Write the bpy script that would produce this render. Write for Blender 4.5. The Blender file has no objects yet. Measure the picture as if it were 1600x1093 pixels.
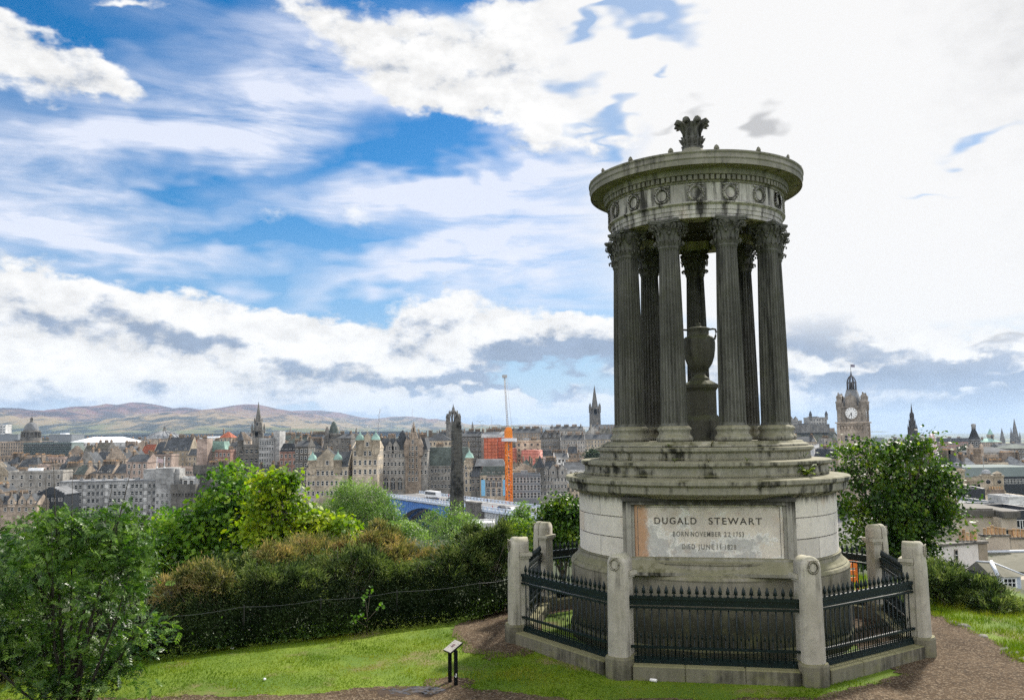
import bpy, math, random
import numpy as np
from mathutils import Vector, Matrix
R = math.radians
scene = bpy.context.scene
COL = scene.collection

# ---------------------------------------------------------------- camera
F_PX, PITCH, ROLL, EYE = 1344.9, R(5.648), R(-0.679), 5.05
cam_data = bpy.data.cameras.new("camera")
cam_data.sensor_width = 36.0
cam_data.lens = F_PX / 1600.0 * 36.0
cam_data.clip_start = 0.1
cam_data.clip_end = 60000.0
cam = bpy.data.objects.new("camera", cam_data)
COL.objects.link(cam)
cam.matrix_world = Matrix.Translation((0, 0, EYE)) @ Matrix.Rotation(R(90) + PITCH, 4, 'X') @ Matrix.Rotation(ROLL, 4, 'Z')
scene.camera = cam

def ray(px, py):
    """direction of a photo pixel (1600 x 1093), used to survey where real things stand"""
    cr, sr = math.cos(ROLL), math.sin(ROLL)
    dx, dy = px - 800.0, py - 546.5
    X, Y = dx * cr + dy * sr, -dx * sr + dy * cr
    c, s = math.cos(PITCH), math.sin(PITCH)
    u = -Y / F_PX
    return Vector((X / F_PX, c - u * s, s + u * c))

def at(px, py, Y):
    r = ray(px, py)
    return Vector((0, 0, EYE)) + r * (Y / r.y)

# ---------------------------------------------------------------- render settings, exposure
scene.view_settings.view_transform = 'Standard'
scene.view_settings.look = 'None'
scene.view_settings.gamma = 1.0
scene.view_settings.use_curve_mapping = False
scene.view_settings.exposure = 0.68
try:
    scene.cycles.use_denoising = False
    scene.cycles.denoiser = 'OPENIMAGEDENOISE'
    scene.cycles.denoising_input_passes = 'RGB_ALBEDO_NORMAL'
    scene.cycles.denoising_prefilter = 'FAST'
except Exception:
    pass
scene.cycles.max_bounces = 8
scene.cycles.diffuse_bounces = 3
scene.cycles.glossy_bounces = 3
scene.cycles.transmission_bounces = 4
scene.cycles.transparent_max_bounces = 8
scene.cycles.volume_bounces = 1
scene.cycles.sample_clamp_indirect = 4.0

# ---------------------------------------------------------------- sun
SUN_AZ, SUN_EL = R(32), R(38)          # azimuth from +Y towards +X
sun_data = bpy.data.lights.new("sun", 'SUN')
sun_data.energy = 5.0
sun_data.angle = R(5)
sun_data.color = (1.0, 0.94, 0.84)
sun = bpy.data.objects.new("sun", sun_data)
COL.objects.link(sun)
sun_dir = Vector((math.sin(SUN_AZ) * math.cos(SUN_EL), math.cos(SUN_AZ) * math.cos(SUN_EL), math.sin(SUN_EL)))
sun.rotation_euler = sun_dir.to_track_quat('Z', 'Y').to_euler()

# ---------------------------------------------------------------- node helpers
class NT:
    def __init__(self, tree):
        self.t = tree
    def n(self, kind, **kw):
        nd = self.t.nodes.new(kind)
        for k, v in kw.items():
            setattr(nd, k, v)
        return nd
    def put(self, sock, v):
        if v is None:
            return
        if hasattr(v, 'is_linked') or isinstance(v, bpy.types.NodeSocket):
            self.t.links.new(v, sock)
        else:
            if isinstance(v, (tuple, list)) and len(v) == 3 and sock.type == 'RGBA':
                v = (*v, 1.0)
            sock.default_value = v
    def math(self, op, a, b=None, c=None, clamp=False):
        nd = self.n('ShaderNodeMath', operation=op, use_clamp=clamp)
        for i, v in enumerate((a, b, c)):
            self.put(nd.inputs[i], v)
        return nd.outputs[0]
    def vmath(self, op, a, b=None):
        nd = self.n('ShaderNodeVectorMath', operation=op)
        self.put(nd.inputs[0], a)
        if b is not None:
            self.put(nd.inputs[3 if op == 'SCALE' else 1], b)
        return nd.outputs[0]
    def comb(self, x, y, z):
        nd = self.n('ShaderNodeCombineXYZ')
        for i, v in enumerate((x, y, z)):
            self.put(nd.inputs[i], v)
        return nd.outputs[0]
    def sep(self, v):
        nd = self.n('ShaderNodeSeparateXYZ')
        self.put(nd.inputs[0], v)
        return nd.outputs
    def noise(self, vec, scale, detail=5, rough=0.55, dist=0.0, color=False):
        nd = self.n('ShaderNodeTexNoise')
        self.put(nd.inputs['Vector'], vec)
        nd.inputs['Scale'].default_value = scale
        nd.inputs['Detail'].default_value = detail
        nd.inputs['Roughness'].default_value = rough
        nd.inputs['Distortion'].default_value = dist
        return nd.outputs[1 if color else 0]
    def mapping(self, vec, loc=(0, 0, 0), rot=(0, 0, 0), sc=(1, 1, 1), kind='POINT'):
        nd = self.n('ShaderNodeMapping', vector_type=kind)
        self.put(nd.inputs[0], vec)
        nd.inputs['Location'].default_value = loc
        nd.inputs['Rotation'].default_value = rot
        nd.inputs['Scale'].default_value = sc
        return nd.outputs[0]
    def ramp(self, v, a, b, o0=0.0, o1=1.0, smooth=True):
        nd = self.n('ShaderNodeMapRange', interpolation_type='SMOOTHSTEP' if smooth else 'LINEAR')
        nd.clamp = True
        for i, x in enumerate((v, a, b, o0, o1)):
            self.put(nd.inputs[i], x)
        return nd.outputs[0]
    def mix(self, f, a, b, blend='MIX'):
        nd = self.n('ShaderNodeMix', data_type='RGBA', blend_type=blend)
        self.put(nd.inputs[0], f)
        self.put(nd.inputs[6], a)
        self.put(nd.inputs[7], b)
        return nd.outputs[2]

# ---------------------------------------------------------------- sky: physical blue with a layered cloud field
world = bpy.data.worlds.new("World")
scene.world = world
world.use_nodes = True
wt = NT(world.node_tree)
world.node_tree.nodes.clear()
try:
    world.cycles.sampling_method = 'MANUAL'
    world.cycles.sample_map_resolution = 512
except Exception:
    pass
SKY_STRENGTH = 0.1

def build_sky():
    w = wt
    d = w.n('ShaderNodeTexCoord').outputs['Generated']
    x, y, z = w.sep(d)
    az = w.math('ARCTAN2', x, y)
    el = w.math('ARCSINE', z)
    # swirl the cloud edges so that banks read as vapour
    wa = w.noise(w.mapping(d, sc=(1, 1, 2.4)), 7.0, 3, 0.6, color=True)
    wo = w.vmath('SCALE', w.vmath('SUBTRACT', wa, (0.5, 0.5, 0.5)), 0.16)
    fine = w.noise(w.mapping(d, loc=(3, 1, 7), sc=(1, 1, 1.8)), 26.0, 3, 0.62, color=True)
    fo = w.vmath('SCALE', w.vmath('SUBTRACT', fine, (0.5, 0.5, 0.5)), 0.045)
    base = w.comb(az, el, 0.0)
    p_soft = w.vmath('ADD', base, wo)
    p_puff = w.vmath('ADD', w.vmath('ADD', base, w.vmath('SCALE', wo, 0.55)), fo)

    def field(vec, blobs):
        acc = None
        for (px, py, rx, ry, deg, wt_) in blobs:
            r = ray(px, py).normalized()
            a0, e0 = math.atan2(r.x, r.y), math.asin(r.z)
            m = w.mapping(vec, loc=(a0, e0, 0), rot=(0, 0, R(deg)), sc=(rx / F_PX, ry / F_PX, 1), kind='TEXTURE')
            g = w.n('ShaderNodeTexGradient', gradient_type='SPHERICAL')
            w.put(g.inputs[0], m)
            acc = w.math('MULTIPLY', g.outputs[1], wt_) if acc is None else w.math('MULTIPLY_ADD', g.outputs[1], wt_, acc)
        return acc

    # streaky noise for high cirrus, billowy noise for cumulus
    streak = w.noise(w.mapping(d, rot=(0, R(12), 0), sc=(1.0, 1.0, 5.5)), 5.0, 6, 0.62, 0.6)
    billow = w.noise(w.mapping(d, loc=(5, 2, 1), sc=(1, 1, 1.7)), 9.0, 6, 0.6, 0.0)
    billow2 = w.noise(w.vmath('ADD', w.mapping(d, loc=(5, 2, 1), sc=(1, 1, 1.7)), (0.010, 0.0, 0.030)), 9.0, 6, 0.6, 0.0)
    relief = w.math('SUBTRACT', billow2, billow)
    detail = w.noise(w.mapping(d, loc=(1, 9, 4), sc=(1, 1, 1.6)), 34.0, 4, 0.62)

    cirrus = field(p_soft, CIRRUS)
    cir = w.math('MULTIPLY', cirrus, w.ramp(streak, 0.28, 0.72, 0.15, 1.4, False))
    cir = w.math('MINIMUM', w.math('MULTIPLY', cir, 1.05), 0.92)
    puff = field(p_puff, PUFFS)
    back = w.math('MULTIPLY', w.ramp(y, 0.62, 0.1), 0.75)          # a broken cloud deck over the rest of the dome
    puff = w.math('ADD', puff, back)
    pf = w.math('MULTIPLY_ADD', w.math('SUBTRACT', billow, 0.5), 2.2, puff)
    pf = w.math('MULTIPLY_ADD', w.math('SUBTRACT', detail, 0.5), 0.55, pf)
    puff_d = w.ramp(pf, 0.26, 0.88)
    glare = w.math('MINIMUM', field(base, GLARE), 1.0)
    hole = w.math('MULTIPLY_ADD', w.math('SUBTRACT', billow, 0.5), 0.45, field(p_soft, HOLES))
    hole_d = w.ramp(hole, 0.1, 1.15)
    grey = w.math('MULTIPLY_ADD', w.math('SUBTRACT', detail, 0.5), 0.5, field(p_soft, GREYS))
    grey_d = w.ramp(grey, 0.15, 1.0)
    shade = w.math('MULTIPLY_ADD', w.math('SUBTRACT', detail, 0.5), 1.1, field(p_puff, SHADE))
    shade = w.math('MULTIPLY_ADD', w.math('SUBTRACT', billow, 0.5), 1.5, shade)
    shade = w.math('MULTIPLY_ADD', relief, 4.5, shade)           # faces turned from the sun are greyer
    shade_d = w.ramp(shade, 0.12, 1.05)

    sky = w.n('ShaderNodeTexSky', sky_type='NISHITA')
    sky.sun_disc = False
    sky.sun_elevation = SUN_EL
    sky.sun_rotation = SUN_AZ
    sky.altitude = 100
    sky.air_density = 1.0
    sky.dust_density = 0.3
    sky.ozone_density = 2.5
    hsv = w.n('ShaderNodeHueSaturation')
    w.put(hsv.inputs['Color'], sky.outputs[0])
    hsv.inputs['Saturation'].default_value = 1.55
    hsv.inputs['Value'].default_value = 0.65
    k = 0.77 / SKY_STRENGTH
    def c(r, g, b, m=1.0):
        return (r * k * m, g * k * m, b * k * m)
    blue = w.mix(w.ramp(el, 0.28, 0.04, 0.0, 0.65), hsv.outputs[0], c(0.27, 0.41, 0.66))
    # light the cloud deck: sunlit behind the viewer, boosted to fill the monument front
    lit = w.ramp(y, 0.6, -0.2, 1.0, BACK_LIGHT)
    colr = w.mix(cir, blue, c(0.69, 0.72, 0.82))
    cw = w.mix(shade_d, c(0.80, 0.795, 0.785), c(0.27, 0.34, 0.46))
    soft = w.ramp(w.math('MULTIPLY_ADD', relief, -1.2, detail), 0.3, 0.7, 0.86, 1.06, False)
    cw = w.vmath('SCALE', cw, soft)
    colr = w.mix(puff_d, colr, cw)
    colr = w.mix(glare, colr, c(0.775, 0.77, 0.765))
    colr = w.mix(w.math('MULTIPLY', hole_d, 0.8), colr, w.mix(0.45, blue, c(0.34, 0.48, 0.66)))
    colr = w.mix(grey_d, colr, c(0.47, 0.47, 0.475))
    # pale band of far air just over the horizon
    colr = w.mix(w.ramp(el, 0.075, 0.0, 0.0, 0.8), colr, c(0.40, 0.51, 0.68))
    colr = w.vmath('SCALE', colr, lit)
    bg = w.n('ShaderNodeBackground')
    w.put(bg.inputs[0], colr)
    bg.inputs[1].default_value = SKY_STRENGTH
    out = w.n('ShaderNodeOutputWorld')
    w.t.links.new(bg.outputs[0], out.inputs[0])

BACK_LIGHT = 1.85
# cloud layout: centre as seen in the survey photo, half-widths, tilt (deg, anticlockwise), weight
CIRRUS = [
    (230, 235, 330, 60, 9, 1.1), (480, 170, 300, 75, 14, 1.0), (120, 190, 300, 110, 8, 0.55), (430, 110, 300, 90, 12, 0.45),
    (90, 335, 330, 40, 4, 1.0), (230, 395, 280, 34, -6, 1.0), (60, 385, 220, 50, 0, 0.8), (100, 300, 200, 40, 2, 0.5),
    (640, 300, 300, 55, 4, 1.1), (820, 330, 300, 90, 4, 0.9), (760, 270, 280, 50, 8, 0.7), (620, 430, 220, 40, 14, 0.9), (800, 400, 300, 60, 10, 1.0),
    (860, 460, 260, 60, 6, 1.0), (330, 30, 200, 60, 0, 0.35), (620, 60, 260, 90, 0, 0.5), (950, 250, 260, 60, 4, 0.6),
]
PUFFS = [
    (60, 100, 150, 60, -8, 1.3), (150, 118, 70, 40, -20, 0.9), (0, 50, 60, 60, 0, 0.8), (215, 5, 80, 18, 0, 0.9),
    (480, 25, 110, 60, -25, 1.1), (590, 70, 130, 80, -25, 1.1), (700, 110, 160, 95, -12, 1.5), (820, 90, 190, 120, 0, 1.5), (920, 60, 220, 140, 0, 1.4),
    (640, 150, 110, 50, -5, 0.7), (880, 195, 130, 45, 4, 1.2), (960, 160, 120, 70, 0, 0.8),
    (60, 480, 200, 70, -5, 1.5), (250, 500, 240, 60, -6, 1.4), (420, 520, 220, 70, -10, 1.3), (100, 560, 340, 60, 0, 1.3), (340, 580, 330, 60, -4, 1.4),
    (560, 560, 240, 70, -8, 1.2), (660, 500, 110, 55, 5, 1.4), (760, 500, 160, 50, 0, 0.9), (860, 530, 190, 50, 0, 1.1), (560, 610, 300, 40, -3, 1.3), (800, 625, 260, 34, -2, 1.3),
    (150, 620, 330, 40, 0, 1.2), (720, 560, 260, 40, 0, 1.0), (640, 655, 380, 30, 0, 0.9), (900, 660, 300, 30, 0, 0.8), (1120, 600, 260, 60, 0, 0.9), (960, 540, 200, 60, 0, 1.0), (1300, 560, 340, 90, 0, 1.2), (1500, 560, 280, 90, 0, 1.2), (1380, 640, 330, 36, 0, 1.0), (890, 600, 40, 16, 0, 0.8),
]
GLARE = [
    (1330, 120, 520, 380, 0, 2.0), (1500, 280, 440, 270, 0, 2.0), (1160, 350, 270, 190, 10, 1.5), (1010, 50, 240, 150, 0, 1.1), (1120, 450, 170, 90, 0, 0.9), (1560, 420, 260, 110, 0, 0.8),
]
HOLES = [
    (990, 32, 110, 26, -4, 1.7), (950, 20, 60, 16, 10, 0.9), (965, 180, 50, 16, 12, 1.2), (940, 205, 60, 12, 20, 0.9), (1515, 217, 62, 16, 0, 1.3), (1455, 326, 50, 11, 0, 0.8), (1060, 108, 14, 7, 0, 0.9), (905, 135, 70, 22, -8, 0.7),
    (700, 20, 70, 40, -40, 0.8), (880, 130, 90, 30, 0, 0.55),
]
GREYS = [
    (1185, 188, 62, 22, 16, 1.1), (1165, 205, 40, 16, 5, 0.7), (1070, 163, 40, 13, 8, 0.7), (1130, 260, 20, 6, 0, 0.5), (1610, 20, 300, 260, 0, 0.48), (1630, 380, 180, 300, 0, 0.25), (1600, 540, 70, 12, 0, 0.6),
]
SHADE = [
    (870, 555, 150, 40, -2, 1.3), (700, 590, 260, 22, -3, 1.1), (860, 570, 220, 30, 0, 1.0), (640, 520, 60, 30, 0, 0.5), (690, 525, 50, 40, 0, 0.6),
    (280, 520, 120, 28, -8, 0.8), (60, 500, 120, 30, -4, 0.7), (420, 560, 150, 26, -10, 0.8), (250, 610, 330, 30, 0, 0.5), (130, 640, 330, 26, 0, 0.8), (450, 650, 320, 24, 0, 0.9),
    (1180, 190, 80, 26, 18, 1.5), (1070, 160, 45, 12, 8, 0.9), (1290, 540, 80, 30, 0, 1.4), (1390, 545, 70, 26, -10, 1.2), (1300, 592, 190, 20, 0, 1.2), (1540, 570, 130, 34, 0, 1.3), (1570, 535, 60, 16, 0, 1.0),
    (1440, 610, 330, 24, 0, 1.4), (1500, 575, 120, 16, 0, 0.9), (1560, 600, 140, 12, 0, 0.9), (1420, 668, 330, 14, 0, 1.1), (1270, 520, 60, 18, 10, 0.8), (800, 600, 240, 14, -2, 1.2), (520, 500, 60, 24, 10, 0.5), (160, 470, 60, 22, 10, 0.5), (380, 480, 80, 22, -10, 0.5), (1590, 630, 120, 14, 0, 1.0), (1500, 650, 280, 20, 0, 0.9), (1300, 640, 230, 22, 0, 0.7), (960, 510, 60, 34, 0, 0.8), (700, 655, 330, 20, 0, 1.0),
]
build_sky()

# ================================================================ helpers
rng = np.random.default_rng(7)
random.seed(11)

class MB:
    """collects shapes into one mesh; every face keeps a material slot"""
    def __init__(self):
        self.v, self.f, self.m, self.s = [], [], [], []
        self.M = Matrix.Identity(4)
    def add(self, vs, fs, mat=0, smooth=False):
        o = len(self.v)
        M = self.M
        for p in vs:
            q = M @ Vector(p)
            self.v.append((q.x, q.y, q.z))
        for f in fs:
            self.f.append(tuple(i + o for i in f))
            self.m.append(mat)
            self.s.append(smooth)
        return self
    def box(self, x0, x1, y0, y1, z0, z1, mat=0):
        return self.add([(x0, y0, z0), (x1, y0, z0), (x1, y1, z0), (x0, y1, z0), (x0, y0, z1), (x1, y0, z1), (x1, y1, z1), (x0, y1, z1)],
                        [(3, 2, 1, 0), (4, 5, 6, 7), (0, 1, 5, 4), (1, 2, 6, 5), (2, 3, 7, 6), (3, 0, 4, 7)], mat)
    def bbox(self, x0, x1, y0, y1, z0, z1, b=0.02, mat=0):
        """box with chamfered upright and top edges"""
        p = [(x0 + b, y0), (x1 - b, y0), (x1, y0 + b), (x1, y1 - b), (x1 - b, y1), (x0 + b, y1), (x0, y1 - b), (x0, y0 + b)]
        cx, cy = (x0 + x1) / 2, (y0 + y1) / 2
        def ins(q):
            return (q[0] + (b if q[0] < cx else -b), q[1] + (b if q[1] < cy else -b))
        n = 8
        vs = [(*q, z0) for q in p] + [(*q, z1 - b) for q in p] + [(*ins(q), z1) for q in p]
        fs = []
        for k in range(2):
            for i in range(n):
                j = (i + 1) % n
                fs.append((k * n + i, k * n + j, (k + 1) * n + j, (k + 1) * n + i))
        fs.append(tuple(range(2 * n, 3 * n)))
        fs.append(tuple(reversed(range(n))))
        return self.add(vs, fs, mat)
    def prism(self, poly, z0, z1, mat=0, smooth=False):
        n = len(poly)
        vs = [(x, y, z0) for x, y in poly] + [(x, y, z1) for x, y in poly]
        fs = [(i, (i + 1) % n, n + (i + 1) % n, n + i) for i in range(n)]
        self.add(vs, fs, mat, smooth)
        return self.add(vs, [tuple(range(n, 2 * n)), tuple(reversed(range(n)))], mat)
    def frustum(self, poly0, z0, poly1, z1, mat=0, cap=True):
        n = len(poly0)
        vs = [(x, y, z0) for x, y in poly0] + [(x, y, z1) for x, y in poly1]
        fs = [(i, (i + 1) % n, n + (i + 1) % n, n + i) for i in range(n)]
        if cap:
            fs += [tuple(range(n, 2 * n)), tuple(reversed(range(n)))]
        return self.add(vs, fs, mat)
    def pyramid(self, x0, x1, y0, y1, z0, z1, mat=0, ridge=0.0):
        cx, cy = (x0 + x1) / 2, (y0 + y1) / 2
        self.add([(x0, y0, z0), (x1, y0, z0), (x1, y1, z0), (x0, y1, z0), (cx, cy, z1)], [(0, 1, 4), (1, 2, 4), (2, 3, 4), (3, 0, 4), (3, 2, 1, 0)], mat)
        return self
    def lathe(self, prof, n=48, a0=0.0, a1=2 * math.pi, mat=0, smooth=True, cx=0.0, cy=0.0, cap=False):
        full = abs(a1 - a0 - 2 * math.pi) < 1e-6
        m = n if full else n + 1
        vs, fs = [], []
        for (r, z) in prof:
            for i in range(m):
                a = a0 + (a1 - a0) * i / n
                vs.append((cx + r * math.cos(a), cy + r * math.sin(a), z))
        for k in range(len(prof) - 1):
            for i in range(n):
                j = (i + 1) % m
                fs.append((k * m + i, k * m + j, (k + 1) * m + j, (k + 1) * m + i))
        self.add(vs, fs, mat, smooth)
        if cap and full:
            self.add([vs[(len(prof) - 1) * m + i] for i in range(m)], [tuple(range(m))], mat)
        return self
    def tube(self, pts, r, n=8, mat=0, r1=None, smooth=True):
        pts = [Vector(p) for p in pts]
        L = len(pts)
        vs, fs = [], []
        up = Vector((0, 0, 1))
        for i, p in enumerate(pts):
            t = (pts[min(i + 1, L - 1)] - pts[max(i - 1, 0)]).normalized()
            a = t.cross(up)
            if a.length < 1e-3:
                a = t.cross(Vector((1, 0, 0)))
            a.normalize()
            b = a.cross(t).normalized()
            rr = r if r1 is None else r + (r1 - r) * i / max(1, L - 1)
            if isinstance(r, (list, tuple)):
                rr = r[i]
            for k in range(n):
                q = 2 * math.pi * k / n
                vs.append(p + a * (rr * math.cos(q)) + b * (rr * math.sin(q)))
        for i in range(L - 1):
            for k in range(n):
                j = (k + 1) % n
                fs.append((i * n + k, i * n + j, (i + 1) * n + j, (i + 1) * n + k))
        fs.append(tuple(reversed(range(n))))
        fs.append(tuple(range((L - 1) * n, L * n)))
        return self.add(vs, fs, mat, smooth)
    def ball(self, c, rx, ry=None, rz=None, n=12, m=8, mat=0):
        ry = rx if ry is None else ry
        rz = rx if rz is None else rz
        vs, fs = [], []
        for i in range(m + 1):
            t = math.pi * i / m
            for k in range(n):
                a = 2 * math.pi * k / n
                vs.append((c[0] + rx * math.sin(t) * math.cos(a), c[1] + ry * math.sin(t) * math.sin(a), c[2] - rz * math.cos(t)))
        for i in range(m):
            for k in range(n):
                j = (k + 1) % n
                fs.append((i * n + k, i * n + j, (i + 1) * n + j, (i + 1) * n + k))
        return self.add(vs, fs, mat, True)
    def mesh(self, name, mats):
        me = bpy.data.meshes.new(name)
        me.from_pydata(self.v, [], self.f)
        for m in (mats if isinstance(mats, (list, tuple)) else [mats]):
            me.materials.append(m)
        me.polygons.foreach_set('material_index', self.m)
        me.polygons.foreach_set('use_smooth', self.s)
        me.update()
        return me
    def build(self, name, mats, parent=None, loc=None, rz=None):
        return link(name, self.mesh(name, mats), parent, loc, rz)

def link(name, me, parent=None, loc=None, rz=None):
    o = bpy.data.objects.new(name, me)
    COL.objects.link(o)
    if parent is not None:
        o.parent = parent
    if loc is not None:
        o.location = loc
    if rz is not None:
        o.rotation_euler = (0, 0, rz)
    return o

def tag(o, label=None, cat=None, group=None, kind=None):
    if label:
        o['label'] = label
    if cat:
        o['category'] = cat
    if group:
        o['group'] = group
    if kind:
        o['kind'] = kind
    return o

def empty(name, loc, rz=0.0, label=None, cat=None, group=None):
    o = bpy.data.objects.new(name, None)
    COL.objects.link(o)
    o.location = loc
    o.rotation_euler = (0, 0, rz)
    o.empty_display_size = 0.5
    return tag(o, label, cat, group)

def copy_tree(o, parent=None):
    c = o.copy()
    COL.objects.link(c)
    if parent is not None:
        c.parent = parent
    for ch in list(o.children):
        copy_tree(ch, c)
    return c

def quads_mesh(name, V, nper, mat, smooth=False):
    """mesh of loose n-gons from a numpy array of shape (count*nper, 3)"""
    V = np.ascontiguousarray(V, dtype=np.float32)
    nv = len(V)
    nf = nv // nper
    me = bpy.data.meshes.new(name)
    me.vertices.add(nv)
    me.vertices.foreach_set('co', V.ravel())
    me.loops.add(nv)
    me.loops.foreach_set('vertex_index', np.arange(nv, dtype=np.int32))
    me.polygons.add(nf)
    me.polygons.foreach_set('loop_start', np.arange(0, nv, nper, dtype=np.int32))
    me.polygons.foreach_set('loop_total', np.full(nf, nper, dtype=np.int32))
    me.materials.append(mat)
    me.update(calc_edges=True)
    return me

def grid_mesh(name, P, mat, smooth=True):
    """mesh of a (rows, cols, 3) array of points"""
    h, w = P.shape[:2]
    idx = np.arange(h * w).reshape(h, w)
    q = np.stack([idx[:-1, :-1], idx[:-1, 1:], idx[1:, 1:], idx[1:, :-1]], -1).reshape(-1, 4)
    me = bpy.data.meshes.new(name)
    me.vertices.add(h * w)
    me.vertices.foreach_set('co', np.ascontiguousarray(P, dtype=np.float32).ravel())
    nf = len(q)
    me.loops.add(nf * 4)
    me.loops.foreach_set('vertex_index', q.astype(np.int32).ravel())
    me.polygons.add(nf)
    me.polygons.foreach_set('loop_start', np.arange(0, nf * 4, 4, dtype=np.int32))
    me.polygons.foreach_set('loop_total', np.full(nf, 4, dtype=np.int32))
    if smooth:
        me.polygons.foreach_set('use_smooth', np.ones(nf, dtype=bool))
    me.materials.append(mat)
    me.update(calc_edges=True)
    return me

# ---------------------------------------------------------------- materials
def new_mat(name):
    m = bpy.data.materials.new(name)
    m.use_nodes = True
    m.node_tree.nodes.clear()
    t = NT(m.node_tree)
    out = t.n('ShaderNodeOutputMaterial')
    b = t.n('ShaderNodeBsdfPrincipled')
    t.t.links.new(b.outputs[0], out.inputs[0])
    return m, t, b, out

def plain(name, col, rough=0.6, metal=0.0, var=0.12, scale=3.0, bump=0.0, obj_var=0.0, spec=0.35):
    m, t, b, out = new_mat(name)
    b.inputs['Specular IOR Level'].default_value = spec
    co = t.n('ShaderNodeTexCoord').outputs['Object']
    n = t.noise(co, scale, 4)
    c = t.mix(t.ramp(n, 0.3, 0.7), tuple(x * (1 - var) for x in col), tuple(min(1, x * (1 + var)) for x in col))
    if obj_var:
        rnd = t.n('ShaderNodeObjectInfo').outputs['Random']
        c = t.vmath('SCALE', c, t.ramp(rnd, 0, 1, 1 - obj_var, 1 + obj_var, False))
    t.put(b.inputs['Base Color'], c)
    b.inputs['Roughness'].default_value = rough
    b.inputs['Metallic'].default_value = metal
    if bump:
        bp = t.n('ShaderNodeBump')
        bp.inputs['Strength'].default_value = bump
        bp.inputs['Distance'].default_value = 0.02
        t.put(bp.inputs['Height'], n)
        t.put(b.inputs['Normal'], bp.outputs[0])
    return m

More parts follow.
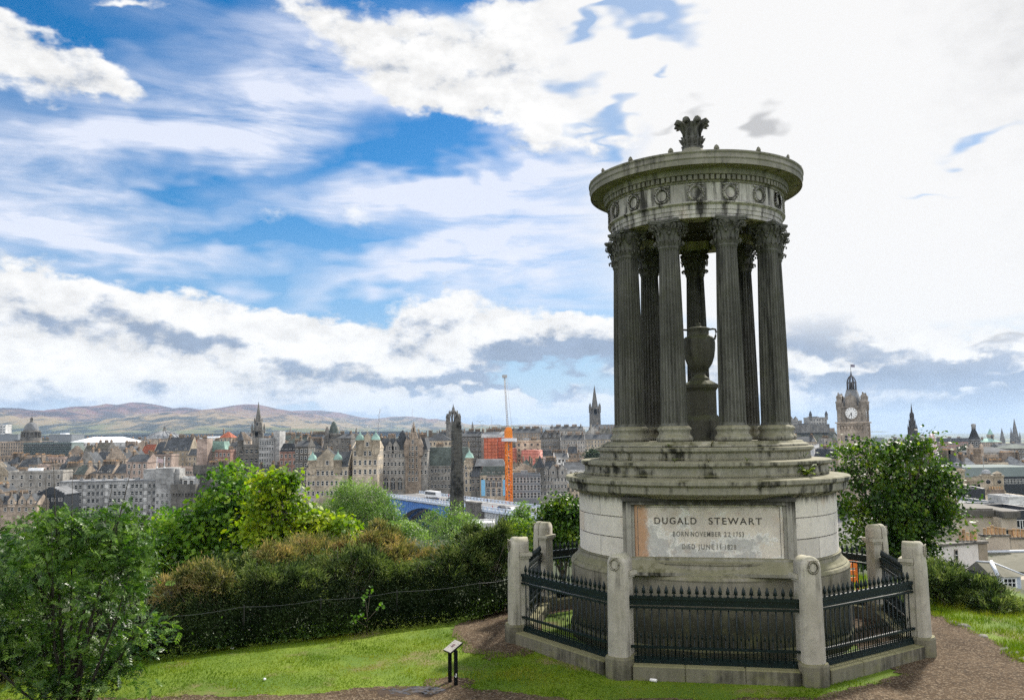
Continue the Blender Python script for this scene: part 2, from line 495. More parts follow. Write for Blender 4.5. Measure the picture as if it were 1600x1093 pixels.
def weathered(name, light, mid, dark, dark_at=(0.45, 0.7), streak=0.5, lichen=0.0, lichen_col=(0.17, 0.17, 0.06), blocks=None, scale=1.0, bump=0.35,
              patch=0.0, patch_col=(0.46, 0.27, 0.17), pale=0.0, joints=None, rough=0.85, foot_shade=None, runs=None):
    """old sandstone: tone drift, vertical rain streaks of soot, lichen on ledges, optional coursed blocks of differing tint"""
    m, t, b, out = new_mat(name)
    co = t.n('ShaderNodeTexCoord').outputs['Object']
    x, y, z = t.sep(co)
    n1 = t.noise(co, 0.9 * scale, 6, 0.6)
    n2 = t.noise(t.mapping(co, loc=(3, 5, 1)), 4.5 * scale, 6, 0.65)
    n3 = t.noise(co, 26 * scale, 4, 0.7)
    c = t.mix(t.ramp(n1, 0.32, 0.66), mid, light)
    c = t.mix(t.math('MULTIPLY', t.ramp(n2, 0.5, 0.75), 0.55), c, tuple(v * 0.62 for v in mid))
    if blocks:
        w_, h_ = blocks
        ang = t.math('ARCTAN2', x, t.math('MULTIPLY', y, -1.0))
        bx = t.n('ShaderNodeTexBrick')
        t.put(bx.inputs['Vector'], t.comb(t.math('MULTIPLY', ang, 3.2), t.math('SUBTRACT', z, 0.16), 0.0))
        bx.inputs['Color1'].default_value = (0.0, 0.0, 0.0, 1)
        bx.inputs['Color2'].default_value = (1, 1, 1, 1)
        bx.inputs['Mortar'].default_value = (0.5, 0.5, 0.5, 1)
        bx.inputs['Scale'].default_value = 1.0
        bx.inputs['Brick Width'].default_value = w_
        bx.inputs['Row Height'].default_value = h_
        bx.inputs['Mortar Size'].default_value = 0.008
        bx.inputs['Bias'].default_value = 0.0
        v = t.sep(bx.outputs[0])[0]
        c = t.mix(t.ramp(v, 0.0, 0.35, 0.5, 0.0), c, tuple(q * 0.66 for q in mid))
        c = t.mix(t.ramp(v, 0.8, 1.0, 0.0, 0.5), c, (0.62, 0.47, 0.33))
        c = t.mix(t.math('MULTIPLY', bx.outputs['Fac'], 0.85), c, tuple(q * 0.2 for q in mid))
    if pale:
        n5 = t.noise(t.mapping(co, loc=(7, 2, 9)), 1.7 * scale, 7, 0.62)
        c = t.mix(t.ramp(n5, 0.55, 0.62, 0.0, pale), c, (0.66, 0.62, 0.58))
    if patch:
        n6 = t.noise(t.mapping(co, loc=(1, 8, 3), sc=(1, 1, 0.6)), 1.1 * scale, 4, 0.5)
        c = t.mix(t.ramp(n6, 0.57, 0.68, 0.0, patch), c, patch_col)
    st = t.noise(t.mapping(co, sc=(3.2, 3.2, 0.28)), 1.6 * scale, 6, 0.62)
    sd = t.math('MULTIPLY_ADD', st, streak, t.math('MULTIPLY', n1, 1 - streak))
    c = t.mix(t.ramp(sd, dark_at[0], dark_at[1]), c, dark)
    if foot_shade:                                                # shade painted into the stone colour, darkest at the foot
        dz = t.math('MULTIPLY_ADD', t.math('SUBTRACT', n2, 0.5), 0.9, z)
        c = t.mix(t.ramp(dz, foot_shade[0], foot_shade[1], 0.9, 0.0), c, (0.022, 0.024, 0.014))
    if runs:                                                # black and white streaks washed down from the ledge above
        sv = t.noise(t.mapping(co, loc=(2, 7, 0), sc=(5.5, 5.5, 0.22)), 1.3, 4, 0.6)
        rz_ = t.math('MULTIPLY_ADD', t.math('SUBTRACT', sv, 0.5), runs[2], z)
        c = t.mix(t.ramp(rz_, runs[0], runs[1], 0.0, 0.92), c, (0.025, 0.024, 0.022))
    if lichen:
        nz = t.sep(t.n('ShaderNodeNewGeometry').outputs['Normal'])[2]
        lf = t.math('MULTIPLY_ADD', t.ramp(nz, 0.15, 0.8), 0.35, t.noise(t.mapping(co, loc=(9, 9, 2)), 2.2 * scale, 6, 0.65))
        c = t.mix(t.ramp(lf, 0.5, 0.78, 0.0, lichen), c, lichen_col)
    c = t.mix(t.math('MULTIPLY', t.ramp(n3, 0.35, 0.7), 0.22), c, tuple(v * 0.4 for v in mid))
    t.put(b.inputs['Base Color'], c)
    b.inputs['Roughness'].default_value = rough
    b.inputs['Specular IOR Level'].default_value = 0.25
    bp = t.n('ShaderNodeBump')
    bp.inputs['Strength'].default_value = bump
    bp.inputs['Distance'].default_value = 0.02
    t.put(bp.inputs['Height'], t.math('MULTIPLY_ADD', n2, 0.7, t.math('MULTIPLY', n3, 0.3)))
    t.put(b.inputs['Normal'], bp.outputs[0])
    return m

def leaf_mat(name, cols, trans=0.35, rough=0.45, clump=0.25, spec=0.22):
    """foliage: tint differs leaf by leaf and clump by clump, thin leaves let light through"""
    m, t, b, out = new_mat(name)
    isl = t.n('ShaderNodeNewGeometry').outputs['Random Per Island']
    co = t.n('ShaderNodeTexCoord').outputs['Object']
    n = t.noise(co, clump, 3)
    f = t.math('MULTIPLY_ADD', isl, 0.38, t.math('MULTIPLY', t.ramp(n, 0.34, 0.66), 0.66))
    cr = t.n('ShaderNodeValToRGB')
    t.put(cr.inputs[0], f)
    els = cr.color_ramp.elements
    while len(els) < len(cols):
        els.new(0.5)
    for i, c in enumerate(cols):
        els[i].position = i / (len(cols) - 1)
        els[i].color = (*c, 1)
    t.put(b.inputs['Base Color'], cr.outputs[0])
    b.inputs['Roughness'].default_value = rough
    b.inputs['Specular IOR Level'].default_value = spec
    if trans > 0:
        tr = t.n('ShaderNodeBsdfTranslucent')
        t.put(tr.inputs[0], t.mix(1.0, cr.outputs[0], (1.25, 1.35, 0.55), 'MULTIPLY'))
        mx = t.n('ShaderNodeMixShader')
        mx.inputs[0].default_value = trans
        t.t.links.new(b.outputs[0], mx.inputs[1])
        t.t.links.new(tr.outputs[0], mx.inputs[2])
        t.t.links.new(mx.outputs[0], out.inputs[0])
    return m

def city_stone(name, col, dark=(0.045, 0.042, 0.04), soot=0.5, rows=0.0, var=0.22):
    """city masonry: tone differs house by house, soot by rain streak, faint courses"""
    m, t, b, out = new_mat(name)
    co = t.n('ShaderNodeTexCoord').outputs['Object']
    rnd = t.n('ShaderNodeObjectInfo').outputs['Random']
    off = t.comb(t.math('MULTIPLY', rnd, 90), t.math('MULTIPLY', rnd, 37), 0.0)
    p = t.vmath('ADD', co, off)
    n1 = t.noise(p, 0.12, 6, 0.65)
    st = t.noise(t.mapping(p, sc=(1, 1, 0.15)), 0.5, 5, 0.65)
    n3 = t.noise(t.mapping(p, sc=(1, 1, 1.6)), 0.55, 5, 0.7)
    c = t.mix(t.ramp(n1, 0.32, 0.68), tuple(v * 0.58 for v in col), tuple(v * 1.25 for v in col))
    c = t.mix(t.math('MULTIPLY', t.ramp(n3, 0.45, 0.62), 0.6), c, tuple(v * 0.42 for v in col))
    c = t.mix(t.math('MULTIPLY', t.ramp(st, 0.45, 0.72), soot), c, dark)
    c = t.vmath('SCALE', c, t.ramp(rnd, 0, 1, 1 - var, 1 + var, False))
    t.put(b.inputs['Base Color'], c)
    b.inputs['Roughness'].default_value = 0.9
    b.inputs['Specular IOR Level'].default_value = 0.2
    return m

# ================================================================ terrain
from mathutils import noise as mnoise

def fbm2(x, y, seed=0, octaves=4, scale=1.0):
    """smooth value noise, vectorised"""
    x = np.asarray(x, float) * scale
    y = np.asarray(y, float) * scale
    tot = np.zeros_like(x)
    amp, s = 1.0, 0.0
    for o in range(octaves):
        xi, yi = np.floor(x).astype(np.int64), np.floor(y).astype(np.int64)
        xf, yf = x - xi, y - yi
        def h(a, b):
            n = (a * 374761393 + b * 668265263 + (seed + o * 17) * 982451653) & 0x7fffffff
            n = ((n ^ (n >> 13)) * 1274126177) & 0x7fffffff
            return ((n ^ (n >> 16)) & 0xffff) / 65535.0
        u, v = xf * xf * (3 - 2 * xf), yf * yf * (3 - 2 * yf)
        a = h(xi, yi) * (1 - u) + h(xi + 1, yi) * u
        b = h(xi, yi + 1) * (1 - u) + h(xi + 1, yi + 1) * u
        tot += amp * (a * (1 - v) + b * v)
        s += amp
        amp *= 0.5
        x, y = x * 2.03, y * 2.03
    return tot / s

PROF_Y = [0, 60, 100, 150, 235, 290, 340, 410, 450, 520, 650, 800, 1000, 1500, 2500, 4000, 7000, 9000, 14000, 40000]
PROF_L = [-26, -22, -19, -19.5, -21, -30, -42, -44, -40, -32, -24, -16, -15, -25, -30, -25, 20, 70, 110, 120]
PROF_R = [-26, -22, -22, -24, -26, -30, -36, -38, -36, -34, -32, -30, -30, -34, -50, -70, -88, -92, -96, -98]

def plateau_d(x, y):
    d1 = -0.537 * (x + 5.2) + 0.843 * (y - 22.4) - 0.7
    d2 = y - 30.5
    d3 = x - 13.6 - 0.12 * (y - 22)
    return np.maximum(np.maximum(d1, d2), d3)

def ground_z(x, y):
    x = np.asarray(x, float)
    y = np.asarray(y, float)
    d = plateau_d(x, y)
    slope = -0.36 * np.maximum(d, 0) - 0.0 * d
    slope = np.where(d > 0, -0.36 * d * d / (d + 2.5), 0.0)
    side = np.clip((x / np.maximum(y, 1) + 0.05) / 0.25, 0, 1)
    prof = np.interp(y, PROF_Y, PROF_L) * (1 - side) + np.interp(y, PROF_Y, PROF_R) * side
    z = np.maximum(slope, prof)
    near = np.clip((15.0 - y) / 15.0, 0, 2.5)
    z = z + np.where(y < 15, 3.42 * np.power(near, 1.25), 0.0)
    z = z + 0.05 * (fbm2(x, y, 3, 3, 0.23) - 0.5) * np.clip(1 - np.maximum(d, 0) / 4, 0, 1)
    z = z + (fbm2(x, y, 5, 3, 0.08) - 0.5) * 1.2 * np.clip(d / 12, 0, 1)
    return z

def gz(x, y):
    return float(ground_z(np.array([x]), np.array([y]))[0])

# ---- what grows or lies where on the hilltop
PB_X = [-14, -10.1, -6.0, -4.14, -2.66, -1.13, -0.21, 0.9, 2.36, 4.8, 5.6, 6.1, 7.0, 8.2]
PB_Y = [17.35, 17.45, 17.43, 17.65, 17.94, 18.19, 17.62, 17.08, 16.95, 16.95, 17.0, 17.25, 17.8, 18.6]
OCT_C = (4.974, 22.783)
OCT_ROT = R(-11.03)

def dirt_mask(x, y):
    """> 0 on the bare gravel path"""
    w = (fbm2(x, y, 21, 4, 1.3) - 0.5) * 0.55 + (fbm2(x, y, 22, 3, 5.0) - 0.5) * 0.22
    yb = np.interp(x, PB_X, PB_Y)
    low = yb - y
    low = np.where(x > 8.2, -1.0, low)
    xr = np.interp(y, [10, 19.5, 21.0, 23.07, 24.45, 27, 30, 33], [11.0, 11.19, 11.44, 11.6, 11.52, 10.8, 9.6, 8.5])
    dl = np.hypot(x - OCT_C[0], y - OCT_C[1])
    right = np.minimum(xr - x, np.maximum(x - 8.0, dl - 5.35))
    right = np.where((x > 7.2) & (y < 31.5), right, -1.0)
    # worn ground round the outer corners of the enclosure
    left = 1.15 - np.hypot((x + 0.35) / 1.0, (y - 22.6) / 2.0)
    back = 0.9 - np.abs(dl - 5.4)
    back = np.where(y > 24.5, back, -1.0)
    tuft = 0.55 - np.hypot((x + 1.3), (y - 18.25) * 1.4)
    return np.maximum(np.maximum(np.maximum(low, right), np.maximum(left, back)), tuft * 0.8) + w

def axis(lo, hi, step, far_lo, far_hi, g=1.16):
    core = list(np.arange(lo, hi + 1e-6, step))
    a, s = [], step
    p = lo
    while p > far_lo:
        s *= g
        p -= s
        a.append(p)
    b, s = [], step
    p = hi
    while p < far_hi:
        s *= g
        p += s
        b.append(p)
    return np.array(a[::-1] + core + b)

def ground_material():
    m, t, b, out = new_mat("ground_cover")
    co = t.n('ShaderNodeNewGeometry').outputs['Position']
    x, y, z = t.sep(co)
    big = t.noise(co, 0.45, 5, 0.6)
    mid = t.noise(t.mapping(co, loc=(4, 2, 0)), 2.6, 5, 0.65)
    fine = t.noise(co, 38.0, 3, 0.7)
    lawn = t.mix(t.ramp(big, 0.35, 0.65), (0.065, 0.120, 0.006), (0.125, 0.180, 0.010))
    lawn = t.mix(t.ramp(mid, 0.5, 0.78, 0, 0.55), lawn, (0.035, 0.075, 0.012))
    lawn = t.mix(t.ramp(fine, 0.45, 0.75, 0, 0.5), lawn, (0.15, 0.20, 0.03))
    worn = t.noise(t.mapping(co, loc=(8.3, 3.1, 0)), 0.55, 5, 0.6)
    lawn = t.mix(t.ramp(worn, 0.54, 0.68, 0, 0.85), lawn, (0.17, 0.13, 0.06))
    rough_ = t.mix(t.ramp(mid, 0.35, 0.7), (0.018, 0.028, 0.009), (0.05, 0.06, 0.02))
    c = t.mix(t.ramp(z, -0.25, -0.9), lawn, rough_)
    city = t.mix(t.noise(co, 0.02, 4), (0.07, 0.07, 0.068), (0.16, 0.15, 0.135))
    c = t.mix(t.ramp(y, 240, 300), c, city)
    fields = t.n('ShaderNodeTexVoronoi')
    t.put(fields.inputs['Vector'], t.mapping(co, sc=(1, 0.55, 1)))
    fields.inputs['Scale'].default_value = 0.0028
    fr = t.sep(fields.outputs['Color'])
    land = t.mix(t.ramp(fr[0], 0.35, 0.6), (0.018, 0.030, 0.018), (0.09, 0.105, 0.045))
    land = t.mix(t.ramp(fr[1], 0.7, 0.8), land, (0.25, 0.24, 0.11))
    wood = t.noise(t.mapping(co, sc=(1, 0.4, 1)), 0.0017, 5, 0.6)
    land = t.mix(t.ramp(wood, 0.46, 0.54), land, (0.022, 0.038, 0.02))
    c = t.mix(t.ramp(y, 2200, 3000), c, land)
    t.put(b.inputs['Base Color'], c)
    b.inputs['Roughness'].default_value = 0.9
    b.inputs['Specular IOR Level'].default_value = 0.2
    bp = t.n('ShaderNodeBump')
    bp.inputs['Strength'].default_value = 0.5
    bp.inputs['Distance'].default_value = 0.03
    t.put(bp.inputs['Height'], t.math('ADD', mid, fine))
    t.put(b.inputs['Normal'], bp.outputs[0])
    return m

gx = axis(-16, 16, 0.4, -16000, 16000)
gy = axis(11, 34, 0.4, -120, 22000)
GX, GY = np.meshgrid(gx, gy)
tag(link("ground", grid_mesh("ground", np.stack([GX, GY, ground_z(GX, GY)], -1), ground_material())), kind='structure')

def gravel_material(name, wet=False):
    m, t, b, out = new_mat(name)
    co = t.n('ShaderNodeNewGeometry').outputs['Position']
    n1 = t.noise(co, 0.8, 5, 0.6)
    n2 = t.noise(co, 6.0, 5, 0.7)
    v = t.n('ShaderNodeTexVoronoi')
    t.put(v.inputs['Vector'], co)
    v.inputs['Scale'].default_value = 32.0
    vr = t.sep(v.outputs['Color'])[0]
    c = t.mix(t.ramp(n1, 0.3, 0.7), (0.060, 0.039, 0.022), (0.115, 0.079, 0.047))
    c = t.mix(t.ramp(n2, 0.4, 0.7, 0, 0.7), c, (0.036, 0.025, 0.017))
    c = t.mix(t.ramp(vr, 0.72, 0.9, 0, 0.8), c, (0.20, 0.155, 0.105))
    c = t.mix(t.ramp(vr, 0.2, 0.05, 0, 0.6), c, (0.04, 0.035, 0.028))
    t.put(b.inputs['Base Color'], c)
    b.inputs['Roughness'].default_value = 0.95
    b.inputs['Specular IOR Level'].default_value = 0.08
    bp = t.n('ShaderNodeBump')
    bp.inputs['Strength'].default_value = 0.8
    bp.inputs['Distance'].default_value = 0.02
    t.put(bp.inputs['Height'], t.math('MULTIPLY_ADD', n2, 0.8, v.outputs['Distance']))
    t.put(b.inputs['Normal'], bp.outputs[0])
    return m

def masked_sheet(name, x0, x1, y0, y1, s, fn, lift, mat):
    xs, ys = np.arange(x0, x1, s), np.arange(y0, y1, s)
    X, Y = np.meshgrid(xs, ys)
    keep = fn(X + s / 2, Y + s / 2) > 0
    keep[-1, :] = False
    keep[:, -1] = False
    h, w = X.shape
    idx = np.arange(h * w).reshape(h, w)
    r, c = np.nonzero(keep)
    q = np.stack([idx[r, c], idx[r, c + 1], idx[r + 1, c + 1], idx[r + 1, c]], -1)
    used, inv = np.unique(q.ravel(), return_inverse=True)
    px, py = X.ravel()[used], Y.ravel()[used]
    P = np.stack([px, py, ground_z(px, py) + lift], -1)
    me = bpy.data.meshes.new(name)
    me.vertices.add(len(P))
    me.vertices.foreach_set('co', P.astype(np.float32).ravel())
    nf = len(q)
    me.loops.add(nf * 4)
    me.loops.foreach_set('vertex_index', inv.astype(np.int32).ravel())
    me.polygons.add(nf)
    me.polygons.foreach_set('loop_start', np.arange(0, nf * 4, 4, dtype=np.int32))
    me.polygons.foreach_set('loop_total', np.full(nf, 4, dtype=np.int32))
    me.polygons.foreach_set('use_smooth', np.ones(nf, dtype=bool))
    me.materials.append(mat)
    me.update(calc_edges=True)
    return link(name, me)

tag(masked_sheet("path", -14, 13, 12.5, 32, 0.07, dirt_mask, 0.012, gravel_material("gravel")), kind='structure')

# puddle: shallow water in the worn hollow by the board
def puddle_mask(x, y):
    w = (fbm2(x, y, 31, 5, 3.6) - 0.5) * 1.5
    return 0.85 - np.hypot((x + 2.0) / 0.55, (y - 17.76) / 0.30) + w * 1.3
mw, tw, bw, ow = new_mat("puddle_water")
pn = tw.noise(tw.n('ShaderNodeNewGeometry').outputs['Position'], 7, 5, 0.7)
tw.put(bw.inputs['Base Color'], tw.mix(tw.ramp(pn, 0.4, 0.65), (0.016, 0.011, 0.005), (0.055, 0.038, 0.02)))
wb = tw.n('ShaderNodeBump')
wb.inputs['Strength'].default_value = 0.015
wb.inputs['Distance'].default_value = 0.01
tw.put(wb.inputs['Height'], pn)
tw.put(bw.inputs['Normal'], wb.outputs[0])
tw.put(bw.inputs['Roughness'], tw.ramp(tw.noise(tw.n('ShaderNodeNewGeometry').outputs['Position'], 11, 5, 0.7), 0.48, 0.56, 0.02, 0.85))
bw.inputs['Specular IOR Level'].default_value = 0.16
tag(masked_sheet("puddle_water", -3.2, -0.9, 17.2, 18.4, 0.02, puddle_mask, 0.018, mw), kind='structure')
mw2, tw2, bw2, ow2 = new_mat("wet_mud")
nn = tw2.noise(tw2.n('ShaderNodeNewGeometry').outputs['Position'], 9, 5, 0.7)
tw2.put(bw2.inputs['Base Color'], tw2.mix(nn, (0.035, 0.025, 0.018), (0.08, 0.058, 0.043)))
bw2.inputs['Roughness'].default_value = 0.9
bw2.inputs['Specular IOR Level'].default_value = 0.06
bpn = tw2.n('ShaderNodeBump')
bpn.inputs['Strength'].default_value = 0.5
bpn.inputs['Distance'].default_value = 0.01
tw2.put(bpn.inputs['Height'], nn)
tw2.put(bw2.inputs['Normal'], bpn.outputs[0])
tag(masked_sheet("wet_path", -3.6, -0.4, 17.0, 18.6, 0.03, lambda x, y: np.minimum(puddle_mask(x * 0.8 - 0.33, (y - 17.74) * 0.8 + 17.78), dirt_mask(x, y) + 0.3), 0.015, mw2), kind='structure')

# ---- far hills, ridge line surveyed against the sky
def hill_material():
    m, t, b, out = new_mat("heather_hill")
    co = t.n('ShaderNodeNewGeometry').outputs['Position']
    z = t.sep(co)[2]
    n1 = t.noise(t.mapping(co, sc=(1, 0.6, 1.5)), 0.0013, 6, 0.6)
    n2 = t.noise(t.mapping(co, loc=(900, 0, 0), sc=(1, 0.5, 2.5)), 0.0046, 7, 0.66)
    hh = t.math('MULTIPLY_ADD', t.math('SUBTRACT', n1, 0.5), 460, z)
    c = t.mix(t.ramp(n2, 0.42, 0.56), (0.018, 0.022, 0.022), (0.21, 0.155, 0.085))
    c = t.mix(t.ramp(hh, 170, 330), c, t.mix(t.ramp(n2, 0.4, 0.6), (0.022, 0.013, 0.024), (0.125, 0.060, 0.062)))
    c = t.mix(t.ramp(n2, 0.60, 0.68, 0, 0.7), c, (0.12, 0.10, 0.055))
    low = t.mix(t.ramp(n2, 0.46, 0.53), (0.008, 0.016, 0.016), (0.10, 0.105, 0.045))
    c = t.mix(t.ramp(hh, 140, 70), c, low)
    t.put(b.inputs['Base Color'], c)
    b.inputs['Roughness'].default_value = 0.95
    b.inputs['Specular IOR Level'].default_value = 0.1
    return m
HILL = hill_material()

def ridge(name, pts, Yr, depth_front, depth_back, base, seed, rough):
    xs = np.array([p[0] for p in pts], float)
    top = np.array([at(p[0], p[1], Yr).z for p in pts])
    wx = np.array([at(p[0], p[1], Yr).x for p in pts])
    n = 260
    U = np.linspace(wx[0], wx[-1], n)
    k = np.interp(U, wx, top)
    V = np.concatenate([np.linspace(-1, 0, 34), np.linspace(0, 1, 8)[1:]])
    UU, VV = np.meshgrid(U, V)
    prof = np.where(VV < 0, np.power(np.clip(1 + VV, 0, 1), 1.25), 1 - VV * VV)
    Yw = Yr + np.where(VV < 0, VV * depth_front, VV * depth_back)
    spur = (fbm2(UU, Yw, seed, 5, 1 / 900.0) - 0.5)
    env = np.clip(-VV * 4, 0, 1) * np.clip((1 + VV) * 3, 0, 1)
    Z = base + (k[None, :] - base) * prof + spur * rough * env
    return tag(link(name, grid_mesh(name, np.stack([UU, Yw, Z], -1), HILL)), kind='structure')

ridge("hills", [(-220, 668), (-90, 664), (0, 660), (30, 655), (58, 649), (75, 641), (110, 635), (135, 634), (160, 635), (185, 632), (205, 628), (225, 629), (245, 633), (262, 638), (290, 636), (320, 641),
                (345, 637), (365, 633), (385, 631), (405, 632), (425, 637), (450, 641), (490, 647), (530, 657), (570, 668), (620, 676), (700, 682)], 10000, 4200, 2200, 40, 41, 330)
ridge("hills", [(300, 672), (380, 655), (430, 645), (465, 641), (500, 641), (530, 644), (560, 651), (585, 654), (610, 651), (635, 650), (660, 652), (690, 659), (720, 666), (780, 672), (860, 676)], 13500, 3500, 2500, 60, 43, 330)
ridge("hills", [(560, 670), (640, 668), (700, 667), (740, 668), (790, 664), (830, 662), (870, 664), (930, 666), (1000, 669), (1080, 671), (1200, 673), (1300, 672)], 19000, 3000, 2500, -20, 47, 150)

# ================================================================ the monument
ST_STEP = weathered("stone_mossy_steps", (0.40, 0.37, 0.31), (0.215, 0.202, 0.160), (0.020, 0.0195, 0.015), (0.475, 0.61), 0.32, lichen=0.55, lichen_col=(0.165, 0.155, 0.065), bump=0.5, scale=1.5)
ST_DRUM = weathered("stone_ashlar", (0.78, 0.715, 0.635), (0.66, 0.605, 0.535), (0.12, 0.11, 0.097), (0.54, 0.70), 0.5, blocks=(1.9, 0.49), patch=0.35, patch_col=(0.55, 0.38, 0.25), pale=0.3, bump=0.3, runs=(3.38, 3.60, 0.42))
ST_PLINTH = weathered("stone_shade_painted_plinth", (0.31, 0.28, 0.22), (0.20, 0.185, 0.14), (0.030, 0.029, 0.022), (0.48, 0.66), 0.5, lichen=0.55, lichen_col=(0.16, 0.155, 0.06), bump=0.4, foot_shade=(0.7, 1.75))  # dark lower part is painted shade behind the railings
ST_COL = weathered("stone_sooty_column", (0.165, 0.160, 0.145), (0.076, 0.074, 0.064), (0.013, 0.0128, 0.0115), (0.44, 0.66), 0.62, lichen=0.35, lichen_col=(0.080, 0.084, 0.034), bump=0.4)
ST_ENT = weathered("stone_streaked_band", (0.50, 0.465, 0.43), (0.28, 0.26, 0.24), (0.032, 0.030, 0.027), (0.46, 0.63), 0.7, patch=0.2, pale=0.5, bump=0.4)
ST_CORN = weathered("stone_cornice", (0.32, 0.295, 0.25), (0.18, 0.168, 0.14), (0.028, 0.027, 0.023), (0.47, 0.68), 0.5, lichen=0.25, bump=0.4)
def panel_material():
    """pale stone whose skin has flaked: grey scabs edged with white, a rust-orange stain down one side"""
    m, t, b, out = new_mat("stone_inscribed_panel")
    co = t.n('ShaderNodeTexCoord').outputs['Object']
    x, y, z = t.sep(co)
    n1 = t.noise(co, 1.5, 6, 0.6)
    n2 = t.noise(t.mapping(co, loc=(4, 1, 2)), 6.0, 6, 0.65)
    n3 = t.noise(co, 30, 4, 0.7)
    c = t.mix(t.ramp(n1, 0.35, 0.65), (0.56, 0.50, 0.45), (0.74, 0.66, 0.58))
    low = t.ramp(z, 2.95, 2.5)
    sc = t.math('MULTIPLY_ADD', low, 0.10, t.noise(t.mapping(co, loc=(6.2, 0, 3.3)), 1.9, 6, 0.62))
    c = t.mix(t.ramp(sc, 0.53, 0.57, 0.0, 0.8), c, (0.80, 0.77, 0.735))
    c = t.mix(t.ramp(sc, 0.575, 0.63, 0.0, 0.75), c, (0.42, 0.405, 0.395))
    c = t.mix(t.ramp(sc, 0.68, 0.72, 0.0, 0.7), c, (0.62, 0.59, 0.56))
    rx = t.math('MULTIPLY_ADD', t.math('SUBTRACT', n2, 0.5), 0.35, x)
    c = t.mix(t.ramp(rx, -1.30, -1.46, 0.0, 0.85), c, (0.50, 0.26, 0.13))
    c = t.mix(t.math('MULTIPLY', t.ramp(n2, 0.5, 0.7), 0.35), c, (0.50, 0.36, 0.26))
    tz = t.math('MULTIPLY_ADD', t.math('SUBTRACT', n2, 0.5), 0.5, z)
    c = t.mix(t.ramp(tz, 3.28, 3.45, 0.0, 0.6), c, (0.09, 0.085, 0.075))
    c = t.mix(t.math('MULTIPLY', t.ramp(n3, 0.4, 0.7), 0.2), c, (0.2, 0.18, 0.16))
    t.put(b.inputs['Base Color'], c)
    b.inputs['Roughness'].default_value = 0.85
    b.inputs['Specular IOR Level'].default_value = 0.25
    bp = t.n('ShaderNodeBump')
    bp.inputs['Strength'].default_value = 0.4
    bp.inputs['Distance'].default_value = 0.015
    t.put(bp.inputs['Height'], t.math('ADD', t.ramp(sc, 0.53, 0.6), n3))
    t.put(b.inputs['Normal'], bp.outputs[0])
    return m
ST_PANEL = panel_material()
ST_FRAME = weathered("stone_panel_frame", (0.44, 0.41, 0.37), (0.27, 0.25, 0.22), (0.04, 0.038, 0.034), (0.5, 0.68), 0.6, bump=0.4, runs=(3.2, 3.5, 0.6))
ST_URN = weathered("stone_urn", (0.115, 0.110, 0.088), (0.062, 0.059, 0.045), (0.013, 0.0127, 0.010), (0.48, 0.68), 0.4, lichen=0.6, lichen_col=(0.075, 0.082, 0.028), bump=0.3)
ST_DARK = weathered("stone_ceiling", (0.05, 0.046, 0.04), (0.032, 0.03, 0.026), (0.01, 0.01, 0.009), (0.45, 0.65), 0.3)  # ceiling tone darkened: shade under the entablature put into the colour

monument = empty("monument", (OCT_C[0], OCT_C[1], 0.0), OCT_ROT,
                 "round sandstone monument with fluted Corinthian columns and an inscribed panel", "monument")

def part(mb, name, mat, parent=monument):
    return mb.build(name, mat, parent)

FRONT = -math.pi / 2
# --- round plinth
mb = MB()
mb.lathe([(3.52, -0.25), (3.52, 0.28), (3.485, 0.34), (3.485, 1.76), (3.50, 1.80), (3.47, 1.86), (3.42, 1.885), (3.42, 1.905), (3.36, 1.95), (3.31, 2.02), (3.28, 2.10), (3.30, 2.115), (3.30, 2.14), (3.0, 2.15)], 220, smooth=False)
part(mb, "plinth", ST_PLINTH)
# --- drum in three courses, open behind the flat panel
GAP = math.asin(1.93 / 3.25)
prof = [(3.25, 2.15), (3.25, 2.600), (3.205, 2.605), (3.205, 2.622), (3.25, 2.627), (3.25, 3.082), (3.205, 3.087), (3.205, 3.104), (3.25, 3.109), (3.25, 3.56)]
mb = MB()
mb.lathe(prof, 220, FRONT + GAP, FRONT + 2 * math.pi - GAP, smooth=False)
part(mb, "drum", ST_DRUM)
# --- flat inscribed face
slab = MB()
W0, W1, YF = 1.93, 1.66, -2.98
slab.box(-W0, W0, -2.80, -2.3, 2.15, 3.56)
# outer frame: stepped strips left and right, head and foot
for s in (-1, 1):
    a, b_ = sorted((s * W0, s * (W0 - 0.09)))
    slab.box(a, b_, YF + 0.06, -2.80, 2.15, 3.56)
    a, b_ = sorted((s * (W0 - 0.09), s * (W0 - 0.20)))
    slab.box(a, b_, YF - 0.02, -2.80, 2.15, 3.50)
    a, b_ = sorted((s * (W0 - 0.20), s * W1))
    slab.box(a, b_, YF + 0.03, -2.80, 2.24, 3.42)
slab.box(-W0 + 0.20, W0 - 0.20, YF - 0.02, -2.80, 3.42, 3.50)
slab.box(-W0, W0, YF - 0.06, -2.80, 3.50, 3.58)
frame_o = part(slab, "panel_frame", ST_FRAME)
p = MB()
p.bbox(-W1, W1, YF + 0.07, -2.80, 2.24, 3.42, 0.012)
panel_o = part(p, "inscription_panel", ST_PANEL)
p = MB()
for (x0, x1, z0, z1) in ((-W1 + 0.07, W1 - 0.07, 3.355, 3.367), (-W1 + 0.07, -W1 + 0.082, 2.26, 3.355), (W1 - 0.082, W1 - 0.07, 2.26, 3.355)):
    p.box(x0, x1, YF + 0.066, YF + 0.075, z0, z1)
LEAD = weathered("worn_letter_fill", (0.10, 0.09, 0.08), (0.07, 0.062, 0.055), (0.03, 0.03, 0.03), (0.5, 0.7), 0.2)
WORN = weathered("half_lost_letter_fill", (0.30, 0.275, 0.25), (0.19, 0.17, 0.155), (0.07, 0.07, 0.07), (0.48, 0.62), 0.1, scale=3.0)
p.build("border_line", WORN, panel_o)
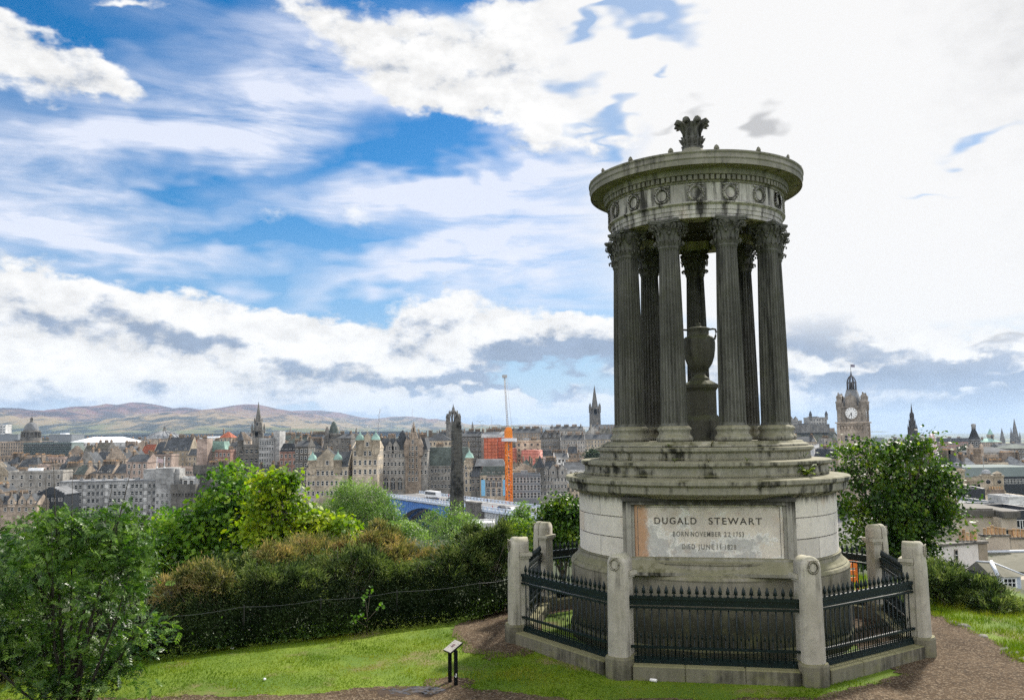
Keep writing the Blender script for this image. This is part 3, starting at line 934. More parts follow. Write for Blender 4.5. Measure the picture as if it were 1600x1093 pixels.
# moulded foot below the flat face
p = MB()
pr = [(-2.98, 2.24), (-3.04, 2.22), (-3.05, 2.18), (-3.10, 2.12), (-3.20, 2.06), (-3.30, 1.99), (-3.36, 1.95), (-3.36, 1.88)]
vs, fs = [], []
for i, (y, z) in enumerate(pr):
    k = i / (len(pr) - 1)
    w = W0 - 0.10 + 0.22 * k
    vs += [(-w, y, z), (w, y, z), (w, -2.5, z), (-w, -2.5, z)]
for i in range(len(pr) - 1):
    o = i * 4
    fs += [(o + 4, o + 5, o + 1, o), (o + 5, o + 6, o + 2, o + 1), (o + 7, o + 4, o, o + 3)]
fs.append((0, 1, 2, 3))
p.add(vs, fs)
part(p, "panel_foot", ST_STEP)

def lettering(txt, size, x0, x1, zbase, mat):
    """one cut word, fitted to the width it has on the stone"""
    cu = bpy.data.curves.new("lettering", 'FONT')
    cu.body = txt
    cu.size = size
    cu.extrude = 0.004
    cu.space_character = 1.25
    cu.offset = 0.002
    tmp = bpy.data.objects.new("tmp_text", cu)
    COL.objects.link(tmp)
    bpy.context.view_layer.update()
    dg = bpy.context.evaluated_depsgraph_get()
    me = bpy.data.meshes.new_from_object(tmp.evaluated_get(dg))
    bpy.data.objects.remove(tmp)
    bpy.data.curves.remove(cu)
    xs = [v.co.x for v in me.vertices]
    k = (x1 - x0) / (max(xs) - min(xs))
    for v in me.vertices:
        x, y, z = v.co
        v.co = (x0 + (x - min(xs)) * k, YF + 0.0675 - z, zbase + y)
    me.name = "lettering"
    me.materials.clear()
    me.materials.append(mat)
    return me
for args in (("DUGALD", 0.215, -1.20, -0.25, 2.98, LEAD), ("STEWART", 0.215, 0.02, 1.19, 2.98, LEAD), ("BORN", 0.155, -0.787, -0.44, 2.705, WORN), ("NOVEMBER", 0.155, -0.387, 0.29, 2.705, WORN), ("22", 0.155, 0.35, 0.497, 2.705, WORN),
             ("1753", 0.155, 0.565, 0.79, 2.705, WORN), ("DIED", 0.155, -0.59, -0.30, 2.425, WORN), ("JUNE", 0.155, -0.235, 0.124, 2.425, WORN), ("11", 0.155, 0.185, 0.27, 2.425, WORN), ("1828", 0.155, 0.367, 0.61, 2.425, WORN)):
    link("lettering", lettering(*args), panel_o)

# --- ledge and steps
mb = MB()
mb.lathe([(3.0, 3.55), (3.27, 3.56), (3.33, 3.60), (3.46, 3.64), (3.515, 3.68), (3.52, 3.83), (3.56, 3.85), (3.60, 3.885), (3.605, 3.96), (3.58, 3.985), (3.30, 4.01), (3.0, 4.03)], 220, smooth=False)
part(mb, "ledge", ST_STEP)
mb = MB()
mb.lathe([(2.9, 4.02), (3.10, 4.025), (3.12, 4.06), (3.09, 4.09), (3.085, 4.24), (3.14, 4.27), (3.18, 4.30), (3.185, 4.365), (3.16, 4.385), (2.6, 4.41)], 220, smooth=False)
part(mb, "step", ST_STEP)
mb = MB()
mb.lathe([(2.5, 4.40), (2.70, 4.405), (2.715, 4.44), (2.69, 4.46), (2.685, 4.57), (2.73, 4.60), (2.77, 4.63), (2.775, 4.69), (2.75, 4.71), (2.2, 4.73)], 220, smooth=False)
part(mb, "step", ST_STEP)
mb = MB()
mb.lathe([(2.3, 4.725), (2.66, 4.728), (2.655, 4.76), (2.60, 4.785), (2.54, 4.80), (2.52, 4.83), (2.49, 4.845), (0.3, 4.85)], 220, smooth=False)
part(mb, "stylobate", ST_STEP)

# --- a fluted column (shaft > base, capital)
def shaft_mesh():
    rows = [(5.22, 0.338, 0.0), (5.27, 0.328, 0.0), (5.31, 0.324, 1.0)]
    for i in range(1, 9):
        k = i / 8
        rows.append((5.31 + (9.52 - 5.31) * k, 0.324 - 0.074 * (0.5 * k + 0.5 * k * k), 1.0))
    rows += [(9.56, 0.254, 0.0), (9.59, 0.274, 0.0), (9.62, 0.270, 0.0)]
    NF, SUB = 22, 8
    n = NF * SUB
    vs, fs = [], []
    for (z, r, fl) in rows:
        for i in range(n):
            a = 2 * math.pi * i / n
            k = (i % SUB) / SUB
            dep = math.sin(math.pi * min(1, max(0, (k - 0.1) / 0.8))) if 0.1 < k < 0.9 else 0
            rr = r * (1 - 0.135 * fl * dep)
            vs.append((rr * math.cos(a), rr * math.sin(a), z))
    for k in range(len(rows) - 1):
        for i in range(n):
            j = (i + 1) % n
            fs.append((k * n + i, k * n + j, (k + 1) * n + j, (k + 1) * n + i))
    m = MB()
    m.add(vs, fs)
    return m.mesh("column", ST_COL)

def spiral(cx, cz, r, ang0, turns, sgn, tang, rad):
    pts = []
    for i in range(15):
        k = i / 14
        a = ang0 + sgn * turns * 2 * math.pi * k
        rr = r * (1 - 0.8 * k)
        pts.append(tang(cx + rr * math.cos(a), cz + rr * math.sin(a)))
    return pts

def capital_mesh():
    m = MB()
    m.lathe([(0.270, 9.62), (0.275, 9.70), (0.262, 9.80), (0.27, 9.95), (0.31, 10.08), (0.36, 10.17), (0.36, 10.2)], 32)
    def leaf(a, z0, z1, r0, w, curl):
        """one leaf that rises along the bell and rolls outward at its tip"""
        ca, sa = math.cos(a), math.sin(a)
        prof = [(r0, z0), (r0 + 0.035, z0 + 0.35 * (z1 - z0)), (r0 + 0.04, z0 + 0.75 * (z1 - z0)), (r0 + 0.085, z1), (r0 + 0.085 + curl, z1 - 0.02), (r0 + 0.075 + curl, z1 - 0.075)]
        ws = [w, w * 1.15, w * 1.0, w * 0.72, w * 0.45, w * 0.2]
        vs, fs = [], []
        for (r, z), ww in zip(prof, ws):
            for s, dr in ((-1, -0.02), (-0.5, 0.012), (0, -0.006), (0.5, 0.012), (1, -0.02)):
                rr = r + dr
                vs.append((rr * ca - s * ww * sa, rr * sa + s * ww * ca, z))
        for i in range(len(prof) - 1):
            for k in range(4):
                fs.append((i * 5 + k, i * 5 + k + 1, (i + 1) * 5 + k + 1, (i + 1) * 5 + k))
        m.add(vs, fs, 0, True)
        m.add(vs, [tuple(reversed(f)) for f in fs], 0, True)
    for i in range(16):
        leaf(2 * math.pi * i / 16, 9.63, 9.76, 0.262, 0.042, 0.03)
    for i in range(8):
        leaf(2 * math.pi * (i + 0.5) / 8, 9.72, 9.97, 0.258, 0.085, 0.055)
    for i in range(4):                                      # corner volutes, a pair meeting at each corner
        a = math.pi / 4 + i * math.pi / 2
        for s in (-1, 1):
            b = a + s * 0.38
            p0 = Vector((0.27 * math.cos(b), 0.27 * math.sin(b), 9.86))
            out = Vector((math.cos(a), math.sin(a), 0))
            side = Vector((-math.sin(a), math.cos(a), 0)) * s
            stem = []
            for k in range(6):
                q = k / 5
                stem.append(p0.lerp(out * 0.43 + side * 0.05 + Vector((0, 0, 10.16)), q) + Vector((0, 0, 0.05 * math.sin(q * math.pi))))
            c = out * 0.44 + side * 0.045 + Vector((0, 0, 10.085))
            for k in range(1, 13):
                q = k / 12
                an = math.pi / 2 - q * 1.55 * 2 * math.pi
                rr = 0.078 * (1 - 0.75 * q)
                stem.append(c + out * (rr * math.cos(an)) + Vector((0, 0, rr * math.sin(an))))
            m.tube(stem, 0.021, 6, r1=0.013)
        # inner scrolls and palmette on each face
        f = i * math.pi / 2
        out = Vector((math.cos(f), math.sin(f), 0))
        sd = Vector((-math.sin(f), math.cos(f), 0))
        for s in (-1, 1):
            pts = [out * 0.30 + sd * (s * 0.10) + Vector((0, 0, 9.90)), out * 0.34 + sd * (s * 0.14) + Vector((0, 0, 10.02))]
            for k in range(11):
                q = k / 10
                an = math.pi - q * 1.4 * 2 * math.pi if s > 0 else q * 1.4 * 2 * math.pi
                rr = 0.058 * (1 - 0.75 * q)
                pts.append(out * 0.36 + sd * (s * 0.075 + rr * math.cos(an)) + Vector((0, 0, 10.09 + rr * math.sin(an))))
            m.tube(pts, 0.016, 5, r1=0.010)
        for k in range(5):
            an = math.pi / 2 + (k - 2) * 0.42
            c = out * 0.385 + Vector((0, 0, 10.14))
            m.tube([c, c + sd * (0.08 * math.cos(an)) + Vector((0, 0, 0.085 * math.sin(an)))], 0.016, 5, r1=0.011)
    # abacus, sides hollowed
    pts = []
    for i in range(4):
        a = math.pi / 4 + i * math.pi / 2
        for s in (-1, 1):
            pts.append((0.545 * math.cos(a) - s * 0.035 * math.sin(a), 0.545 * math.sin(a) + s * 0.035 * math.cos(a)))
        a2, a3 = a + math.pi / 2, a
        A = Vector((0.545 * math.cos(a) - 0.035 * math.sin(a), 0.545 * math.sin(a) + 0.035 * math.cos(a)))
        B = Vector((0.545 * math.cos(a2) + 0.035 * math.sin(a2), 0.545 * math.sin(a2) - 0.035 * math.cos(a2)))
        n_ = Vector((math.cos(a + math.pi / 4), math.sin(a + math.pi / 4)))
        for k in range(1, 8):
            q = k / 8
            v = A.lerp(B, q) - n_ * (0.085 * math.sin(q * math.pi))
            pts.append((v.x, v.y))
    m.prism([(x * 0.95, y * 0.95) for x, y in pts], 10.185, 10.225)
    m.prism(pts, 10.225, 10.28)
    return m.mesh("capital", ST_COL)

def base_mesh():
    m = MB()
    pr = [(0.40, 4.85), (0.43, 4.865), (0.445, 4.91), (0.43, 4.965), (0.40, 4.985), (0.40, 5.0), (0.375, 5.02), (0.372, 5.07), (0.385, 5.09), (0.385, 5.105),
          (0.405, 5.12), (0.412, 5.15), (0.40, 5.185), (0.37, 5.20), (0.35, 5.225), (0.2, 5.225)]
    m.lathe(pr, 48)
    return m.mesh("column_base", ST_STEP)

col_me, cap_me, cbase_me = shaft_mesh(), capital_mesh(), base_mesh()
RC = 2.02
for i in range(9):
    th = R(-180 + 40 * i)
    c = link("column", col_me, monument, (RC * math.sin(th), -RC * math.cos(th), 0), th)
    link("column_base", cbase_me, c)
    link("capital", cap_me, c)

# --- entablature
mb = MB()
mb.lathe([(1.72, 10.62), (1.72, 10.285), (2.20, 10.28), (2.215, 10.285), (2.215, 10.37), (2.235, 10.375), (2.235, 10.475), (2.255, 10.48), (2.255, 10.585), (2.28, 10.60), (2.33, 10.63), (2.335, 10.66), (2.2, 10.665)], 220, smooth=False)
part(mb, "architrave", ST_ENT)
mb = MB()
mb.lathe([(2.2, 10.66), (2.275, 10.662), (2.275, 11.13), (2.2, 11.135)], 220, smooth=False)
frieze = part(mb, "frieze", ST_ENT)
def wreath_mesh(rx, rz, thick, nleaf, name, mat, ribbon=True):
    """laurel ring of overlapping leaves lying against a face that looks along -Y"""
    m = MB()
    for i in range(nleaf):
        a = 2 * math.pi * i / nleaf
        for s in (-1, 1):
            r = 1.0 + s * 0.10
            c = Vector((rx * r * math.sin(a), -thick * 0.6, rz * r * math.cos(a)))
            t_ = Vector((rx * math.cos(a), 0, -rz * math.sin(a))).normalized()
            o_ = Vector((math.sin(a), 0, math.cos(a))) * s
            L = 2 * math.pi * rx / nleaf * 1.2
            w = thick * 0.75
            tip = c + t_ * L * 0.6 + o_ * w * 0.8 - Vector((0, thick * 0.15, 0))
            back = c - t_ * L * 0.6
            s1 = c + o_ * w + Vector((0, thick * 0.5, 0))
            s2 = c - o_ * w * 0.7 + Vector((0, thick * 0.5, 0))
            mid_ = c - Vector((0, thick * 0.55, 0))
            m.add([back, s1, tip, s2, mid_], [(0, 1, 4), (1, 2, 4), (2, 3, 4), (3, 0, 4), (1, 0, 4), (2, 1, 4), (3, 2, 4), (0, 3, 4)])
    pts = [(rx * math.sin(2 * math.pi * i / 24), -thick * 0.3, rz * math.cos(2 * math.pi * i / 24)) for i in range(25)]
    m.tube(pts, thick * 0.55, 6)
    if ribbon:
        for s in (-1, 1):
            m.tube([(0, -thick * 0.7, rz), (s * rx * 0.5, -thick * 0.6, rz * 1.25), (s * rx * 0.9, -thick * 0.5, rz * 1.12), (s * rx * 1.2, -thick * 0.4, rz * 1.2)], thick * 0.35, 5)
    return m.mesh(name, mat)
wr = wreath_mesh(0.165, 0.175, 0.05, 18, "wreath", ST_ENT)
for i in range(17):
    th = 2 * math.pi * i / 17
    link("wreath", wr, frieze, (2.272 * math.sin(th), -2.272 * math.cos(th), 10.885), th)
mb = MB()
mb.lathe([(2.25, 11.13), (2.30, 11.135), (2.315, 11.165), (2.315, 11.30), (2.42, 11.31), (2.44, 11.40), (2.44, 11.45), (2.72, 11.475), (2.76, 11.47), (2.775, 11.445), (2.79, 11.445), (2.79, 11.57), (2.80, 11.575), (2.815, 11.60),
          (2.80, 11.66), (2.80, 11.70), (2.83, 11.735), (2.83, 11.77), (2.78, 11.785), (2.6, 11.79)], 220, smooth=False)
cornice = part(mb, "cornice", ST_CORN)
mb = MB()
for i in range(112):                                        # row of dentils
    a = 2 * math.pi * i / 112
    mb.M = Matrix.Rotation(a, 4, 'Z')
    mb.box(-0.042, 0.042, -2.405, -2.30, 11.18, 11.295)
mb.build("dentil_band", ST_CORN, cornice)
m = MB()
m.add([(-0.085, 0, 0), (0.085, 0, 0), (0.095, 0, 0.07), (0.06, 0, 0.15), (0, 0, 0.19), (-0.06, 0, 0.15), (-0.095, 0, 0.07),
       (-0.07, 0.12, 0), (0.07, 0.12, 0), (0.0, 0.12, 0.05)], [(0, 1, 2, 3, 4, 5, 6), (1, 8, 2), (8, 9, 3, 2), (9, 4, 3), (9, 5, 4), (9, 7, 6, 5), (7, 0, 6), (0, 7, 8, 1), (7, 9, 8)])
for k in range(5):
    an = math.pi / 2 + (k - 2) * 0.5
    m.tube([(0, -0.01, 0.03), (0.085 * math.cos(an), -0.015, 0.03 + 0.13 * math.sin(an))], 0.016, 5, r1=0.012)
ante = m.mesh("antefix", ST_CORN)
for i in range(16):
    th = R(-12 + 22.5 * i)
    ao = link("antefix", ante, cornice, (2.77 * math.sin(th), -2.77 * math.cos(th), 11.775), th)
    ao.scale = (0.72, 0.8, 0.72)
mb = MB()
mb.lathe([(2.75, 11.77), (2.4, 11.86), (1.6, 12.05), (0.8, 12.2), (0.36, 12.27), (0.36, 12.6), (0.30, 12.64), (0.28, 12.70), (0.1, 12.70)], 72)
part(mb, "roof", ST_CORN)
mb = MB()
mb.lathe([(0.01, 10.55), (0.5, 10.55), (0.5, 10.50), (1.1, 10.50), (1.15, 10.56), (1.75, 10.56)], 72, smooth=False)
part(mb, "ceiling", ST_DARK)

# --- leafy finial
m = MB()
m.M = Matrix.Translation((0, 0, 12.69 * (1 - 0.84))) @ Matrix.Diagonal((1, 1, 0.84, 1))
m.lathe([(0.27, 12.69), (0.285, 12.74), (0.22, 12.80), (0.235, 12.9), (0.25, 13.0), (0.245, 13.06), (0.225, 13.14), (0.225, 13.3), (0.25, 13.42), (0.30, 13.5), (0.30, 13.56), (0.02, 13.56)], 32)
for i in range(10):
    a = 2 * math.pi * i / 10
    ca, sa = math.cos(a), math.sin(a)
    m.tube([(0.22 * ca, 0.22 * sa, 12.84), (0.27 * ca, 0.27 * sa, 12.95), (0.30 * ca, 0.30 * sa, 13.03), (0.335 * ca, 0.335 * sa, 13.04), (0.33 * ca, 0.33 * sa, 13.0)], [0.03, 0.045, 0.05, 0.045, 0.025], 6)
    m.tube([(0.19 * ca, 0.19 * sa, 12.72), (0.25 * ca, 0.25 * sa, 12.80), (0.29 * ca, 0.29 * sa, 12.82)], [0.02, 0.04, 0.03], 6)
for i in range(8):
    a = 2 * math.pi * (i + 0.5) / 8
    ca, sa = math.cos(a), math.sin(a)
    m.tube([(0.21 * ca, 0.21 * sa, 13.1), (0.225 * ca, 0.225 * sa, 13.3), (0.27 * ca, 0.27 * sa, 13.45), (0.33 * ca, 0.33 * sa, 13.56), (0.39 * ca, 0.39 * sa, 13.58), (0.42 * ca, 0.42 * sa, 13.52), (0.40 * ca, 0.40 * sa, 13.46)],
           [0.05, 0.055, 0.07, 0.10, 0.11, 0.09, 0.06], 8)
    m.ball((0.36 * ca, 0.36 * sa, 13.60), 0.075, 0.075, 0.05, 8, 5)
part(m, "finial", ST_COL)

# --- funerary urn on its pedestal, inside the ring of columns
urn = empty("stone_urn", (OCT_C[0], OCT_C[1], 4.85), OCT_ROT, "grey stone urn with two handles standing on a pedestal between the columns", "urn")
def octo(r, rot=math.pi / 8):
    return [(r / math.cos(math.pi / 8) * math.cos(rot + i * math.pi / 4), r / math.cos(math.pi / 8) * math.sin(rot + i * math.pi / 4)) for i in range(8)]
m = MB()
m.prism(octo(0.50), 0.0, 0.52)
m.frustum(octo(0.50), 0.52, octo(0.42), 0.66)
m.prism(octo(0.40), 0.66, 1.30)
m.frustum(octo(0.40), 1.30, octo(0.45), 1.38)
m.prism(octo(0.46), 1.38, 1.46)
m.frustum(octo(0.46), 1.46, octo(0.26), 1.58)
m.build("pedestal", ST_URN, urn)
m = MB()
m.lathe([(0.25, 1.58), (0.25, 1.63), (0.20, 1.66), (0.14, 1.72), (0.125, 1.78), (0.16, 1.82), (0.25, 1.90), (0.33, 2.02), (0.39, 2.20), (0.42, 2.42), (0.425, 2.58), (0.41, 2.68), (0.36, 2.735), (0.29, 2.76), (0.27, 2.79),
         (0.27, 2.90), (0.31, 2.93), (0.31, 2.96), (0.24, 2.985), (0.10, 3.01), (0.05, 3.04), (0.07, 3.07), (0.05, 3.11), (0.001, 3.115)], 48)
m.build("vase", ST_URN, urn)
for s in (-1, 1):
    m = MB()
    m.tube([(s * 0.27, 0, 2.93), (s * 0.37, 0, 2.945), (s * 0.44, 0, 2.93), (s * 0.455, 0, 2.86), (s * 0.44, 0, 2.76), (s * 0.41, 0, 2.66)], 0.026, 8)
    m.build("handle", ST_URN, urn)

# ================================================================ stone and iron enclosure
ST_POST = weathered("stone_post", (0.54, 0.495, 0.43), (0.37, 0.34, 0.285), (0.085, 0.08, 0.066), (0.50, 0.68), 0.6, lichen=0.4, lichen_col=(0.22, 0.22, 0.09), bump=0.35)
ST_KERB = weathered("stone_kerb", (0.26, 0.235, 0.18), (0.17, 0.155, 0.11), (0.03, 0.028, 0.021), (0.45, 0.66), 0.35, lichen=0.6, lichen_col=(0.20, 0.19, 0.07), bump=0.5)
IRON = plain("dark_green_iron", (0.0022, 0.0095, 0.0105), rough=0.42, var=0.3, scale=9)

enclosure = empty("railing_enclosure", (OCT_C[0], OCT_C[1], 0), OCT_ROT, "eight-sided enclosure of stone posts and dark green iron railings around the monument", "railing")

def post_mesh():
    m = MB()
    zc, w, z0 = 2.325, 0.215, 0.44
    rows = [z0 + (zc - z0) * i / 5 for i in range(6)] + [zc + w * math.sin(math.pi / 2 * i / 8) for i in range(1, 9)]
    us = [math.sin(math.pi / 2 * (k / 6 - 1)) for k in range(13)]
    vs, fs = [], []
    for z in rows:
        tap = 0.022 * (zc - z) / zc if z < zc else 0
        hw = (w + tap) if z <= zc else math.sqrt(max(1e-6, w * w - (z - zc) ** 2))
        for u in us:
            k = 1 - u * u
            if z > zc:
                k *= max(0.0, 1 - ((z - zc) / w) ** 2)
            vs.append((u * hw, -0.10 - tap - 0.15 * math.sqrt(max(0, k)) * (0.72 if z > zc - 0.3 else 0.9), z))
    n = len(us)
    for i in range(len(rows) - 1):
        for k in range(n - 1):
            fs.append((i * n + k, i * n + k + 1, (i + 1) * n + k + 1, (i + 1) * n + k))
    m.add(vs, fs, 0, True)
    # sides and barrel vault behind the bulging face
    out = []
    for z in rows:
        tap = 0.022 * (zc - z) / zc if z < zc else 0
        out.append(((w + tap) if z <= zc else math.sqrt(max(1e-6, w * w - (z - zc) ** 2)), z, tap))
    ring = [(-a, z, t_) for a, z, t_ in out] + [(a, z, t_) for a, z, t_ in reversed(out)]
    N = len(ring)
    m.add([(x, -0.10 - t_, z) for x, z, t_ in ring] + [(x, 0.0, z) for x, z, t_ in ring], [(i, N + i, N + i + 1, i + 1) for i in range(N - 1)], 0, False)
    m.box(-0.188, 0.188, 0.0, 0.25, 0.44, 2.05)
    arc = [(-0.185 * math.cos(math.pi * i / 16), 2.17 + 0.17 + 0.19 * math.sin(math.pi * i / 16)) for i in range(17)]
    arc = [(-0.185, 2.17)] + arc + [(0.185, 2.17)]
    N = len(arc)
    m.add([(x, -0.02, z) for x, z in arc] + [(x, 0.25, z) for x, z in arc], [(i, i + 1, N + i + 1, N + i) for i in range(N - 1)] + [tuple(range(N, 2 * N))], 0, True)
    return m.mesh("stone_post", ST_POST)
def post_mould():
    m = MB()
    m.bbox(-0.222, 0.222, 0.012, 0.285, 2.03, 2.085, 0.006)
    m.bbox(-0.262, 0.262, 0.006, 0.325, 2.085, 2.165, 0.008)
    return m.mesh("moulding", ST_POST)
def post_foot():
    m = MB()
    pts = [(0.29 * math.sin(a), -0.12 - 0.21 * math.cos(a)) for a in [R(-90 + 15 * i) for i in range(13)]]
    poly = pts + [(0.29, 0.02), (0.26, 0.02), (0.26, 0.34), (-0.26, 0.34), (-0.26, 0.02), (-0.29, 0.02)]
    m.prism(poly, -0.25, 0.40)
    inner = [(x * 0.93, y * 0.95) for x, y in poly]
    m.frustum(poly, 0.40, inner, 0.445)
    return m.mesh("foot", ST_KERB)
pm, pmo, pf = post_mesh(), post_mould(), post_foot()
pw = wreath_mesh(0.105, 0.115, 0.026, 16, "wreath", ST_POST)

def oct_pt(deg, r=5.0):
    return (r * math.sin(R(deg)), -r * math.cos(R(deg)))
for i in range(8):
    d = -157.5 + 45 * i
    x, y = oct_pt(d)
    p_ = link("stone_post", pm, enclosure, (x, y, 0), R(d))
    link("moulding", pmo, p_)
    link("foot", pf, p_)
    link("wreath", pw, p_, (0, -0.205, 2.33))

SIDE = 2 * 5.0 * math.sin(R(22.5))
HALF = SIDE / 2 - 0.25
def kerb_mesh():
    m = MB()
    xs = [-HALF, -HALF * 0.36, HALF * 0.36, HALF]
    for a, b in zip(xs[:-1], xs[1:]):
        m.bbox(a + 0.004, b - 0.004, -0.27, 0.25, -0.25, 0.30, 0.02)
    return m.mesh("kerb_wall", ST_KERB)
km = kerb_mesh()

def spear(m, x, z, s=1.0):
    """cast spearhead with a collar"""
    prof = [(0.020, 0.0), (0.030, 0.012), (0.018, 0.03), (0.016, 0.05), (0.036, 0.085), (0.040, 0.11), (0.026, 0.16), (0.008, 0.215), (0.001, 0.235)]
    m.lathe([(r * s, z + q * s) for r, q in prof], 8, cx=x, cy=0.0)
    m.box(x - 0.045 * s, x + 0.045 * s, -0.009, 0.009, z + 0.055 * s, z + 0.078 * s)
def panel_meshes():
    n = 21
    xs = [-HALF + 0.02 + (2 * HALF - 0.04) * (i + 0.5) / n for i in range(n)]
    bars, heads, tr, br, mr = MB(), MB(), MB(), MB(), MB()
    for i, x in enumerate(xs):
        bars.tube([(x, 0, 0.33), (x, 0, 1.45)], 0.0145, 8)
        spear(heads, x, 1.665)
        if i < n - 1:
            xm = (x + xs[i + 1]) / 2
            bars.tube([(xm, 0, 0.33), (xm, 0, 0.82)], 0.010, 6)
            bars.lathe([(0.010, 0.80), (0.022, 0.83), (0.018, 0.86), (0.003, 0.92)], 6, cx=xm)
            # scrolls in the frieze band
            for s in (-1, 1):
                pts = [(xm + s * 0.03 + 0.028 * math.cos(k * 0.8), 0, 1.555 + 0.035 * math.sin(k * 0.8) * s) for k in range(8)]
                bars.tube(pts, 0.009, 5)
        # small crosses in the foot band
        bars.box(x - 0.05, x + 0.05, -0.008, 0.008, 0.46, 0.478)
        br.lathe([(0.001, 0.245), (0.022, 0.26), (0.026, 0.28), (0.015, 0.31)], 6, cx=x)
    for (z0, z1, d, q) in ((1.41, 1.452, 0.032, tr), (1.48, 1.515, 0.025, tr), (1.60, 1.665, 0.036, tr), (1.515, 1.60, 0.010, tr), (0.60, 0.65, 0.03, mr), (0.345, 0.385, 0.03, br), (0.385, 0.44, 0.010, br), (0.30, 0.345, 0.036, br)):
        q.box(-HALF - 0.06, HALF + 0.06, -d, d, z0, z1)
    return [q.mesh(nm, IRON) for q, nm in ((bars, "railing_panel"), (heads, "spearhead_row"), (tr, "top_rail"), (mr, "middle_rail"), (br, "bottom_rail"))]
pms = panel_meshes()
AP = 5.0 * math.cos(R(22.5))
for i in range(8):
    d = -180 + 45 * i
    x, y = oct_pt(d, AP)
    link("kerb_wall", km, enclosure, (x, y, 0), R(d))
    o = link("railing_panel", pms[0], enclosure, (x, y, 0), R(d))
    for me in pms[1:]:
        link(me.name, me, o)

# ================================================================ the city
WALL = {
    'grey': city_stone("wall_grey_stone", (0.36, 0.34, 0.305), soot=0.5),
    'dark': city_stone("wall_sooty_stone", (0.19, 0.178, 0.158), soot=0.6),
    'tan': city_stone("wall_tan_stone", (0.58, 0.49, 0.365), soot=0.42),
    'brown': city_stone("wall_brown_stone", (0.43, 0.345, 0.265), soot=0.45),
    'pink': city_stone("wall_pink_stone", (0.46, 0.355, 0.295), soot=0.25),
    'red': city_stone("wall_red_stone", (0.33, 0.19, 0.145), soot=0.35),
    'cream': city_stone("wall_cream_stone", (0.50, 0.42, 0.31), soot=0.25),
    'white': city_stone("wall_white_render", (0.68, 0.67, 0.64), soot=0.12, var=0.08),
    'concrete': city_stone("wall_concrete", (0.40, 0.395, 0.38), soot=0.25, var=0.05),
    'metal': plain("grey_cladding", (0.20, 0.215, 0.23), rough=0.4, obj_var=0.2),
    'charcoal': plain("charcoal_cladding", (0.028, 0.032, 0.038), rough=0.4),
    'net': plain("green_scaffold_net", (0.16, 0.20, 0.19), rough=0.8, var=0.35, scale=0.6),
}
ROOF = {
    'slate': city_stone("roof_slate", (0.075, 0.080, 0.086), dark=(0.03, 0.032, 0.03), soot=0.4),
    'pale': city_stone("roof_pale_lead", (0.25, 0.255, 0.26), dark=(0.12, 0.12, 0.12), soot=0.3),
    'white': plain("roof_white_sheet", (0.70, 0.71, 0.72), rough=0.8, spec=0.1, var=0.04, scale=0.2),
    'copper': city_stone("roof_green_copper", (0.30, 0.46, 0.39), dark=(0.15, 0.22, 0.19), soot=0.35),
    'red': city_stone("roof_red_tile", (0.36, 0.105, 0.055), dark=(0.14, 0.05, 0.03), soot=0.3),
    'green': city_stone("roof_greenish_slate", (0.105, 0.125, 0.110), dark=(0.04, 0.045, 0.04), soot=0.4),
    'brown': city_stone("roof_brown_terrace", (0.30, 0.20, 0.13), dark=(0.12, 0.09, 0.06), soot=0.4),
    'moss': city_stone("roof_mossy_slate", (0.13, 0.12, 0.095), dark=(0.05, 0.055, 0.035), soot=0.5),
}
GLASS = plain("window_glass", (0.020, 0.024, 0.028), rough=0.12, var=0.3, scale=0.3)
SASH = plain("white_sash", (0.62, 0.61, 0.58), rough=0.6, var=0.05)
LINTEL = plain("dressed_stone", (0.36, 0.31, 0.25), rough=0.9, var=0.1, scale=0.3)
POT = plain("clay_pot", (0.50, 0.32, 0.17), rough=0.85, var=0.3, scale=2.0, obj_var=0.3)
STACK = city_stone("chimney_stone", (0.22, 0.175, 0.135), soot=0.5)

def win_mesh(kind):
    m = MB()
    if kind == 'arch':
        pts = [(-0.5, -0.5), (0.5, -0.5)] + [(0.5 * math.cos(R(a)), 0.2 + 0.3 * math.sin(R(a))) for a in range(0, 181, 20)]
        n = len(pts)
        m.add([(x * 1.22, -0.06, z * 1.12) for x, z in pts] + [(x, -0.06, z) for x, z in pts], [(i, (i + 1) % n, n + (i + 1) % n, n + i) for i in range(n)], 2)
        m.add([(x, -0.02, z) for x, z in pts], [tuple(range(n))], 1)
        for x in (-0.17, 0.17):
            m.box(x - 0.035, x + 0.035, -0.05, -0.025, -0.5, 0.42, 0)
        m.box(-0.5, 0.5, -0.05, -0.025, 0.15, 0.21, 0)
        return m.mesh("window", [SASH, GLASS, LINTEL])
    fr = {'sash': 0.10, 'dark': 0.05, 'pane': 0.09, 'wide': 0.07}[kind]
    m.add([(-0.5, -0.02, -0.5), (0.5, -0.02, -0.5), (0.5, -0.02, 0.5), (-0.5, -0.02, 0.5)], [(0, 1, 2, 3)], 1)
    fm = 2 if kind == 'dark' else 0
    for (a, b, c, d) in ((-0.5, -0.5 + fr, -0.5, 0.5), (0.5 - fr, 0.5, -0.5, 0.5), (-0.5 + fr, 0.5 - fr, 0.5 - fr * 0.6, 0.5), (-0.5 + fr, 0.5 - fr, -0.5, -0.5 + fr * 0.7)):
        m.box(a, b, -0.07, -0.021, c, d, fm)
    m.box(-0.5 + fr, 0.5 - fr, -0.06, -0.021, -0.03, 0.03, 0)
    if kind == 'wide':
        for x in (-0.2, 0.2):
            m.box(x - 0.02, x + 0.02, -0.06, -0.021, -0.45, 0.45, 0)
    if kind in ('sash', 'dark'):
        m.box(-0.6, 0.6, -0.12, 0.0, -0.60, -0.50, 2)
        m.box(-0.56, 0.56, -0.08, 0.0, 0.50, 0.58, 2)
    return m.mesh("window", [SASH, GLASS, LINTEL])
WIN = {k: win_mesh(k) for k in ('sash', 'dark', 'pane', 'wide', 'arch')}

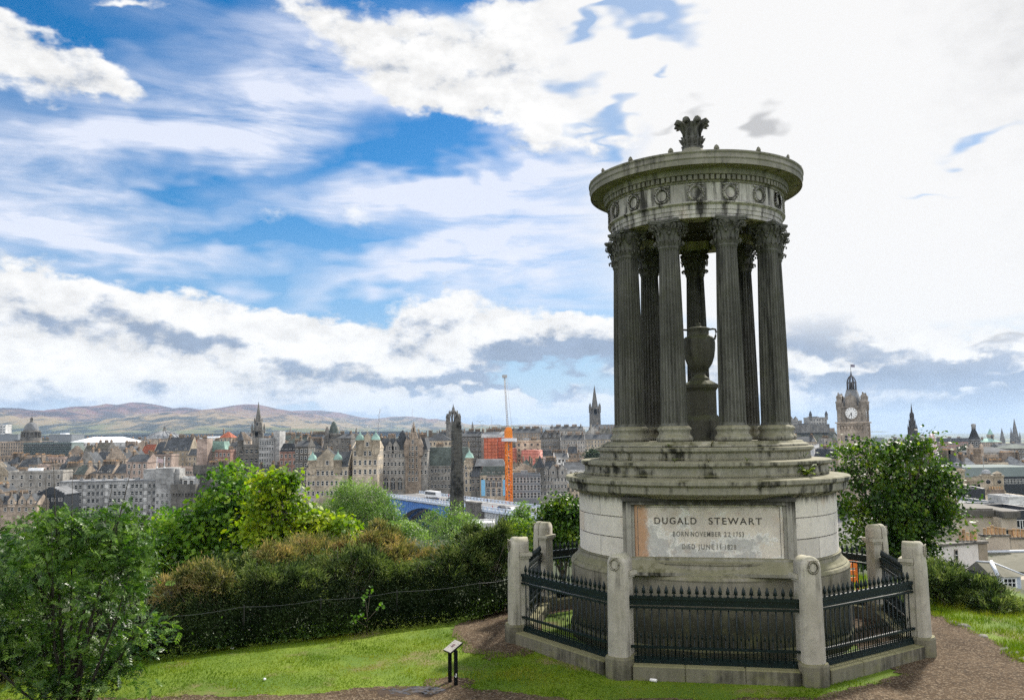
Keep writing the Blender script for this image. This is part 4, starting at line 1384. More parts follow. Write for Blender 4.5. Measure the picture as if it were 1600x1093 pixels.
def dormer_mesh(roof):
    m = MB()
    m.box(-0.75, 0.75, -0.1, 2.0, 0, 1.5, 2)
    m.add([(-0.95, -0.25, 1.5), (0.95, -0.25, 1.5), (0.95, 2.6, 1.5), (-0.95, 2.6, 1.5), (0, -0.25, 2.4), (0, 2.6, 2.4)], [(0, 1, 4), (1, 2, 5, 4), (3, 0, 4, 5), (2, 3, 5)], 3)
    m.box(-0.6, 0.6, -0.16, -0.1, 0.15, 1.45, 0)
    m.box(-0.42, -0.05, -0.175, -0.16, 0.3, 1.35, 1)
    m.box(0.05, 0.42, -0.175, -0.16, 0.3, 1.35, 1)
    return m.mesh("dormer", [SASH, GLASS, LINTEL, ROOF[roof]])
DORM = {k: dormer_mesh(k) for k in ('slate', 'green')}

def stack_mesh(n):
    m = MB()
    L = 0.45 + 0.55 * n
    m.box(-L / 2, L / 2, -0.45, 0.45, -3, 1.7, 0)
    m.box(-L / 2 - 0.12, L / 2 + 0.12, -0.57, 0.57, 1.7, 1.95, 0)
    for i in range(n):
        x = -L / 2 + L * (i + 0.5) / n
        m.lathe([(0.17, 1.95), (0.15, 2.5), (0.2, 2.55), (0.2, 2.68), (0.1, 2.68)], 7, cx=x, mat=1)
    return m.mesh("chimney", [STACK, POT])
STACKS = {n: stack_mesh(n) for n in (2, 3, 4, 6, 8)}

def turret_mesh(r, h, cap, mats):
    """round corner turret with an ogee or conical cap"""
    m = MB()
    m.lathe([(r * 0.4, -2.0), (r, -0.8), (r, h), (r * 1.15, h), (r * 1.15, h + 0.3), (r, h + 0.3)], 16)
    if cap == 'ogee':
        m.lathe([(r * 1.2, h + 0.3), (r * 1.15, h + 0.6), (r * 0.75, h + 1.2 * r), (r * 0.3, h + 1.5 * r), (r * 0.08, h + 2.1 * r), (0.01, h + 2.8 * r)], 16, mat=1)
    else:
        m.lathe([(r * 1.25, h + 0.3), (0.6 * r, h + 1.7 * r), (0.03, h + 3.2 * r)], 16, mat=1)
    return m.mesh("turret", mats)

CITY = []
def bld(label, px0, px1, pye, Y, wall='grey', roof='slate', rtype='gable', rpy=None, pyb=None, depth=12.0, yaw=0.0, win=None, wk='sash', ws=(1.15, 1.9),
        chim=None, dorm=0, name="tenement", cat="building", group=None, turrets=None, gables=None, side=0, band=True, pitch=3.5, extra=None, rows=None, hang=False):
    """one building. px0..px1: its front as surveyed; pye: eaves line; pyb: lowest line seen; Y: metres away"""
    pm = (px0 + px1) / 2
    a, b = at(px0, pye, Y), at(px1, pye, Y)
    ze = at(pm, pye, Y).z
    W = (b.x - a.x) / max(0.3, math.cos(yaw))
    cx = (a.x + b.x) / 2
    zb = min(gz(cx, Y), gz(cx, Y + depth)) - 1.0
    if pyb is None:
        zv = zb + 1.0
    else:
        zv = at(pm, pyb, Y).z
        zb = min(zb, zv - 2)
    if hang:                                                # stands on a crag: its foot is where the photo shows it
        zb = at(pm, pyb, Y).z - 4
        zv = zb
    H = ze - zb
    o = empty(name, (cx, Y, zb), yaw, label, cat, group)
    hw = W / 2
    m = MB()
    m.box(-hw, hw, 0, depth, 0, H)
    if band and W > 5:
        m.box(-hw - 0.25, hw + 0.25, -0.3, depth + 0.3, H - 0.45, H - 0.02)
        for k in range(2, 12, 3):
            zz = H - k * pitch * 0.98
            if zz > 2:
                m.box(-hw - 0.06, hw + 0.06, -0.10, 0, zz, zz + 0.22)
    rh = None
    if rpy is not None:
        rh = at(pm, rpy, Y + depth * 0.5).z - ze
    r = MB()
    if rtype == 'gable':
        rh = rh or min(5.0, depth * 0.38)
        m.add([(-hw, 0, H), (-hw, depth, H), (-hw, depth / 2, H + rh)], [(0, 2, 1)])
        m.add([(hw, 0, H), (hw, depth, H), (hw, depth / 2, H + rh)], [(0, 1, 2)])
        r.add([(-hw - 0.1, -0.4, H - 0.1), (hw + 0.1, -0.4, H - 0.1), (hw + 0.1, depth / 2, H + rh + 0.12), (-hw - 0.1, depth / 2, H + rh + 0.12), (hw + 0.1, depth + 0.4, H - 0.1), (-hw - 0.1, depth + 0.4, H - 0.1)],
              [(0, 1, 2, 3), (3, 2, 4, 5)])
        for s in (-1, 1):                                   # raised skews on the gables
            x0, x1 = sorted((s * (hw - 0.25), s * (hw + 0.15)))
            m.add([(x0, -0.2, H), (x1, -0.2, H), (x1, depth / 2, H + rh + 0.45), (x0, depth / 2, H + rh + 0.45), (x1, depth + 0.2, H), (x0, depth + 0.2, H)], [(0, 1, 2, 3), (3, 2, 4, 5), (1, 4, 2), (0, 3, 5)])
    elif rtype == 'front':                                  # gable towards the viewer
        rh = rh or W * 0.45
        m.add([(-hw, 0, H), (hw, 0, H), (0, 0, H + rh), (-hw, depth, H), (hw, depth, H), (0, depth, H + rh)], [(0, 1, 2), (4, 3, 5)])
        r.add([(-hw - 0.3, 0.3, H - 0.2), (0, 0.3, H + rh + 0.1), (0, depth, H + rh + 0.1), (-hw - 0.3, depth, H - 0.2), (hw + 0.3, 0.3, H - 0.2), (hw + 0.3, depth, H - 0.2)], [(0, 1, 2, 3), (1, 4, 5, 2)])
        n = 5
        for s in (-1, 1):                                   # crow steps
            for k in range(n):
                x = hw * (1 - (k + 0.5) / n)
                x0, x1 = sorted((s * (x - hw / n * 0.5), s * (x + hw / n * 0.5)))
                m.box(x0, x1, -0.05, 0.45, H + rh * k / n, H + rh * (k + 1) / n + 0.2)
    elif rtype == 'hip':
        rh = rh or min(5.0, depth * 0.4)
        q = min(hw * 0.9, depth * 0.5)
        r.add([(-hw - 0.4, -0.4, H - 0.1), (hw + 0.4, -0.4, H - 0.1), (hw + 0.4, depth + 0.4, H - 0.1), (-hw - 0.4, depth + 0.4, H - 0.1), (-hw + q, depth / 2, H + rh), (hw - q, depth / 2, H + rh)],
              [(0, 1, 5, 4), (1, 2, 5), (2, 3, 4, 5), (3, 0, 4)])
    elif rtype == 'mansard':
        rh = rh or 4.5
        i = min(1.6, hw * 0.4)
        r.frustum([(-hw - 0.1, -0.1), (hw + 0.1, -0.1), (hw + 0.1, depth + 0.1), (-hw - 0.1, depth + 0.1)], H - 0.02, [(-hw + i, i), (hw - i, i), (hw - i, depth - i), (-hw + i, depth - i)], H + rh)
    else:                                                   # flat with a parapet
        rh = 0.0
        t_ = 0.35
        m.box(-hw, hw, 0, t_, H, H + 0.7)
        m.box(-hw, hw, depth - t_, depth, H, H + 0.7)
        m.box(-hw, -hw + t_, t_, depth - t_, H, H + 0.7)
        m.box(hw - t_, hw, t_, depth - t_, H, H + 0.7)
        r.box(-hw + t_, hw - t_, t_, depth - t_, H + 0.002, H + 0.12)
        if W > 12:
            r.box(-hw * 0.4, hw * 0.1, depth * 0.3, depth * 0.6, H + 0.12, H + 2.0)
    m.build("wall", WALL[wall], o)
    if r.v:
        r.build("roof", ROOF[roof], o)
    # windows
    nwin = 0
    if win:
        cols = win
        nr = rows or max(1, int((ze - zv) / pitch))
        for k in range(nr):
            z = H - 0.55 - pitch * (k + 0.5)
            if z < 1:
                break
            for c in range(cols):
                if nwin >= 100:
                    break
                x = -hw + W * (c + 0.5) / cols + rng.uniform(-0.1, 0.1)
                wo = link("window", WIN[wk], o, (x, 0, z))
                wo.scale = (ws[0], 1, ws[1])
                nwin += 1
        if side:
            nc = max(2, int(depth / 3.5))
            for k in range(nr):
                z = H - 0.55 - pitch * (k + 0.5)
                if z < 1:
                    break
                for c in range(nc):
                    if nwin >= 100:
                        break
                    wo = link("window", WIN[wk], o, (side * hw, depth * (c + 0.5) / nc, z), side * math.pi / 2)
                    wo.scale = (ws[0], 1, ws[1])
                    nwin += 1
    for i in range(dorm):
        x = -hw + W * (i + 0.5) / dorm
        d_ = link("dormer", DORM['green' if roof == 'green' else 'slate'], o, (x, 0.5, H + 0.05))
        d_.scale = (1.0, 1.0, 1.0)
    if chim is None:
        chim = [(-0.9, 4), (0.9, 4)] if rtype == 'gable' else []
    for (u, n) in chim:
        if rtype == 'front':
            co = link("chimney", STACKS[n], o, (u * hw, depth * 0.55, H + max(0.3, rh * (1 - abs(u))) + 0.2), math.pi / 2)
        else:
            turn = math.pi / 2 if abs(u) > 0.8 else 0.0
            co = link("chimney", STACKS[n], o, (u * (hw - 0.5), depth * 0.5, H + (rh or 0) - 0.3), turn)
    for (u, rr, hh, cap, cm) in (turrets or []):
        link("turret", turret_mesh(rr, hh, cap, [WALL[wall], ROOF[cm]]), o, (u * hw, 0.3, H - hh * 0.35))
    for (u, gw, gh) in (gables or []):                       # wall-head gables with a window
        g = MB()
        g.add([(-gw / 2, -0.25, -1.2), (gw / 2, -0.25, -1.2), (gw / 2, -0.25, gh * 0.35), (0, -0.25, gh), (-gw / 2, -0.25, gh * 0.35),
               (-gw / 2, 4, -1.2), (gw / 2, 4, -1.2), (gw / 2, 4, gh * 0.35), (0, 4, gh), (-gw / 2, 4, gh * 0.35)],
              [(0, 1, 2, 3, 4), (1, 6, 7, 2), (5, 0, 4, 9)])
        g.add([(gw / 2 + 0.2, -0.4, gh * 0.30), (0, -0.4, gh + 0.12), (-gw / 2 - 0.2, -0.4, gh * 0.30), (gw / 2 + 0.2, 4, gh * 0.30), (0, 4, gh + 0.12), (-gw / 2 - 0.2, 4, gh * 0.30)], [(0, 3, 4, 1), (1, 4, 5, 2)], 1)
        g.box(-0.12, 0.12, -0.35, -0.1, gh, gh + 1.0)
        go = g.build("gable", [WALL[wall], ROOF[roof]], o, (u * hw, 0, H))
        wo = link("window", WIN['sash'], go, (0, -0.26, gh * 0.22))
        wo.scale = (min(1.4, gw * 0.3), 1, 1.9)
    CITY.append((pm, pye, px0, px1, Y, o))
    if extra:
        extra(o, hw, depth, H, rh)
    return o

def shape(o, name, mat, fn):
    m = MB()
    fn(m)
    return m.build(name, mat, o)

# ---------------------------------------------------------------- distant slabs and halls beyond the ridge
bld("white and blue tower block at the far edge of the roofscape", -14, 9, 664, 1150, 'white', 'pale', 'flat', pyb=690, depth=14, win=5, wk='wide', ws=(3, 1.6), name="tower_block", chim=[])
bld("flat grey clad block beside the stone dome", -8, 28, 679, 1080, 'metal', 'pale', 'flat', pyb=695, depth=18, chim=[], name="clad_block")
bld("long white flat-topped hall behind the netted scaffold", 77, 112, 679, 1000, 'metal', 'white', 'flat', pyb=700, depth=30, chim=[], name="white_hall")
bld("broad white shed with a bright sloping roof", 104, 206, 691, 960, 'white', 'white', 'hip', rpy=682, pyb=706, depth=40, win=9, wk='pane', ws=(2.0, 1.2), rows=1, chim=[], name="white_shed", cat="shed")
bld("pale low hall next to the ribbed white dome", 192, 256, 685, 1020, 'metal', 'pale', 'flat', pyb=700, depth=30, chim=[], name="pale_hall")
bld("white long roof beyond the red tiled roofs", 296, 372, 684, 940, 'white', 'white', 'flat', pyb=698, depth=30, chim=[], name="white_hall")

# ---------------------------------------------------------------- domes
def dome_building():
    o = bld("stone university building with a grey dome on a columned drum", -6, 62, 690, 900, 'brown', 'slate', 'flat', pyb=714, depth=26, win=18, wk='dark', ws=(1.4, 2.4), chim=[], name="domed_building")
    W2 = at(41, 680, 905)
    b = o.location
    def z(py):
        return at(41, py, 910).z - b.z
    u = 910 / F_PX
    cxx = W2.x - b.x
    def drum(m):
        m.lathe([(15 * u, z(692)), (15 * u, z(684)), (12.5 * u, z(683.5)), (12.5 * u, z(676)), (14 * u, z(675.5)), (14 * u, z(673.5)), (11 * u, z(672.8)), (10.5 * u, z(671.5))], 32, cx=cxx, cy=14)
        for i in range(16):
            a = 2 * math.pi * i / 16
            m.lathe([(0.8, z(683.5)), (0.7, z(676))], 8, cx=cxx + 13.4 * u * math.cos(a), cy=14 + 13.4 * u * math.sin(a))
    shape(o, "drum", WALL['dark'], drum)
    shape(o, "dome", ROOF['pale'], lambda m: m.lathe([(10.6 * u * math.cos(R(t)), z(671.8) + (z(659) - z(671.8)) * math.sin(R(t))) for t in range(0, 86, 8)] + [(0.1, z(659))], 32, cx=cxx, cy=14))
    shape(o, "lantern", WALL['dark'], lambda m: m.lathe([(2.6 * u, z(660.5)), (2.6 * u, z(658)), (2.0 * u, z(657.5)), (2.0 * u, z(654.5)), (2.6 * u, z(654)), (1.6 * u, z(652.5)), (0.3 * u, z(651)), (0.15 * u, z(642))], 14, cx=cxx, cy=14))
    o2 = bld("building wrapped in dark green scaffold netting", 37, 112, 692, 850, 'net', 'pale', 'flat', pyb=712, depth=24, chim=[], name="netted_building", win=24, wk='wide', ws=(1.7, 1.0), rows=1)
    hw = (at(112, 690, 850).x - at(37, 690, 850).x) / 2
    H = at(74, 692, 850).z - o2.location.z
    def decks(m):
        for k in range(6):
            m.box(-hw, hw, -1.4, -0.2, H - 1.5 - 2.2 * k, H - 1.2 - 2.2 * k)
        for i in range(26):
            x = -hw + 2 * hw * i / 25
            m.box(x - 0.08, x + 0.08, -1.5, -1.35, H - 14, H + 1.2)
    shape(o2, "scaffold", WALL['charcoal'], decks)
dome_building()

def ribbed_dome():
    p = at(257, 684, 1000)
    zb = gz(p.x, 1000) - 1
    o = empty("domed_hall", (p.x, 1000, zb), 0, "round hall with a shallow ribbed white dome and a lantern", "building")
    u = 1000 / F_PX
    def z(py):
        return at(257, py, 1000).z - zb
    shape(o, "wall", WALL['brown'], lambda m: m.lathe([(25 * u, 0), (25 * u, z(684.5))], 40))
    def dome(m):
        m.lathe([(26 * u, z(685)), (25.5 * u, z(683)), (21 * u, z(679.5)), (15 * u, z(676.5)), (8 * u, z(674.5)), (2.5 * u, z(673.8))], 40)
        for i in range(20):
            a = 2 * math.pi * i / 20
            c, s = math.cos(a), math.sin(a)
            m.tube([(r * u * c, r * u * s, z(q) + 0.3) for r, q in ((25.5, 683), (21, 679.5), (15, 676.5), (8, 674.5), (2.5, 673.8))], 0.5, 5)
    shape(o, "dome", ROOF['pale'], dome)
    shape(o, "lantern", WALL['dark'], lambda m: m.lathe([(3 * u, z(674.2)), (3 * u, z(671)), (2 * u, z(670.5)), (2 * u, z(668)), (0.4 * u, z(665.5)), (0.1 * u, z(662))], 12))
    CITY.append((257, 676, 232, 283, 1000, o))
ribbed_dome()

# ---------------------------------------------------------------- old town, left
bld("low brown terraced roof in front of the stone dome", -4, 60, 713, 640, 'brown', 'brown', 'flat', pyb=730, depth=16, win=12, wk='dark', chim=[(-0.5, 6), (0.2, 4), (0.7, 6)])
bld("narrow brown roofed block below the scaffold netting", 58, 106, 715, 620, 'pink', 'brown', 'flat', pyb=728, depth=14, win=9, wk='dark', chim=[(-0.6, 6), (0.3, 6)])
bld("cream rendered house with a round-headed gable window", -8, 15, 741, 500, 'cream', 'slate', 'front', rpy=729, pyb=762, depth=12, win=2, ws=(1.3, 2))
bld("plain grey tenement with a white roof edge and scattered windows", 16, 96, 737, 480, 'grey', 'white', 'flat', pyb=780, depth=14, yaw=0.12, win=6, rows=3, pitch=4.2, ws=(1.5, 2.3), chim=[(-0.7, 6), (0.0, 6)], side=-1)
bld("brown stone row with steep wall-head gables at the trees", -8, 58, 787, 380, 'brown', 'slate', 'gable', rpy=774, pyb=812, depth=10, win=6, ws=(1.1, 1.7), gables=[(-0.82, 3.4, 4.2), (-0.2, 3.4, 4.2), (0.3, 3.4, 4.2), (0.72, 3.4, 4.2)], chim=[(-0.5, 4), (0.05, 6)])
bld("dark slate house with four white dormers", 90, 122, 738, 520, 'dark', 'slate', 'mansard', rpy=724, pyb=750, depth=12, dorm=4, win=4, chim=[(0.8, 4)])
bld("grey crow-stepped gable with arched attic window", 124, 147, 722, 560, 'grey', 'slate', 'front', rpy=706, pyb=748, depth=14, win=3, ws=(1.2, 2.0), chim=[(0.0, 3)])
bld("slate roof with white skylights beside the crow-stepped gable", 144, 169, 722, 580, 'grey', 'slate', 'gable', rpy=706, pyb=735, depth=14, dorm=3, win=4)
bld("brown hip-roofed hall just above the concrete office", 140, 192, 739, 500, 'brown', 'slate', 'hip', rpy=726, pyb=753, depth=16, win=6, wk='dark', chim=[(0.5, 2)])
bld("grey-brown tenement with a tall gable stack", 166, 196, 716, 545, 'brown', 'slate', 'front', rpy=697, pyb=740, depth=14, win=3, chim=[(-0.5, 6), (0.5, 4)])
bld("brown gabled house under two chimneys, beside the red tiled roof", 193, 216, 711, 600, 'brown', 'slate', 'front', rpy=697, pyb=726, depth=12, win=2, chim=[(-0.4, 4), (0.5, 4)])
bld("pink sandstone tenement with a slate roof behind the office tower", 197, 231, 721, 470, 'pink', 'slate', 'gable', rpy=710, pyb=752, depth=12, win=4, ws=(1.2, 2.2), chim=[(-0.9, 4), (0.9, 6)], yaw=-0.1)
bld("house with an orange-red tiled roof between slate roofs", 219, 246, 708, 650, 'tan', 'red', 'gable', rpy=694, pyb=720, depth=16, dorm=1, win=4, chim=[(-0.9, 4), (0.9, 3)])
bld("slate-roofed house between the red roof and the cream tenement", 240, 262, 707, 640, 'tan', 'slate', 'gable', rpy=690, pyb=722, depth=16, dorm=2, win=3)
bld("pink-brown tenement behind the flagpoles", 230, 268, 711, 560, 'pink', 'slate', 'flat', pyb=735, depth=12, win=5, ws=(1.2, 2.1), chim=[(-0.7, 4), (0.1, 4), (0.7, 4)])
bld("cream tenement with a tall slate roof and three white dormers", 255, 296, 704, 600, 'cream', 'slate', 'gable', rpy=683, pyb=734, depth=18, dorm=3, win=6, ws=(1.0, 1.6), chim=[(-0.9, 6), (0.0, 6), (0.9, 6)])
bld("small cream wing beside the tall slate-roofed tenement", 293, 308, 711, 590, 'cream', 'slate', 'gable', rpy=701, pyb=734, depth=12, win=2, chim=[])
bld("house with a deep red hipped roof", 293, 312, 696, 660, 'cream', 'red', 'hip', rpy=686, pyb=706, depth=16, win=3, chim=[(0.0, 4)])
bld("row of pale pink balconied flats above the retaining wall", 272, 304, 731, 440, 'pink', 'pale', 'flat', pyb=744, depth=10, win=9, wk='pane', ws=(0.9, 1.5), rows=1, chim=[])
bld("small white rendered house with one dark window", 285, 304, 746, 425, 'white', 'pale', 'flat', pyb=760, depth=8, win=2, wk='dark', ws=(1.8, 1.8), rows=1, chim=[], name="white_house", cat="house")
bld("tiny white house next to the concrete office", 273, 282, 746, 425, 'white', 'pale', 'flat', pyb=760, depth=8, win=1, wk='dark', rows=1, chim=[], name="white_house", cat="house")

# concrete office with flagpoles
def office():
    Y = 420
    a, b = at(112, 753, Y), at(242, 748, Y)
    zt = at(175, 752, Y).z
    zb = gz((a.x + b.x) / 2, Y) - 6
    W = b.x - a.x
    o = empty("office_block", ((a.x + b.x) / 2, Y, zb), 0.10, "long concrete office block with a grid of small white-framed windows", "building")
    H = zt - zb
    hw = W / 2
    m = MB()
    m.box(-hw - 4.5, hw, 0, 14, 0, H)
    n = 20
    for i in range(n + 1):                                  # fins and floor bands
        x = -hw + W * i / n
        m.box(x - 0.10, x + 0.10, -0.30, 0, 2, H - 0.3)
    for k in range(9):
        m.box(-hw, hw, -0.14, 0, H - 1.0 - 3.35 * k, H - 0.2 - 3.35 * k)
    m.build("wall", WALL['concrete'], o)
    r = MB()
    r.box(-hw - 4.7, hw, -0.4, 14.2, H + 0.01, H + 0.6)
    for i in range(7):
        r.box(-hw + 3 + i * 5.2, -hw + 4.6 + i * 5.2, 4, 6, H + 0.6, H + 1.5)
    r.build("roof", ROOF['pale'], o)
    cnt = 0
    blank = {3, 8, 13, 17}
    for k in range(7):
        for i in range(n):
            x = -hw + W * (i + 0.5) / n
            z = H - 2.25 - 3.35 * k
            if i in blank or (i * 7 + k * 3) % 11 == 0:
                continue
            if cnt >= 96:
                break
            for s in (1,):
                wo = link("window", WIN['pane'], o, (x, -0.02, z))
                wo.scale = (1.62, 1, 1.9)
            cnt += 1
    p = MB()
    for k in range(7):
        for i in sorted(blank):
            x = -hw + W * (i + 0.5) / n
            p.box(x - 0.82, x + 0.82, -0.05, 0.0, H - 3.2 - 3.35 * k, H - 1.2 - 3.35 * k)
    p.build("white_panelling", WALL['white'], o)
    # stair tower at the end
    c0, c1 = at(218, 735, Y + 1), at(276, 735, Y + 1)
    tz = at(247, 731, Y).z - zb
    lx = lambda px: (at(px, 750, Y).x - o.location.x)
    t = MB()
    t.box(lx(243), lx(270), -2.2, 10, 0, tz)
    t.box(lx(219), lx(243) - 0.01, 3, 12, H + 0.62, tz - 0.6)
    t.box(lx(270) + 0.01, lx(277), 0, 10, 0, tz - 0.5)
    for k in range(3):
        t.box(lx(251) - 0.15 + k * 3, lx(251) + 0.15 + k * 3, -2.35, -2.2, tz - 9.5, tz - 7)
    t.box(lx(250), lx(258), -2.5, -2.2, tz - 7.6, tz - 5.2)
    t.build("stair_tower", WALL['concrete'], o)
    for k in range(7):
        for i in range(4):
            wo = link("window", WIN['wide'], o, (lx(246.5) + i * (lx(268) - lx(246.5)) / 3, -2.22, tz - 13 - 3.3 * k))
            wo.scale = (1.3, 1, 1.6)
    e = MB()
    e.box(lx(226), lx(250), -5.5, -2.25, at(240, 829, Y).z - zb - 4, at(240, 817, Y).z - zb)
    e.build("entrance", WALL['red'], o)
    d = MB()
    d.box(lx(231), lx(244), -5.65, -5.51, at(240, 829, Y).z - zb - 3, at(240, 820, Y).z - zb)
    d.build("doorway", GLASS, o)
    CITY.append((190, 745, 112, 276, Y, o))
    WHITE_METAL = plain("white_pole_paint", (0.75, 0.75, 0.73), rough=0.4)
    for px, lab in ((244.5, "white flagpole with a pale flag on the concrete stair tower"), (256.5, "bare white flagpole on the concrete stair tower")):
        q = at(px, 747, Y + 2)
        zt2 = at(px, 714, Y + 2).z
        f = empty("flagpole", (q.x, Y + 2, zb + tz), 0, lab, "flagpole")
        h = zt2 - zb - tz
        shape(f, "pole", WHITE_METAL, lambda m: (m.tube([(0, 0, 0), (0, 0, h)], 0.22, 8, r1=0.12), m.ball((0, 0, h), 0.25), m.box(-0.35, 0.35, -0.35, 0.35, 0, 0.5)))
        if px < 250:
            def flag(m):
                vs, fs = [], []
                for i in range(9):
                    for j in range(2):
                        vs.append((0.12 + i * 0.36, 0.25 * math.sin(i * 1.1), h - 0.3 - j * 2.0 - 0.08 * i))
                for i in range(8):
                    fs.append((i * 2, i * 2 + 1, i * 2 + 3, i * 2 + 2))
                m.add(vs, fs, 0, True)
            shape(f, "flag", plain("flag_cloth", (0.55, 0.42, 0.42), rough=0.9), flag)
office()

def rampart(label, px0, px1, py0, py1, Y, mat, depth=5):
    a, b = at(px0, py0, Y), at(px1, py0, Y)
    zt = at((px0 + px1) / 2, py0, Y).z
    zb = min(gz(a.x, Y), at(px0, py1, Y).z) - 4
    o = empty("retaining_wall", ((a.x + b.x) / 2, Y, zb), 0, label, "wall")
    hw, H = (b.x - a.x) / 2, zt - zb
    m = MB()
    m.box(-hw, hw, 0, depth, 0, H)
    n = int(hw * 2 / 1.3)
    for i in range(n):
        x = -hw + 2 * hw * (i + 0.5) / n
        m.box(x - 0.32, x + 0.32, -0.7, 0, H - 5.2, H - 4.0)
    m.box(-hw - 0.2, hw + 0.2, -0.9, 0, H - 4.0, H - 3.6)
    m.box(-hw - 0.2, hw + 0.2, -0.9, -0.45, H - 3.6, H + 0.4)
    m.build("masonry", WALL[mat], o)
    return o
rampart("dark corbelled retaining wall above the trees, next to the concrete office", 268, 306, 757, 790, 418, 'dark')
rampart("long corbelled stone terrace wall below the green copper roofs", 303, 360, 727, 780, 432, 'dark')

bld("tall pink harled gable with a chimney head", 308, 324, 687, 520, 'pink', 'slate', 'flat', pyb=728, depth=9, chim=[(0.0, 4)], band=False)
bld("stone house under two pale green copper roofs", 322, 352, 705, 530, 'tan', 'copper', 'mansard', rpy=689, pyb=728, depth=13, win=5, ws=(1.2, 2.0), chim=[(-0.2, 4)])
bld("red-brown stone tenement below the copper roofs", 336, 360, 704, 505, 'red', 'slate', 'flat', pyb=728, depth=12, win=4, chim=[(0.7, 4)])
bld("narrow grey house between the copper roofs and the sooty block", 358, 377, 697, 515, 'grey', 'slate', 'gable', rpy=690, pyb=738, depth=12, win=3, ws=(1.2, 2.1))
bld("big sooty castellated block with a corner bartizan", 374, 405, 696, 480, 'dark', 'slate', 'flat', pyb=745, depth=18, win=4, wk='dark', ws=(1.5, 2.5), pitch=5.0, chim=[], turrets=[(-0.9, 1.6, 4.5, 'cone', 'slate')])
bld("brown tenement with a broad stepped gable left of the dark spire", 367, 392, 686, 620, 'brown', 'slate', 'front', rpy=675, pyb=700, depth=16, win=4, chim=[(-0.6, 6), (0.6, 4)])
bld("house with a rust-red pyramid roof", 343, 361, 683, 650, 'brown', 'red', 'hip', rpy=674, pyb=694, depth=14, win=3, chim=[(-0.9, 3)])
bld("grey mid-rise office with a pale window grid", 405, 428, 686, 470, 'concrete', 'pale', 'flat', pyb=742, depth=14, win=6, wk='wide', ws=(1.25, 1.9), chim=[], pitch=3.1, name="office_building")
bld("slim windowless concrete shaft beside the grey office", 427.5, 437, 675, 472, 'concrete', 'pale', 'flat', pyb=742, depth=12, chim=[], band=False, name="concrete_tower")
bld("red-brown curved corner block under a slate mansard", 437, 463, 705, 450, 'red', 'slate', 'mansard', rpy=692, pyb=748, depth=14, dorm=4, win=4, ws=(1.1, 1.8), chim=[(0.8, 4)])
bld("tall sooty tenement with a corner stair shaft", 461, 481, 697, 428, 'dark', 'slate', 'gable', rpy=688, pyb=785, depth=16, win=3, ws=(1.1, 2.1), chim=[(-0.9, 4), (0.9, 6)], side=1)
bld("tan baronial hall with a big gable and two pale ogee turrets", 479, 544, 729, 400, 'tan', 'slate', 'gable', rpy=706, pyb=790, depth=18, win=9, ws=(1.2, 2.1), wk='sash', gables=[(0.0, 12, 8.5)],
    turrets=[(-0.72, 1.9, 4.5, 'ogee', 'copper'), (0.5, 1.9, 4.5, 'ogee', 'copper')], chim=[(-0.1, 4)], side=1, pitch=4.6)
bld("little stone gable with a round window among the trees", 443, 464, 772, 330, 'pink', 'slate', 'front', rpy=752, pyb=800, depth=12, win=1, wk='dark', ws=(1.2, 1.6), rows=1, chim=[], name="stone_hall")
bld("small pale gabled hut beside the trees below the baronial hall", 464, 483, 783, 325, 'pink', 'slate', 'front', rpy=774, pyb=800, depth=8, chim=[], name="stone_hut")
bld("brown chimneyed tenements left of the black drum tower", 480, 507, 685, 600, 'brown', 'slate', 'gable', rpy=678, pyb=706, depth=14, win=5, chim=[(-0.9, 4), (-0.3, 6), (0.4, 6), (0.9, 4)])
bld("slate roofed house with a steep green roof behind the sooty tenement", 446, 476, 694, 520, 'dark', 'green', 'hip', rpy=682, pyb=704, depth=12, win=5, chim=[(-0.5, 4)])

def drum_tower():
    Y = 560
    o = bld("black sooty building carrying a round tower with a green cone", 506, 548, 684, Y, 'dark', 'slate', 'gable', rpy=678, pyb=712, depth=16, win=5, wk='dark', chim=[(0.2, 4), (0.9, 6)])
    b = o.location
    u = Y / F_PX
    def z(py):
        return at(519, py, Y).z - b.z
    x = at(519, 680, Y).x - b.x
    shape(o, "round_tower", WALL['dark'], lambda m: (m.lathe([(10.5 * u, 0), (10.5 * u, z(680)), (11.3 * u, z(679.5)), (11.3 * u, z(676.5)), (9 * u, z(676.4))], 24, cx=x, cy=5),
                                                    m.lathe([(3.2 * u, z(690)), (3.2 * u, z(674)), (2.4 * u, z(669)), (0.2 * u, z(665.5))], 12, cx=x - 8 * u, cy=0)))
    shape(o, "cone", ROOF['green'], lambda m: m.lathe([(7.6 * u, z(676.6)), (7.2 * u, z(672)), (5.0 * u, z(664.5)), (2.6 * u, z(659.5)), (1.0 * u, z(657.8)), (0.1, z(657.4))], 20, cx=x, cy=5))
drum_tower()

bld("ornate tan stone block with twin ogee turrets and two arched windows", 551, 590, 699, 400, 'tan', 'slate', 'gable', rpy=690, pyb=756, depth=18, win=5, ws=(1.2, 2.2), gables=[(0.18, 6.5, 7.0)],
    turrets=[(-0.42, 1.9, 5.0, 'ogee', 'copper'), (0.84, 1.9, 5.0, 'ogee', 'copper')], chim=[(0.2, 4)], pitch=4.2, side=1)
bld("sooty infill tenement between the two turreted blocks", 541, 552, 712, 420, 'dark', 'slate', 'gable', rpy=702, pyb=758, depth=14, win=2)

